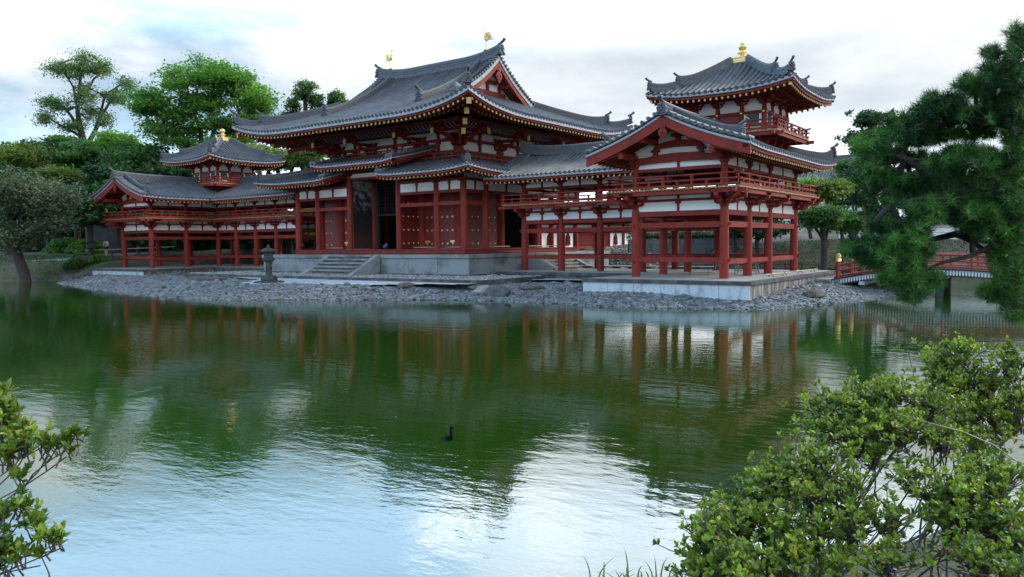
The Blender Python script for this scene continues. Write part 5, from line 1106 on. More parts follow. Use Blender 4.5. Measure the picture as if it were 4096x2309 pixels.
barrier(24.3, .9+1.2, 24.6, 4.4, 0.0, 'bamboo pole on feet on the right edge of the platform, nearest'); barrier(24.3, 6.2, 24.5, 9.2, 0.0, 'bamboo pole on feet at the far right edge of the platform')
# boardwalk, stools, bench in the wings
m = MB(); 
for k in range(17): m.bb(10.6+k*.5, 10.6+k*.5+.48, 10.0, 11.1, .10, .14)
for k in range(9): m.bb(10.7+k, 10.8+k, 10.0, 11.1, 0, .10)
solo('boardwalk', m, PLANK, 'low pale wooden boardwalk running behind the right wing columns', 'boardwalk')
def stool(x, y, w_, h_, label, rungs=3):
    r_ = thing('wooden_rack', label, 'rack', (x, y, 0))
    for a in (-1, 1):
        for b in (-1, 1): m = MB(); m.beam((x+a*w_/2, y+b*.2, 0), (x+a*w_*.44, y+b*.15, h_), .04, .04); part('leg', m, PLANK, r_)
    for k in range(rungs):
        z_ = h_*(k+1)/rungs
        for q in (-.18, .18): m = MB(); m.bb(x-w_/2, x+w_/2, y+q-.02, y+q+.02, z_-.02, z_+.02); part('rung', m, PLANK, r_)
stool(22.6, 4.7, 1.0, .5, 'pale wooden rack behind the near corner column of the right wing'); stool(19.9, 8.6, .5, .5, 'small dark stool standing in the right wing corridor', 2)
bn = thing('stone_bench', 'long grey stone bench behind the left wing columns', 'bench', (-19, 9.9, 0)); m = MB(); m.bb(-21.5, -15.6, 9.8, 10.3, .36, .46); part('seat', m, STONED, bn)
for x in (-21.2, -19.7, -18.2, -16.9, -15.8): m = MB(); m.bb(x-.12, x+.12, 9.85, 10.25, 0, .36); part('leg', m, STONED, bn)

# small dark blue bird at the door, diving bird on the pond
def smallbird(x, y, z, s, label, mt, hd=0.0):
    c_, s_ = math.cos(hd), math.sin(hd); X = lambda a, b, c=0.: (x+(a*c_-c*s_)*s, y+(a*s_+c*c_)*s, z+b*s); m = MB()
    m.tube([X(-.42, .30), X(-.2, .36), X(0, .46), X(.14, .58), X(.17, .74), X(.19, .84), X(.25, .86)], [.02, .10, .15, .11, .065, .075, .03], 10); m.tube([X(.25, .86), X(.38, .83)], [.03, .006], 6)
    for q in (-.05, .05): m.tube([X(.02, .34, q), X(.03, 0, q)], .015, 5)
    return solo('bird', m, mt, label, 'bird')
smallbird(.1, 4.2, 1.24, .42, 'small dark blue bird standing on the floor before the hall doorway', mat('dark_blue_feather', (.03, .05, .10), .5, col2=(.10, .14, .2), nscale=20), .7)
m = MB(); DX, DY = 28.48, -22.69; K = lambda a, b, c: (DX+a*.75, DY+b*.75, ZWAT+c*.78)
m.tube([K(-.17, .10, -.01), K(-.06, .03, .03), K(.05, -.03, .035), K(.09, -.05, .08), K(.085, -.05, .18), K(.11, -.06, .225), K(.15, -.07, .22)], [.008, .04, .045, .022, .014, .020, .010], 10); m.tube([K(.15, -.07, .22), K(.20, -.09, .215)], [.009, .003], 6)
solo('water_bird', m, mat('black_wet_feather', (.008, .008, .010), .9, spec=.1), 'small black water bird swimming alone in the middle of the pond', 'bird')
LITP = mat('floating_petal', (.55, .55, .45), .6, island=.5); m = MB()
for i in range(90):
    a_, b_ = _lat(RG.normal(-4, 6), RG.uniform(7, 30)); s_ = RG.uniform(.008, .022); th = RG.uniform(0, 2*pi)
    if sdist(ISL, a_, b_) < -.5 and sdist(NEAR, a_, b_) < -1.5: m.add([(a_+s_*math.cos(th+k*pi/2)*(1 if k % 2 else .5), b_+s_*math.sin(th+k*pi/2)*(1 if k % 2 else .5), ZWAT+.004) for k in range(4)], [(0, 1, 2, 3)])
tag(link('floating_debris', m.mesh('floating_debris', LITP)), kind='stuff')

# ================================================================ bridge on the right
bx0, bx1, by0, by1 = 25.35, 34.6, 7.4, 10.2
BRD = mat('bright_vermilion_rail', (0.30, 0.04, 0.02), 0.5, col2=(0.22, 0.03, 0.02), nscale=3)
WP = mat('white_gloss_paint', (.58, .61, .63), .6)
bz = lambda x: -.40+.60*(1-((x-30.0)/4.7)**2)
brg = thing('arched_bridge', 'arched garden bridge with red railings and white-fringed black side beams, behind the pine', 'bridge', (30, 8.8, ZWAT))
xs = np.linspace(bx0, bx1, 31)
for y in (by0, by1):
    m = MB(); m.sweep(np.c_[xs, xs*0+y, bz(xs)], (0, 1, 0), -.06, .06, -.30, 0); gd = part('side_beam', m, IRON, brg)
    m = MB(); m.sweep(np.c_[xs, xs*0+y, bz(xs)], (0, 1, 0), -.10, .10, -.02, .04); part('beam_cap', m, IRON, brg)
    if y == by0:
        m = MB(); k = int((bx1-bx0-.4)/.115); em = (2.4*1, k//2, k-3)
        for i in range(k):
            x = bx0+.2+i*.115
            if min(abs(x-c) for c in (25.85, 29.95, 34.1)) < .14: continue
            z = bz(x)-.06; m.prism([(-.038, 0), (-.038, -.15), (0, -.20), (.038, -.15), (.038, 0)], (x, y-.066, z), (1, 0, 0), (0, 0, 1), (0, -1, 0), .012)
        m.sweep(np.c_[xs, xs*0+y-.062, bz(xs)], (0, 1, 0), -.006, .006, -.05, -.035)
        part('white_fringe', m, WP, gd)
        for c in (25.85, 29.95, 34.1):
            m = MB(); z = bz(c)-.15
            for r0, r1 in ((.10, .085),):
                a = np.arange(24)*2*pi/24; m.add(np.concatenate([np.c_[c+r0*np.cos(a), a*0+y-.068, z+r0*np.sin(a)], np.c_[c+r1*np.cos(a), a*0+y-.068, z+r1*np.sin(a)]]), [(i, (i+1) % 24, 24+(i+1) % 24, 24+i) for i in range(24)])
            for q in range(3):
                a0 = q*2*pi/3; th = np.linspace(0, 2.1, 9); r = .062-.018*th; p_ = np.c_[c+r*np.cos(a0+th), th*0+y-.07, z+r*np.sin(a0+th)]; m.tube(p_, np.linspace(.021, .003, 9), 6)
            part('swirl_emblem', m, WP, gd)
m = MB(); m.grid(np.stack([np.c_[xs, xs*0+by0, bz(xs)-.03], np.c_[xs, xs*0+by1, bz(xs)-.03]], 1)); part('deck', m, PLANK, brg)
for y in (by0+.15, by1-.15):
    for zz, r in ((.10, .055), (.36, .04), (.62, .05)):
        m = MB(); m.tube(np.c_[xs[1:], xs[1:]*0+y, bz(xs[1:])+zz], r, 8); part('rail', m, BRD, brg)
    for x in np.linspace(bx0+.5, bx1-.3, 9):
        big = x < bx0+.6 or x > bx1-.4; m = MB(); m.lathe((x, y, bz(x)), [(.11 if big else .06, 0), (.11 if big else .06, .80 if big else .6)], 12); ps = part('post', m, BRD, brg)
        if big: m = MB(); m.lathe((x, y, bz(x)+.78), [(.125, 0), (.125, .12), (.09, .15), (.13, .20), (.13, .27), (.07, .33), (.02, .38)], 14); part('gilt_post_cap', m, GOLD, ps)
for x in (26.9, 29.95, 33.0):
    for y in (by0+.1, by1-.2):
        m = MB(); m.lathe((x, y, -1.9), [(.16, 0), (.16, 1.85+bz(x)-.35)], 14); pr = part('pier', m, LANT, brg)
    m = MB(); m.bb(x-.12, x+.12, by0-.12, by1+.1, bz(x)-.46, bz(x)-.30); part('pier_beam', m, STONEW, brg)
m = MB(); m.bb(24.95, 25.6, 7.0, 10.4, -.78, -.28); solo('bridge_abutment', m, STONE, 'grey gravel-topped stone block joining the bridge to the right platform', 'abutment')

# ================================================================ far right bank: walls, steps, hedge, fences
WALLS = mat('streaked_grey_block', (0.12, 0.135, 0.145), .85, col2=(.045, .045, .045), nscale=.9, bump=.3, bscale=8, mixlo=.5, mixhi=.7, ndetail=8, stretch=(1.5, 1.5, .6))
def block_wall(a, b, z0, z1, th, bw, bh, mt, label, cat='wall', irregular=False, name='stone_wall'):
    a = np.array([*a, 0.]); b = np.array([*b, 0.]); L_ = np.linalg.norm(b-a); d = (b-a)/L_; n = np.array([d[1], -d[0], 0]); m = MB(); m.box(((a+b)/2+np.array([0, 0, (z0+z1)/2-.02])), (L_, th*.8, z1-z0-.04), math.atan2(d[1], d[0]), 1)
    r = z0; k = 0
    while r < z1-.02:
        h = min(bh*(rnd.uniform(.8, 1.25) if irregular else 1), z1-r); x = -bw*rnd.random() if k % 2 else -bw*.5*rnd.random()
        while x < L_:
            w_ = bw*(rnd.uniform(.6, 1.5) if irregular else 1); p, q = max(x, 0)+.012, min(x+w_, L_)-.012
            if q-p > .05:
                c = a+d*(p+q)/2; pr = rnd.uniform(0, .06) if irregular else rnd.uniform(0, .01); m.box((c[0], c[1], r+h/2), (q-p, th+pr, h-.02), math.atan2(d[1], d[0]))
            x += w_
        r += h; k += 1
    return solo(name, m, [mt, STONED], label, cat)
block_wall((5.6, 25.6), (13.1, 31.2), -.5, 1.75, .5, .62, .36, WALLS, 'stained grey block retaining wall seen through the right wing columns')
BAMF = thing('bamboo_fence', 'thin upright bamboo fence along the top of the grey block wall', 'fence', (9.3, 28.6, 2.0))
m = MB(); a = np.array([5.6, 26.0, 0]); b = np.array([13.1, 31.6, 0])
for i in range(90): p = a+(b-a)*i/89; m.tube([p+(0, 0, 2.0), p+(0, 0, 2.95+.1*rnd.random())], .016, 5)
part('bamboo_stakes', m, BAMBOO, BAMF); m = MB()
for z_ in (2.3, 2.75): m.tube([a+(0, 0, z_), b+(0, 0, z_)], .02, 6)
part('rail', m, BAMBOO, BAMF)
# slope and terraces above the far bank
def mound(name, poly, zf, mt, kind='structure', res=.5): return sheet(name, poly, 0.0, mt, res, zf, kind=kind)
slope = lambda x, y: hgt(x, y)+1.0*sm(0, 5.5, ((x-16)*-.5+(y-27)*.86))*sm(-4, 4, x-12)
mound('grassy_slope', [(12.5, 25.6), (16.3, 28.0), (21, 30.9), (30, 35), (44, 38.8), (60, 60), (20, 70), (8, 40), (11, 29)], lambda x, y: slope(x, y)+.06, mat('slope_turf', (0.16, 0.13, 0.10), .95, col2=(.085, .095, .05), nscale=.5, bump=.6, bscale=9, mixlo=.4, mixhi=.6, ndetail=10))
m = MB(); pl = np.array([(12.9, 25.2), (16.2, 27.5), (20.9, 30.3), (29.9, 34.3), (44, 37.9)])
for i in range(4):
    for zz in (-.82, -.70): m.tube([(*pl[i], zz), (*pl[i+1], zz)], .07, 7)
for i in range(60): u = i/59*4; k = min(int(u), 3); p = pl[k]+(pl[k+1]-pl[k])*(u-k); m.tube([(p[0]+.05, p[1]-.08, -1.4), (p[0]+.05, p[1]-.08, -.60)], .06, 7)
solo('log_edging', m, BARK, 'dark log edging along the water line of the far right bank', 'edging')
block_wall((11.2, 22.5), (13.0, 25.5), -1.2, -.1, .6, .55, .3, STONED, 'rough dark boulder wall at the back water line of the right bank', irregular=True)
# stone steps climbing right, post and rail beside them
m = MB()
for i in range(9): c = W(1895+22*i, 622-3*i, 62+1.0*i); m.box((c[0], c[1], 1.0+.17*i-.6), (2.6, 3.4, 1.4), .5)
solo('stone_steps', m, STONE, 'grey stone steps climbing the bank between the right wing columns and the tree', 'steps')
fn = thing('post_fence', 'low dark wooden post fence along the path on the right bank', 'fence', (20, 31, 1))
pts = [W(1850+i*42, 636+i*4.5, 58-.2*i) for i in range(9)]
for p in pts: m = MB(); z0 = float(slope(p[0], p[1])); m.tube([(p[0], p[1], z0), (p[0], p[1], z0+.75)], .05, 7); part('post', m, BARK, fn)
for h_ in (.35, .65):
    m = MB(); m.tube([(p[0], p[1], float(slope(p[0], p[1]))+h_) for p in pts], .022, 6); part('rail', m, BARK, fn)
# long white wall with tiled coping on the right
def white_wall(a, b, z0, z1, label):
    a = np.array(a); b = np.array(b); d = (b-a)/np.linalg.norm(b-a); r_ = thing('plaster_wall', label, 'wall', (*((a+b)/2), z0)); L_ = np.linalg.norm(b-a); c = (a+b)/2; rz = math.atan2(d[1], d[0])
    m = MB(); m.box((*c, (z0+z1)/2), (L_, .4, z1-z0), rz); part('plaster_face', m, WHITE, r_); m = MB()
    for k in range(1, 5): m.box((*c, z0+(z1-z0)*k/5), (L_, .43, .03), rz)
    part('groove_lines', m, PLANK, r_); n = np.array([-d[1], d[0], 0.]); D3 = np.array([*d, 0.]); A3 = np.array([*a, 0.]); m = MB()
    for q in (-1, 1): tiled_face(m, lambda s, t, q=q: A3+D3*np.asarray(s)[..., None]+n*(q*(.62-np.asarray(t)))[..., None]+np.array([0, 0, 1.])*(z1+.02+.6*np.asarray(t))[..., None]+0*np.asarray(s)[..., None], 0, L_, .3, lambda s: s*0+.6, n=3)
    m.beam((*(a), z1+.45), (*(b), z1+.45), .22, .2); part('tiled_coping', m, [TILE, TILED], r_)
white_wall((19.2, 35.5), (47, 46.5), .9, 2.75, 'long white plaster wall with tiled coping behind the bridge and pine')
# temple roof peeping above the trees on the right
tr_ = thing('temple_building', 'far temple with grey tiled roof peeping over the trees on the right', 'temple', (13, 58, 3)); m = MB()
c = W(2040, 445, 80); cx_, cy_ = c[0], c[1]+4
PTm = lambda q: (lambda s, t: np.stack([cx_+s+0*t, cy_+q*(4.6-t)+0*s, 7.35+.48*t+.03*t*t+.5*np.clip(1-(6.5-np.abs(s))/3, 0, 1)**2], -1))
for q in (-1, 1): tiled_face(m, PTm(q), -6.5, 6.5, .3, lambda s: s*0+4.6, n=8)
part('roof', m, [TILE, TILED], tr_); m = MB(); m.bb(cx_-5, cx_+5, cy_-3.2, cy_+3.2, 3, 7.4); part('wall', m, WHITE, tr_); ridge(tr_, [(cx_-6.4, cy_, 10.2), (cx_-4, cy_, 10.1), (cx_+4, cy_, 10.1), (cx_+6.4, cy_, 10.2)], .4, 4)
m = MB()
for sx in (-1, 1):
    for sy in (-1, 1): m.bb(cx_+sx*4.9-.15, cx_+sx*4.9+.15, cy_+sy*3.1-.15, cy_+sy*3.1+.15, 3, 7.5)
m.bb(cx_-5, cx_+5, cy_-3.3, cy_-3.22, 6.6, 6.8); part('frame', m, BARK, tr_)

# ================================================================ far left bank: path, walls, person
sheet('gravel_path', [(-48, -6.5), (-40, -4.3), (-34.5, .6), (-34.0, 4.2), (-33, 8), (-29, 12), (-30.5, 13.5), (-35, 9.5), (-36.3, 4.5), (-37, 1.0), (-41, -2.4), (-48, -4.2)], .03, mat('pale_gravel_path', (.30, .33, .36), .95, col2=(.22, .24, .26), nscale=3), .4)
block_wall((-31.0, .2), (-27.3, 4.4), -1.1, .95, .7, .62, .42, mat('mossy_boulder', (.075, .085, .075), .9, col2=(.15, .155, .14), nscale=2, bump=.6), 'mossy boulder retaining wall left of the left wing', irregular=True)
block_wall((-27.3, 4.4), (-25.2, 12.5), -1.1, .95, .7, .62, .42, ROCKG, 'boulder retaining wall behind the corner columns of the left wing', irregular=True)
block_wall((-25.2, 12.8), (-9, 20.5), -.6, 1.35, .9, .5, .34, ROCKM, 'rough piled stone wall seen through the left wing columns', irregular=True)
block_wall((-27.2, -2.6), (-25.2, -1.8), -1.2, -.45, .7, .5, .3, STONED, 'low boulder edging where the far bank meets the left platform', irregular=True)
# glazed dark building behind (museum wall)
mus = thing('grey_tiled_building', 'dim grey building with vertical tile panels behind the walking person', 'building', (-40, 13, 1.2)); m = MB(); a = W(225, 600, 80); b = W(345, 600, 80)
d = (b-a)/np.linalg.norm(b-a); m.beam((a[0], a[1], 2.9), (b[0], b[1], 2.9), .5, 3.6); part('wall', m, mat('dull_grey_tile', (.10, .115, .14), .6, col2=(.065, .07, .085), nscale=.8), mus)
for i in range(7): m = MB(); p = a+(b-a)*(i+.5)/7; m.box((p[0]+.3*0, p[1]-.27, 2.8), (.9, .06, 2.6), math.atan2(d[1], d[0])); part('wall_panel', m, mat('pane_grey', (.16, .18, .21), .4) if i == 0 else bpy.data.materials['pane_grey'], mus)
rl = thing('bamboo_rail_fence', 'single pale bamboo rail on short posts beside the far left path', 'fence', (-35.5, 0, 1)); pts = [W(214+i*22.5, 643-1.0*i, 66.0) for i in range(11)]
for p in pts[::3]: z0 = float(hgt(p[0], p[1])); m = MB(); m.tube([(p[0], p[1], z0-.1), (p[0], p[1], p[2]+.42)], .045, 7); part('post', m, BARK, rl)
m = MB(); m.tube([(p[0], p[1], p[2]+.40) for p in pts], .04, 7); part('rail', m, BAMBOO, rl)

# person walking on the path: one skinned body, clothes and hair as children
def person():
    f = W(267, 636, 68); x0, y0 = f[0], f[1]; z0 = float(hgt(x0, y0))+.03; H = 1.60
    root = thing('person', 'person in dark shorts and pale top walking away along the far left path', 'person', (x0, y0, z0)); dx, dy = -.75, .66
    def X(a, b, c): return (x0+(a*dx-b*dy), y0+(a*dy+b*dx), z0+c)                 # a forward, b left, c up
    J = [((0, 0, .88), .13), ((0, 0, 1.02), .11), ((0, 0, 1.22), .13), ((0, 0, 1.34), .10), ((0, 0, 1.40), .048), ((.01, 0, 1.47), .085), ((.015, 0, 1.55), .085),
         ((0, .09, .84), .095), ((.10, .09, .46), .058), ((.06, .09, .08), .038), ((.18, .09, .03), .032), ((0, -.09, .84), .095), ((-.06, -.09, .46), .058), ((-.20, -.09, .10), .038), ((-.10, -.09, .03), .032),
         ((0, .17, 1.32), .05), ((-.04, .21, 1.08), .036), ((.10, .20, .90), .028), ((.15, .19, .84), .025), ((0, -.17, 1.32), .05), ((.03, -.22, 1.08), .036), ((.14, -.18, .95), .028), ((.19, -.17, .90), .025)]
    Ed = [(0, 1), (1, 2), (2, 3), (3, 4), (4, 5), (5, 6), (0, 7), (7, 8), (8, 9), (9, 10), (0, 11), (11, 12), (12, 13), (13, 14), (3, 15), (15, 16), (16, 17), (17, 18), (3, 19), (19, 20), (20, 21), (21, 22)]
    def skin(name, J, Ed, mt, grow=0.0):
        me = bpy.data.meshes.new(name); me.from_pydata([np.array(X(*j[0]))-np.array([x0, y0, z0]) for j in J], Ed, []); me.materials.append(mt); o = link(name, me, root, (x0, y0, z0))
        md = o.modifiers.new('skin', 'SKIN'); me.skin_vertices[0].data
        for i, j in enumerate(J): me.skin_vertices[0].data[i].radius = (j[1]+grow, j[1]+grow)
        me.skin_vertices[0].data[0].use_root = True; s_ = o.modifiers.new('sub', 'SUBSURF'); s_.levels = s_.render_levels = 1; return o
    try:
        SK = mat('skin', (.45, .28, .20), .6); skin('body', J, Ed, SK)
        skin('top', [J[i] for i in (0, 1, 2, 3)]+[J[15], J[19]], [(0, 1), (1, 2), (2, 3), (3, 4), (3, 5)], mat('pale_cloth', (.55, .5, .48), .8), .014)
        skin('shorts', [J[0], J[7], ((.06, .09, .60), .08), J[11], ((-.03, -.09, .60), .08)], [(0, 1), (1, 2), (0, 3), (3, 4)], mat('dark_cloth', (.015, .015, .02), .8), .018)
    except Exception as e: print('person', e)
    m = MB(); m.lathe(X(-.015, 0, 1.42), [(.02, 0), (.085, .03), (.11, .10), (.10, .18), (.03, .22)], 12); m.tube([X(-.09, 0, 1.52), X(-.13, 0, 1.40), X(-.12, 0, 1.28)], [.05, .045, .02], 8); part('hair', m, IRON, root)
    m = MB(); m.box(X(-.14, 0, 1.15), (.2, .12, .3), math.atan2(dy, dx)+pi/2); part('backpack', m, mat('grey_bag', (.18, .2, .22), .7), root)
    for q, a in ((.09, .12), (-.09, -.16)): m = MB(); m.box(X(a, q, .04), (.25, .09, .08), math.atan2(dy, dx)); part('shoe', m, WP, root)
person()
# ================================================================ vegetation
def leafmat(name, c1, c2, transl=.35, isl=.35, rough=.55): return mat(name, c1, rough, col2=c2, nscale=.35, island=isl, transl=transl, spec=.3)
L_BRIGHT = leafmat('bright_broadleaf', (.15, .30, .06), (.07, .17, .045), .45)
L_THIN = leafmat('thin_greyish_leaf', (.15, .22, .10), (.085, .16, .08), .45)
L_DARK = leafmat('dark_evergreen_leaf', (.035, .095, .030), (.018, .052, .022), .25)
L_MID = leafmat('mid_green_leaf', (.075, .17, .045), (.038, .095, .032), .35)
L_YEL = leafmat('yellowish_maple_leaf', (.14, .18, .028), (.07, .125, .028), .35)
L_GREY = leafmat('grey_green_leaf', (.12, .145, .085), (.06, .085, .055), .25)
L_FAR = leafmat('hill_forest_leaf', (.05, .10, .035), (.03, .065, .03), .2)
L_TUFT = leafmat('pale_tufted_leaf', (.13, .20, .09), (.07, .13, .055), .4)
def leaves(mb, C, N_, size, spread=(1, 1, 1), up=.5, m=0):
    """N_ small leaf quads round every centre in C"""
    C = np.repeat(C, N_, 0); n = len(C); p = C+RG.normal(0, 1, (n, 3))*np.array(spread)
    nv = RG.normal(0, 1, (n, 3)); nv[:, 2] = np.abs(nv[:, 2])+up; nv /= np.linalg.norm(nv, axis=1)[:, None]
    a = np.cross(nv, RG.normal(0, 1, (n, 3))); a /= np.linalg.norm(a, axis=1)[:, None]; b = np.cross(nv, a)
    s = size*RG.uniform(.6, 1.4, (n, 1)); V = np.stack([p-a*s, p-b*s*.55, p+a*s, p+b*s*.55], 1).reshape(-1, 3)
    mb.add(V, np.arange(n*4).reshape(n, 4), m)
def limb(mb, a, b, r0, r1, bend=.12, k=7, n=7):
    a = np.array(a, float); b = np.array(b, float); u = np.linspace(0, 1, n)[:, None]; L_ = np.linalg.norm(b-a)
    off = RG.normal(0, 1, 3)*bend*L_; off2 = RG.normal(0, 1, 3)*bend*.4*L_
    p = a+(b-a)*u+off*(u*(1-u))*1.6+off2*np.sin(u*2*pi)*.5; mb.tube(p, r0+(r1-r0)*u[:, 0]**.8, k, cap=False); return p
def tree(name, label, cat, base, r, limbs, pads, lm, lsize, per, pad_h=.35, group=None, twigs=6, dens=.9, up=.6, sub=.36):
    """limbs: polylines of the trunk and main forks; pads: foliage masses (x,y,z,rx,ry,rz) -> many small sprays"""
    root = thing(name, label, cat, tuple(base), group); m = MB(); ends = []
    for pl, r0, r1 in limbs:
        for i in range(len(pl)-1):
            u0, u1 = i/(len(pl)-1), (i+1)/(len(pl)-1); q = limb(m, pl[i], pl[i+1], r0+(r1-r0)*u0, r0+(r1-r0)*u1, .05, 9)
            ends += list(q[2:])
    ends = np.array(ends); f = MB()
    for x, y, z, rx, ry, rz in pads:
        c = np.array([x, y, z]); nc = max(5, int(dens*rx*ry*rz*3.2+8)); D = RG.normal(0, 1, (nc, 3)); D /= np.linalg.norm(D, axis=1)[:, None]
        rr = RG.uniform(.35, 1.0, (nc, 1))**.6; S_ = c+D*rr*np.array([rx, ry, rz]); S_ = S_[S_[:, 2] > c[2]-rz*.75]
        e = ends[np.argmin(np.linalg.norm(ends-(c-np.array([0, 0, rz*.4])), axis=1))]; limb(m, e, c-np.array([0, 0, rz*.35]), max(r*.16, .03), r*.05, .08, 6)
        for s_ in S_[RG.permutation(len(S_))[:twigs]]: limb(m, c-np.array([0, 0, rz*.35]), s_, r*.05+.012, .012, .10, 5, 5)
        k = (rx*ry*rz)**(1/3)*sub
        leaves(f, S_, per, lsize, (k, k, k*pad_h), up)
    part('trunk', m, BARK, root); part('crown', f, lm, root); return root
def blob_pads(cx, cy, y_or_d, w_, h_, n, r, seed, depth=None, jit=.9):
    """n foliage masses filling an uneven ellipse of the view (centre cx,cy; half sizes w_,h_ in survey pixels) around depth d"""
    g = np.random.default_rng(seed); out = []; d0 = y_or_d; w_ = max(w_-r*2000/d0, w_*.3); h_ = max(h_-r*.62*1952/d0, h_*.3)
    for i in range(n):
        a = g.uniform(0, 2*pi); q = g.uniform(0, 1)**.5*jit; dd = g.uniform(-1, 1)*(depth if depth else w_*.0005*d0)
        p = W(cx+w_*q*math.cos(a), cy+h_*q*math.sin(a), d0+dd); k = g.uniform(.7, 1.3); out.append((*p, r*k*1.15, r*k*1.15, r*k*.62))
    return out
def shift(x, y, d): return tuple(W(x, y, d))
# T1: tall open tree, far left
d = 100; B = W(212, 640, d)
pads = []
for x, y, w_, h_, n in ((215, 165, 60, 40, 16), (150, 175, 35, 22, 7), (262, 170, 28, 22, 5), (140, 262, 42, 22, 8), (215, 235, 42, 30, 7), (290, 245, 50, 26, 9), (322, 215, 26, 20, 4), (115, 300, 28, 18, 5), (180, 315, 36, 22, 6), (265, 300, 26, 24, 4), (225, 285, 20, 26, 4)):
    pads += blob_pads(x, y, d, w_*1.1, h_*1.1, int(n*1.5), .68, int(x*7+y), 2.8)
tree('open_crown_tree', 'tall airy tree with forked trunk and thin crown at the far left', 'tree', B, .9,
     [([B, shift(208, 350, d)], .75, .5), ([shift(208, 350, d), shift(195, 270, d), shift(215, 150, d)], .45, .10), ([shift(215, 380, d), shift(248, 305, d+1), shift(290, 230, d+2)], .38, .10), ([shift(248, 305, d+1), shift(262, 240, d), shift(320, 205, d)], .2, .07), ([shift(205, 330, d), shift(160, 270, d-2), shift(120, 250, d-2)], .25, .07), ([shift(205, 345, d), shift(160, 320, d-1), shift(110, 290, d-2)], .22, .06), ([shift(200, 290, d), shift(185, 220, d), shift(150, 160, d)], .2, .06), ([shift(205, 260, d), shift(235, 200, d), shift(262, 165, d)], .2, .06)],
     pads, L_THIN, .13, 20, .8, twigs=6, dens=1.2, sub=.66)
# T2: big bright layered tree behind the left tower
d = 80; B = W(515, 640, d); pads = []
for x, y, w_, h_, n in ((520, 185, 80, 34, 16), (440, 200, 40, 32, 7), (600, 215, 60, 34, 12), (640, 270, 46, 34, 9), (530, 250, 70, 34, 10), (450, 275, 45, 34, 8), (385, 262, 46, 26, 9), (365, 240, 26, 20, 4), (400, 320, 48, 24, 6), (480, 330, 44, 22, 5), (560, 315, 60, 28, 8), (640, 300, 40, 20, 5), (660, 245, 26, 20, 4), (350, 275, 24, 16, 3), (545, 365, 28, 14, 3), (470, 365, 40, 16, 4), (600, 350, 50, 20, 5), (420, 350, 34, 14, 3)):
    pads += blob_pads(x, y, d, w_*1.05, h_*1.45, n, 1.2, int(x*3+y), 3.5)
tree('broadleaf_tree', 'big bright green tree with layered rounded crown rising behind the small left tower', 'tree', B, .9,
     [([B, shift(512, 420, d)], .6, .45), ([shift(512, 420, d), shift(480, 370, d), shift(400, 290, d-2)], .30, .08), ([shift(512, 420, d), shift(505, 330, d), shift(470, 220, d)], .32, .08), ([shift(514, 420, d), shift(540, 320, d+1), shift(540, 190, d)], .32, .08), ([shift(516, 425, d), shift(565, 340, d), shift(620, 250, d+2)], .30, .08), ([shift(480, 370, d), shift(430, 330, d-1), shift(370, 260, d-2)], .18, .06), ([shift(565, 340, d), shift(610, 310, d), shift(655, 290, d)], .16, .05)],
     pads, L_BRIGHT, .17, 26, .35, twigs=5, dens=.95, up=1.0, sub=.42)
# T3, T3b: tufted trees between tower tree and main roof
d = 90
for x0, top, wd, lb, sd_, spec_ in ((765, 205, 48, 'tufted green tree with bare limbs just left of the main roof', 5, ((735, 268, 22, 22, 4), (760, 235, 26, 20, 5), (792, 250, 20, 26, 5), (775, 215, 20, 12, 3), (722, 290, 16, 14, 3), (810, 285, 14, 12, 2))), (850, 218, 28, 'small round tufted tree touching the left slope of the main roof', 6, ((850, 245, 24, 20, 7), (866, 262, 14, 14, 2), (836, 262, 14, 14, 2)))):
    pads = []
    for x, y, w_, h_, n in spec_: pads += blob_pads(x, y, d, w_, h_, n+1, .58, x+y, 1.0)
    B = W(x0, 640, d); tree('tufted_tree', lb, 'tree', B, .7, [([B, shift(x0+3, 300, d), shift(x0, top+25, d)], .55, .15), ([shift(x0+3, 310, d), shift(x0-22, 275, d)], .2, .08), ([shift(x0+3, 300, d), shift(x0+25, 255, d)], .2, .08)], pads, L_TUFT, .15, 26, .7, twigs=3, dens=1.7, sub=.45)
# light green trees below the main eave
d = 66
for x, y, w_, h_, n, lb, sd_ in ((690, 405, 70, 34, 18, 'light green maple behind the left tower eave, under the main roof', 3), (770, 395, 50, 40, 14, 'light green maple with leaning dark trunks beside the main hall', 4), (640, 380, 38, 26, 8, 'small light maple hugging the right side of the small tower', 8)):
    B = W(x+20, 640, d+sd_); tree('maple_tree', lb, 'tree', B, .6, [([B, shift(x+20, 470, d+sd_), shift(x, y, d+sd_)], .4, .12), ([shift(x+20, 480, d+sd_), shift(x+50, y+10, d+sd_)], .3, .1), ([shift(x+20, 470, d+sd_), shift(x-30, y+5, d+sd_)], .2, .08)], blob_pads(x, y, d+sd_, w_, h_, n, 1.0, sd_, 2), leafmat('light_maple_leaf_%d' % sd_, (.17, .25, .08), (.10, .17, .055), .45), .17, 34, .35, twigs=4, dens=1.3)
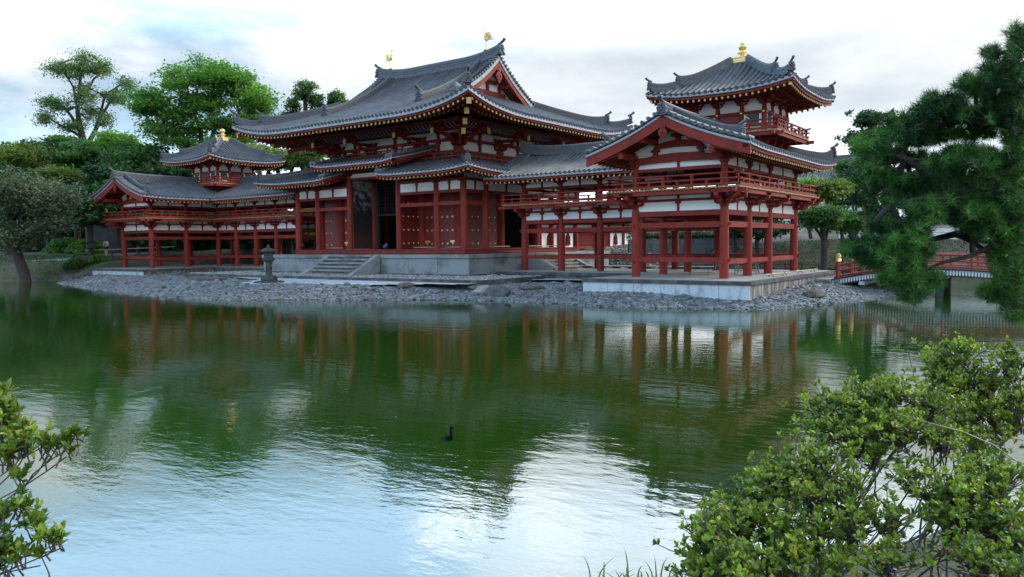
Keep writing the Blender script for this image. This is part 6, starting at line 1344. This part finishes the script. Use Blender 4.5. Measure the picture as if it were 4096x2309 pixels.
# dark trees behind the left wing, and the yellow-green maples at the far left
TL = [(165, 372, 92, 60, 44, 12, L_MID, 'mid_green_tree', 'green tree crown just under the forked trunk of the airy tree'), (285, 372, 90, 60, 48, 12, L_BRIGHT, 'mid_green_tree', 'fresh green crown right of the airy tree trunk'), (345, 400, 88, 44, 40, 9, L_MID, 'mid_green_tree', 'green crown between airy tree and the big bright tree'), (235, 415, 88, 110, 82, 26, L_DARK, 'dark_tree', 'tall dark tree mass beneath the airy tree'), (360, 440, 86, 90, 62, 18, L_DARK, 'dark_tree', 'dark tree filling the gap left of the small tower'), (120, 420, 86, 80, 80, 16, L_DARK, 'dark_tree', 'dark tree between the yellow maple and the airy tree'), (300, 470, 72, 90, 95, 20, L_DARK, 'dark_tree', 'broad dark evergreen behind the left gable'), (415, 445, 76, 90, 70, 20, L_DARK, 'dark_tree', 'dark evergreen between the left gable and the small tower'), (230, 520, 70, 70, 90, 16, L_DARK, 'dark_tree', 'dark low evergreen left of the left gable'),
      (350, 405, 80, 80, 50, 14, L_MID, 'mid_green_tree', 'mid green bushy tree under the big bright tree'), (200, 410, 84, 80, 55, 16, L_MID, 'mid_green_tree', 'mid green bushy tree beneath the tall airy tree'), (480, 440, 82, 60, 50, 10, L_MID, 'mid_green_tree', 'green bushy tree behind the roof of the small left tower'),
      (60, 400, 80, 95, 60, 22, L_YEL, 'yellow_maple', 'large yellow-green maple at the left edge'), (135, 455, 76, 50, 40, 12, L_YEL, 'yellow_maple', 'smaller yellow-green maple before the dark trees at left'), (20, 470, 72, 50, 60, 12, L_DARK, 'dark_tree', 'dark tree behind the grey-green tree at the left edge'),
      (640, 520, 74, 80, 60, 12, L_DARK, 'dark_tree', 'dark tree seen through the left wing corridor, near its tower'), (800, 560, 70, 50, 50, 10, L_MID, 'mid_green_tree', 'green shrubby tree seen between the hall aisle columns'), (480, 560, 74, 90, 50, 14, L_DARK, 'dark_tree', 'dark low trees seen through the left wing columns'), (730, 580, 66, 60, 30, 10, L_MID, 'mid_green_tree', 'low green bush behind the left wing beside the hall platform')]
for i, (x, y, d, w_, h_, n, lm, nm, lb) in enumerate(TL):
    B = W(x, 640, d); B[2] = min(B[2], float(hgt(B[0], B[1]))+.2); pads = blob_pads(x, y, d, w_*.85, h_*.9, n, 1.55, 40+i, 4.0)
    tree(nm, lb, 'tree', B, .6, [([B, shift(x, y+h_*.3, d), shift(x+5, y-h_*.3, d)], .38, .10), ([shift(x, y+h_*.4, d), shift(x-w_*.4, y, d)], .2, .06), ([shift(x, y+h_*.4, d), shift(x+w_*.4, y-5, d+1)], .2, .06)], pads, lm, .22 if lm is not L_YEL else .17, 44 if lm is not L_YEL else 60, .32, twigs=3, dens=.75, group='trees behind the left wing', sub=.34)
# grey-green leaning tree on the far left bank
d = 58; B = W(62, 664, d); B[2] = float(hgt(B[0], B[1])); pads = []
for x, y, w_, h_, n in ((70, 480, 90, 44, 16), (30, 530, 60, 40, 9), (130, 525, 55, 36, 9), (165, 500, 34, 30, 7), (90, 570, 80, 34, 10), (10, 470, 50, 50, 9), (60, 600, 70, 26, 6), (150, 560, 40, 30, 6), (20, 590, 50, 40, 6)): pads += blob_pads(x, y, d, w_, h_, int(n*1.4), .72, int(x+y), 3.0)
tree('leaning_grey_tree', 'grey-green tree with leaning bare trunk on the far left bank', 'tree', B, .7, [([B, shift(35, 610, d), shift(18, 560, d)], .42, .28), ([shift(18, 560, d), shift(5, 510, d), shift(20, 470, d)], .25, .08), ([shift(20, 570, d), shift(60, 520, d), shift(110, 500, d)], .2, .06), ([shift(35, 605, d), shift(80, 560, d), shift(150, 515, d+1)], .18, .05)], pads, L_GREY, .12, 26, .7, twigs=7, dens=1.3, sub=.6)
# clipped bushes and a lotus pot on the left bank
def bush(x, y, d, r, lb, lm=L_MID, size=.09, nn=1500, nm='clipped_bush'):
    c = W(x, y, d); c[2] = float(hgt(c[0], c[1])); D = RG.normal(0, 1, (nn//6, 3)); D /= np.linalg.norm(D, axis=1)[:, None]; D[:, 2] = np.abs(D[:, 2]); f = MB(); leaves(f, c+D*np.array([r, r, r*.75])*RG.uniform(.75, 1, (len(D), 1)), 8, size, (.08, .08, .06), .3)
    rt_ = thing(nm, lb, 'bush', tuple(c)); part('foliage', f, lm, rt_); m = MB()
    for k in range(5): limb(m, c-np.array([0, 0, .1]), c+D[k]*r*.7, .03, .01)
    part('stems', m, BARK, rt_)
bush(192, 668, 62, .95, 'clipped dark green bush at the water side of the far left bank'); bush(205, 612, 66, .9, 'clipped bush on the earth slope behind the bamboo rail', L_MID); bush(250, 664, 62.5, .7, 'small bright green bush at the foot of the boulder wall', L_BRIGHT)
bush(165, 590, 74, 1.8, 'spreading bright green shrub above the path at left', L_BRIGHT, .13, 3500, 'spreading_shrub'); bush(215, 605, 72, 1.6, 'bright green low maple bush beside the walking person', L_BRIGHT, .12, 3000, 'spreading_shrub')
lot = W(232, 640, 64); lot[2] = float(hgt(lot[0], lot[1])); lr = thing('lotus_pot', 'big round lotus leaves in a dark pot beside the bamboo rail', 'plant', tuple(lot)); m = MB(); m.lathe(lot, [(.3, 0), (.42, .3), (.4, .5)], 16); part('pot', m, LANT, lr); m = MB(); s_ = MB()
for k in range(11):
    a = RG.uniform(0, 2*pi); rr = RG.uniform(.1, .8); z = RG.uniform(.8, 1.6); c = lot+np.array([rr*math.cos(a), rr*math.sin(a), z]); m.lathe(c, [(.02, -.06), (.2, .0), (.30, .03)], 12); s_.tube([lot+np.array([0, 0, .4]), c-np.array([0, 0, .06])], .015, 5)
part('leaves', m, leafmat('lotus_leaf', (.06, .19, .07), (.04, .13, .05), .3, .2), lr); part('stalks', s_, L_MID, lr)
# trees on the right bank
TR = [(2078, 475, 60, 44, 36, 18, L_YEL, .14, 'yellow_maple', 'yellow-green maple showing above the right wing gallery', (2080, 620)), (2030, 470, 62, 30, 16, 8, L_BRIGHT, .13, 'maple_tree', 'green maple fringe just under the far temple roof', (2040, 620)), (2120, 500, 58, 30, 34, 10, L_YEL, .13, 'yellow_maple', 'turning maple between gallery and pine', (2120, 620)),
      (2062, 545, 53, 62, 34, 24, L_MID, .11, 'spreading_tree', 'low spreading tree with thick leaning trunk on the right bank', (2076, 645)), (2140, 560, 54, 45, 30, 14, L_MID, .11, 'spreading_tree', 'green tree right of the thick leaning trunk, toward the pine', (2150, 640)),
      (1925, 575, 57, 50, 34, 14, L_DARK, .13, 'dark_tree', 'dark tree with slim trunk between the right wing side columns', (1906, 645)), (1850, 560, 60, 30, 22, 8, L_DARK, .13, 'dark_tree', 'small dark tree at the end of the grey block wall', (1850, 630)), (2160, 440, 64, 60, 60, 16, L_MID, .16, 'mid_green_tree', 'tall green tree behind the tip of the pine', (2160, 640)), (2330, 470, 70, 150, 60, 22, L_DARK, .2, 'dark_tree', 'dark trees behind the pine along the white wall', (2330, 640)), (2500, 500, 66, 80, 60, 14, L_DARK, .2, 'dark_tree', 'dark tree behind the pine at the right edge', (2500, 640))]
for i, (x, y, d, w_, h_, n, lm, ls, nm, lb, (tx_, ty_)) in enumerate(TR):
    B = W(tx_, ty_, d); B[2] = float(slope(B[0], B[1])) if x < 2300 else float(hgt(B[0], B[1])); pads = blob_pads(x, y, d, w_*.85, h_*.9, n, .95 if x < 2200 else 1.7, 90+i, 1.6)
    tree(nm, lb, 'tree', B, .6, [([B, shift(tx_-3, ty_-35, d), shift(x, y+h_*.3, d)], .30 if nm == 'spreading_tree' else .16, .10), ([shift(tx_-3, ty_-35, d), shift(x-w_*.5, y, d)], .14, .05), ([shift(tx_-2, ty_-40, d), shift(x+w_*.5, y, d+.5)], .14, .05)], pads, lm, ls, 48, .3, twigs=4, dens=1.5, sub=.36)
# hedge on the grey block wall
m = MB(); a = np.array([5.4, 26.3, 2.0]); b = np.array([13.2, 32.0, 2.0]); C = a+(b-a)*RG.uniform(0, 1, (700, 1))+RG.normal(0, .18, (700, 3)); leaves(m, C, 10, .08, (.12, .12, .10), .2)
solo('hedge', m, L_DARK, 'dark hedge growing on top of the grey block wall behind the bamboo fence', 'hedge')
# second pine trunk standing straight behind the big pine's tip
d = 45; B = W(2186, 628, d); B[2] = float(hgt(B[0], B[1])) if hgt(B[0], B[1]) > -.9 else -.9; root2 = thing('straight_pine', 'slim straight pine with a bare pale trunk left of the big pine', 'tree', tuple(B)); m = MB(); limb(m, B, shift(2188, 440, d), .24, .20, .01, 10); limb(m, shift(2188, 440, d), shift(2190, 290, d), .20, .08, .01, 9); sp = MB()
for x, y, w_, h_, n in ((2190, 300, 46, 22, 6), (2165, 345, 32, 16, 4), (2225, 335, 40, 18, 5), (2185, 385, 46, 20, 6), (2170, 440, 34, 16, 4), (2225, 455, 40, 20, 5), (2170, 500, 30, 16, 4), (2215, 530, 36, 18, 4)):
    for p in blob_pads(x, y, d, w_, h_, n, .5, x+y, 1.4):
        limb(m, shift(2188, min(y+20, 520), d), p[:3], .05, .02, .1, 5); C = np.array(p[:3])+RG.normal(0, 1, (16, 3))*np.array([.38, .38, .16]); leaves(sp, C, 30, .10, (.12, .12, .09), .2)
part('trunk', m, BARK, root2); part('crown', sp, leafmat('pine_needle_far', (.045, .105, .035), (.02, .055, .022), .2), root2)
# undergrowth that closes the view under the trees
m = MB(); q = []
for x, y, d, w_, h_, n in ((450, 606, 76, 130, 18, 40), (700, 606, 76, 160, 18, 46), (860, 610, 76, 60, 16, 16), (180, 590, 90, 220, 40, 60), (450, 590, 86, 220, 45, 70), (700, 590, 84, 180, 40, 50), (900, 590, 84, 120, 30, 26), (80, 560, 92, 160, 70, 60)):
    for p in blob_pads(x, y, d, w_, h_, n, 1.5, x, 3): q.append(p[:3])
C = np.repeat(np.array(q), 10, 0)+RG.normal(0, 1, (len(q)*10, 3))*np.array([1.5, 1.5, 1.0]); leaves(m, C, 12, .30, (.5, .5, .4), .3); tag(link('woodland_undergrowth', m.mesh('woodland_undergrowth', L_DARK)), kind='stuff')
# forest on the far hill
p = np.stack([RG.uniform(-560, -290, 5200), RG.uniform(20, 330, 5200)], -1); z = hgt(p[:, 0], p[:, 1]); ok = z > 4; C = np.c_[p[ok], z[ok]+3]; m = MB(); leaves(m, C, 9, 1.9, (2.2, 2.2, 1.6), .4); tag(link('hill_forest', m.mesh('hill_forest', L_FAR)), kind='stuff')
# ground litter and rough grass on the banks
GR = leafmat('grass_blade', (.06, .11, .025), (.04, .07, .02), .2, .4)
def blades(mb, P, h, w_, lean=.3):
    n = len(P); a = RG.uniform(0, 2*pi, n); d = np.c_[np.cos(a), np.sin(a), 0*a]; l = RG.normal(0, lean, (n, 2)); hh = h*RG.uniform(.5, 1.3, (n, 1))
    mid = P+np.c_[l*hh*.4, hh*.6]; tip = P+np.c_[l*hh, hh]; V = np.stack([P-d*w_, P+d*w_, mid+d*w_*.7, tip, mid-d*w_*.7], 1); mb.add(V.reshape(-1, 3), np.arange(n*5).reshape(n, 5))
m = MB(); p = rand_in([(-48, -12), (-32, -4.5), (-28, -2.5), (-27, 4), (-36, 4), (-50, -2)], 7000, lambda q: sdist(ISL, q[:, 0], q[:, 1]) > .1); blades(m, np.c_[p, hgt(p[:, 0], p[:, 1])], .14, .02)
p = rand_in([(12.5, 25.6), (16.3, 28.0), (21, 30.9), (30, 35), (30, 39), (20, 35), (12, 29)], 7000); blades(m, np.c_[p, slope(p[:, 0], p[:, 1])+.05], .12, .02)
tag(link('bank_grass', m.mesh('bank_grass', GR)), kind='stuff')

# ---------------------------------------------------------------- foreground pine (trunk outside the frame on the right)
NEED = mat('pine_needle', (.070, .195, .032), .5, col2=(.010, .045, .013), nscale=1.6, mixlo=.40, mixhi=.60, island=.4, transl=.2, spec=.3)  # bright and dark patches paint lit and shaded clumps into the needle colour
PB = mat('pine_bark', (.05, .04, .036), .9, col2=(.02, .017, .016), nscale=12, bump=.8, bscale=40)
def needles(mb, T, D, nn, ln, wd):
    """tuft at every T along D: nn needles each"""
    n = len(T)*nn; T = np.repeat(T, nn, 0); D = np.repeat(D, nn, 0); r = RG.normal(0, 1, (n, 3)); r /= np.linalg.norm(r, axis=1)[:, None]
    q = D*RG.uniform(.15, 1.2, (n, 1))+r*.75; q /= np.linalg.norm(q, axis=1)[:, None]; l = ln*RG.uniform(.7, 1.15, (n, 1)); b = T-D*RG.uniform(0, .11, (n, 1))
    s = np.cross(q, RG.normal(0, 1, (n, 3))); s /= np.linalg.norm(s, axis=1)[:, None]; V = np.stack([b-s*wd, b+s*wd, b+q*l-np.array([0, 0, .012])], 1); mb.add(V.reshape(-1, 3), np.arange(n*3).reshape(n, 3))
pine = thing('pine_tree', 'large dark green pine leaning in from the right edge over the pond', 'tree', tuple(_lat(9.2, 9.8))+(-.4,))
m = MB(); nd_ = MB(); TT = []; DD = []
def V3(x, y, d): return np.array(W(x, y, d))
trunk = [np.array([*_lat(9.2, 9.8), -.4]), V3(3750, 700, 9.8), V3(3420, 300, 9.6), V3(3100, 60, 9.2), V3(2900, -250, 9)]
for i in range(4): limb(m, trunk[i], trunk[i+1], .30-.05*i, .25-.05*i, .05, 12)
BRN = [  # main boughs: points in the view with depth
 ([(3300, 260, 9.8), (2850, 270, 9.6), (2640, 285, 9.3), (2480, 305, 9.0), (2330, 320, 8.6)], .06, .02), ([(3300, 450, 9.7), (2800, 430, 9.0), (2600, 420, 8.8), (2440, 405, 8.6), (2280, 400, 8.4)], .12, .03),
 ([(3500, 700, 9.8), (2900, 580, 9.0), (2600, 560, 8.7), (2400, 590, 8.5), (2260, 620, 8.3)], .13, .03), ([(3500, 740, 9.8), (2900, 700, 9.2), (2650, 700, 8.9), (2500, 740, 8.7)], .10, .03), ([(3150, 100, 9.2), (2800, 60, 9), (2620, 100, 8.9), (2540, 130, 8.8)], .09, .03), ([(2700, 430, 8.9), (2500, 460, 8.3), (2330, 500, 8.0), (2240, 520, 8.0)], .06, .02), ([(2650, 560, 8.7), (2450, 640, 8.0), (2330, 680, 7.9)], .06, .02)]
for pts, r0, r1 in BRN:
    P_ = [V3(*q) for q in pts]
    for i in range(len(P_)-1): limb(m, P_[i], P_[i+1], .68*(r0+(r1-r0)*i/(len(P_)-1)), .68*(r0+(r1-r0)*(i+1)/(len(P_)-1)), .08, 8, 9)
ENDP = np.array([V3(*q) for pts, _, _ in BRN for q in pts[1:]])
# foliage pads: (x, y, half width, half height, tufts, depth)
PADS = [(2560, 270, 40, 24, 50, 8.5), (2500, 285, 44, 20, 40, 8.6), (2440, 280, 40, 20, 36, 8.6), (2565, 310, 24, 30, 34, 8.5), (2560, 230, 30, 30, 40, 8.5), (2470, 395, 50, 30, 50, 8.3), (2350, 440, 44, 24, 40, 8.3), (2250, 440, 40, 26, 36, 8.6), (2545, 545, 36, 40, 50, 8.1), (2490, 580, 44, 24, 40, 8.2),  (2200, 650, 44, 22, 40, 8.1),
 (2560, 90, 34, 46, 40, 8.8), (2520, 175, 62, 30, 70, 8.8), (2455, 210, 62, 34, 90, 8.8), (2380, 250, 58, 30, 80, 8.7), (2520, 250, 60, 34, 80, 9.2), (2290, 300, 66, 30, 85, 8.7), (2210, 345, 44, 26, 50, 8.6), (2165, 365, 30, 26, 30, 8.5), (2360, 330, 60, 34, 80, 9.0), (2250, 385, 56, 26, 60, 8.8), (2180, 415, 30, 24, 22, 8.6),
 (2450, 330, 60, 24, 50, 9.2), (2330, 400, 60, 26, 55, 8.9), (2440, 385, 70, 34, 90, 8.5), (2380, 410, 50, 26, 55, 8.4), (2530, 420, 60, 50, 110, 8.6), (2470, 450, 66, 36, 90, 8.4), (2400, 505, 76, 30, 95, 8.1), (2330, 530, 60, 30, 80, 8.0), (2450, 545, 76, 34, 100, 8.1), (2530, 510, 56, 50, 110, 8.3), (2290, 460, 50, 22, 40, 8.7), (2260, 500, 46, 22, 40, 8.6),
 (2180, 605, 62, 22, 55, 8.2), (2150, 625, 40, 20, 36, 8.1), (2240, 620, 62, 36, 90, 8.0), (2220, 560, 40, 26, 40, 8.4), (2290, 580, 52, 40, 75, 8.0), (2270, 660, 56, 34, 80, 7.9), (2312, 625, 40, 34, 50, 8.0), (2310, 700, 66, 34, 95, 7.8), (2240, 690, 36, 28, 36, 7.9),
 (2556, 150, 30, 60, 60, 8.6), (2550, 210, 36, 50, 70, 8.5), (2500, 130, 30, 20, 24, 8.8), (2560, 380, 30, 60, 60, 8.6), (2480, 300, 60, 30, 60, 9.1), (2340, 275, 50, 30, 50, 8.9), (2410, 290, 50, 26, 50, 9.0), (2300, 345, 50, 24, 50, 8.8), (2540, 660, 50, 60, 70, 8.6),
 (2540, 600, 56, 50, 110, 8.4), (2520, 640, 34, 36, 45, 8.4), (2550, 690, 46, 50, 100, 8.3), (2500, 730, 40, 30, 40, 8.3), (2560, 770, 40, 40, 80, 8.2), (2545, 660, 34, 50, 50, 8.9), (2555, 330, 40, 60, 60, 9.3), (2540, 470, 50, 50, 60, 9.2), (2190, 470, 26, 40, 20, 8.8), (2355, 460, 50, 30, 40, 9.2), (2300, 740, 40, 18, 30, 7.8)]
for x, y, w_, h_, n, d in PADS:
    c = V3(x, y, d); e = ENDP[np.argmin(np.linalg.norm(ENDP-c, axis=1))]; hub = c-np.array([0, 0, h_*.0005*d*.5]); limb(m, e, hub, .035, .02, .10, 6)
    h_ *= .8; n = int(n*1.2); a = RG.uniform(0, 2*pi, n); q = RG.uniform(0, 1, n)**.5; X = x+w_*q*np.cos(a); Yp = y+h_*q*np.sin(a); Dp = d+RG.normal(0, .28, n)
    P_ = np.array([V3(X[i], Yp[i], Dp[i]) for i in range(n)]); dr = P_-hub; dr /= np.linalg.norm(dr, axis=1)[:, None]+1e-6; dr[:, 2] += .45; dr /= np.linalg.norm(dr, axis=1)[:, None]; TT.append(P_); DD.append(dr)
    for i in range(0, n, 3): limb(m, hub+RG.normal(0, .03, 3), P_[i], .010, .005, .14, 4, 5)
TT = np.concatenate(TT); DD = np.concatenate(DD); needles(nd_, TT, DD, 44, .12, .0034)
part('trunk', m, PB, pine); part('needles', nd_, NEED, pine)

# ---------------------------------------------------------------- foreground azalea bushes
def leafblade(mb, P, D, Nn, ln, wd, m=0):
    """pointed oval leaves folded along the midrib: 8 vertices each"""
    n = len(P); S_ = np.cross(D, Nn); S_ /= np.linalg.norm(S_, axis=1)[:, None]+1e-9; Nn = np.cross(S_, D); l = ln[:, None]; w_ = wd[:, None]
    V = np.stack([P, P+D*l*.35-S_*w_*.42+Nn*w_*.12, P+D*l*.70-S_*w_*.5+Nn*w_*.16, P+D*l-Nn*l*.06, P+D*l*.70+S_*w_*.5+Nn*w_*.16, P+D*l*.35+S_*w_*.42+Nn*w_*.12, P+D*l*.35, P+D*l*.70], 1)
    f = np.array([(0, 6, 1, 1), (6, 7, 2, 1), (7, 3, 2, 2), (0, 5, 6, 6), (6, 5, 4, 7), (7, 4, 3, 3)]); q = np.arange(n)[:, None, None]*8
    mb.add(V.reshape(-1, 3), (np.array([(1, 6, 7, 2), (6, 5, 4, 7)])[None]+q).reshape(-1, 4), m, True); b = mb.n-n*8
    mb.f.append(((np.array([(0, 6, 1), (2, 7, 3), (0, 5, 6), (7, 4, 3)])[None]+q).reshape(-1, 3)+b, m, True))
AZ = mat('glossy_azalea_leaf', (.25, .33, .040), .42, col2=(.045, .105, .016), nscale=7, island=.42, transl=.35, spec=.5)
odd_leaves(AZ, .02, (.35, .13, .03)); AZB = mat('azalea_twig', (.06, .045, .04), .85, col2=(.11, .10, .09), nscale=30)
LICH = mat('pale_blue_lichen', (.36, .42, .42), .95, col2=(.24, .29, .28), nscale=30)
def rosettes(mb, T, D, nl, ln, wd):
    n = len(T)*nl; T = np.repeat(T, nl, 0); D = np.repeat(D, nl, 0); r = RG.normal(0, 1, (n, 3)); r -= D*np.sum(r*D, 1)[:, None]; r /= np.linalg.norm(r, axis=1)[:, None]
    o = RG.uniform(.15, 1.1, (n, 1)); q = r*o+D*(1.15-o*.75); q /= np.linalg.norm(q, axis=1)[:, None]; k = RG.uniform(.65, 1.2, n); leafblade(mb, T-D*RG.uniform(0, .022, (n, 1)), q, D+RG.normal(0, .25, (n, 3)), ln*k, wd*k)
def azalea(label, root_pt, pads, ln=.031, wd=.0145, group=None, lich=0, seed=1, stems=5, per=9):
    g = np.random.default_rng(seed); rt_ = thing('azalea_bush', label, 'bush', tuple(root_pt), group); m = MB(); f = MB(); lc = MB(); T = []; D = []
    hubs = []
    for x, y, w_, h_, n, d in pads:
        c = V3(x, y, d); h = c-np.array([0, 0, h_*.0005*d*.9+.03]); hubs.append(h)
        a = g.uniform(0, 2*pi, n); q = g.uniform(0, 1, n)**.5; n = int(n*1.35); a = g.uniform(0, 2*pi, n); q = np.abs(g.normal(0, .62, n)); P_ = np.array([V3(x+w_*q[i]*math.cos(a[i]), y+h_*q[i]*math.sin(a[i]), d+g.normal(0, w_*.0005*d*.6)) for i in range(n)])
        dr = P_-h; dr /= np.linalg.norm(dr, axis=1)[:, None]; dr[:, 2] += .7; dr /= np.linalg.norm(dr, axis=1)[:, None]; T.append(P_); D.append(dr)
        for i in range(0, n, 2): limb(m, h+g.normal(0, .02, 3), P_[i]-dr[i]*.01, .0035, .0018, .10, 4, 5)
        for i in range(lich): p = P_[g.integers(n)]-np.array([0, 0, .06]); v, ff = I1; lc.add(v*g.uniform(.2, 1, v.shape)*np.array([.011, .011, .004])+p+g.normal(0, .03, 3), ff)
    rp_ = np.array(root_pt, float)
    for h in hubs:
        st_ = rp_+np.append(g.normal(0, .12, 2), 0); mid = st_+(h-st_)*.5+g.normal(0, .04, 3); mid[2] += .03; k_ = .6 if stems == 1 else 1; limb(m, st_, mid, .009*k_, .006*k_, .16, 6, 9); limb(m, mid, h, .006*k_, .004*k_, .2, 6, 9)
        if stems > 3: q = limb(m, mid, h+g.normal(0, .10, 3), .004, .002, .25, 5, 9)
    T = np.concatenate(T); D = np.concatenate(D); rosettes(f, T, D, per, ln, wd)
    part('branches', m, AZB, rt_); part('leaves', f, AZ, rt_)
    if lich: part('lichen', lc, LICH, rt_)
G0 = lambda a, b: np.array([*_lat(a, b), float(hgt(*_lat(a, b)))])
azalea('rounded azalea bush at the bottom edge, lowest and leftmost of the right bushes', G0(.75, 4.5), [(1870, 1445, 110, 30, 90, 3.3), (1990, 1390, 60, 60, 90, 3.4), (1790, 1345, 80, 60, 130, 3.55), (1870, 1290, 90, 60, 150, 3.7), (1760, 1420, 60, 50, 80, 3.45), (1860, 1400, 100, 60, 160, 3.4), (1960, 1330, 80, 60, 110, 3.6), (1950, 1420, 80, 40, 90, 3.4), (1800, 1300, 50, 30, 50, 3.8)], seed=3, lich=3, group='azalea bushes at the lower right')
azalea('azalea bush with pale lichen on its twigs, middle of the right bushes', G0(1.5, 4.6), [(2100, 1410, 70, 40, 50, 3.4), (2130, 1270, 60, 40, 30, 3.7), (2290, 1190, 60, 30, 34, 3.8), (1960, 1180, 90, 44, 130, 3.9), (1900, 1230, 70, 40, 80, 3.9), (2060, 1150, 90, 60, 120, 4.0), (2040, 1240, 90, 50, 110, 3.8), (2140, 1210, 60, 60, 60, 3.8), (2150, 1310, 90, 50, 90, 3.6), (2060, 1330, 70, 50, 60, 3.6), (2240, 1290, 60, 50, 50, 3.6), (2230, 1400, 90, 40, 70, 3.4)], seed=4, lich=16, group='azalea bushes at the lower right')
azalea('broad flat-topped bright azalea bush reaching out over the pond', G0(2.1, 5.4), [(2070, 1060, 70, 44, 90, 4.4), (2140, 1010, 100, 44, 170, 4.5), (2230, 980, 90, 40, 150, 4.6), (2150, 1080, 110, 50, 190, 4.4), (2270, 1060, 110, 50, 190, 4.4), (2350, 1010, 80, 40, 120, 4.6), (2370, 1090, 80, 40, 100, 4.5), (2060, 1010, 30, 30, 24, 4.5), (2200, 1130, 90, 30, 80, 4.4)], seed=5, lich=4, group='azalea bushes at the lower right')
azalea('tallest azalea bush at the right edge below the pine', G0(3.2, 6.0), [(2370, 900, 60, 40, 90, 5.0), (2420, 880, 60, 36, 80, 5.1), (2400, 950, 90, 50, 140, 5.0), (2480, 960, 80, 60, 150, 5.0), (2540, 900, 46, 50, 90, 5.0), (2510, 1040, 80, 60, 140, 4.9), (2420, 1030, 80, 40, 100, 4.9), (2560, 1000, 40, 80, 80, 4.9), (2450, 1110, 90, 40, 90, 4.8), (2350, 940, 30, 30, 20, 5.0)], seed=6, lich=3, group='azalea bushes at the lower right', ln=.033)
azalea('darker azalea bush in the bottom right corner', G0(2.4, 4.4), [(2420, 1230, 90, 44, 140, 3.7), (2510, 1200, 80, 50, 130, 3.8), (2500, 1290, 90, 60, 160, 3.6), (2400, 1300, 80, 50, 110, 3.6), (2560, 1350, 50, 60, 90, 3.4), (2460, 1390, 90, 50, 100, 3.3), (2440, 1160, 70, 40, 40, 3.9), (2360, 1250, 50, 40, 50, 3.7), (2550, 1430, 60, 40, 60, 3.2)], seed=7, lich=10, group='azalea bushes at the lower right')
azalea('azalea branches poking in from the lower left edge', np.array([*_lat(-3.3, 3.1), -.35]), [(15, 1010, 34, 36, 26, 2.9), (60, 1095, 70, 34, 34, 2.85), (0, 1080, 30, 50, 14, 2.85), (10, 1290, 34, 50, 10, 2.7), (0, 1400, 40, 50, 14, 2.7), (120, 1110, 44, 20, 16, 2.8), (30, 1130, 40, 30, 22, 2.85), (190, 1085, 26, 16, 8, 2.8), (165, 1115, 24, 16, 7, 2.8), (150, 1345, 26, 16, 8, 2.7), (45, 1190, 40, 16, 6, 2.8), (50, 1270, 36, 26, 12, 2.75), (90, 1310, 40, 24, 13, 2.75), (130, 1350, 34, 18, 10, 2.7), (40, 1380, 44, 26, 14, 2.7), (30, 1065, 30, 24, 16, 2.9), (100, 1390, 26, 14, 4, 2.7)], ln=.037, wd=.016, seed=8, per=7, stems=1)
# reeds at the bottom edge, litter on the near ground
rt_ = thing('grass_tuft', 'thin green grass blades at the bottom edge beside the azalea', 'grass', tuple(G0(.62, 4.4))); m = MB(); BL = leafmat('reed_blade', (.09, .20, .05), (.06, .15, .04), .3, .3)
for i in range(30):
    b_ = V3(RG.uniform(1480, 1700), 1475, 4.25)+RG.normal(0, .03, 3); h = RG.uniform(.08, .25); l = RG.normal(0, .08, 2); u = np.linspace(0, 1, 6)[:, None]; p = b_+np.c_[l[0]*u**2, l[1]*u**2, h*u-.06*u**3]; s_ = np.array([RT[0], RT[1], 0])*.0045*(1-u**2); m.grid(np.stack([p-s_, p+s_], 1))
part('blades', m, BL, rt_)
rt_ = thing('dry_grass_stem', 'single dry bent grass stem across the right azalea bushes', 'grass', tuple(G0(3.2, 4.6))); m = MB(); m.tube([V3(2700, 1300, 4.2), V3(2570, 1170, 4.15), V3(2500, 1120, 4.1), V3(2420, 1085, 4.1), V3(2330, 1062, 4.1), V3(2260, 1042, 4.1)], [.004, .004, .0035, .003, .002, .001], 6); part('stem', m, BAMBOO, rt_)
m = MB(); p = np.array([_lat(a, b) for a, b in zip(RG.uniform(.5, 5.5, 9000), RG.uniform(3.2, 7, 9000))]); p = p[sdist(NEAR, p[:, 0], p[:, 1]) > .15]; leaves(m, np.c_[p, hgt(p[:, 0], p[:, 1])+.01], 1, .014, (.0, .0, .004), 3)
tag(link('leaf_litter', m.mesh('leaf_litter', mat('dry_leaf', (.17, .11, .07), .9, island=.6, col2=(.28, .22, .16), nscale=30))), kind='stuff')
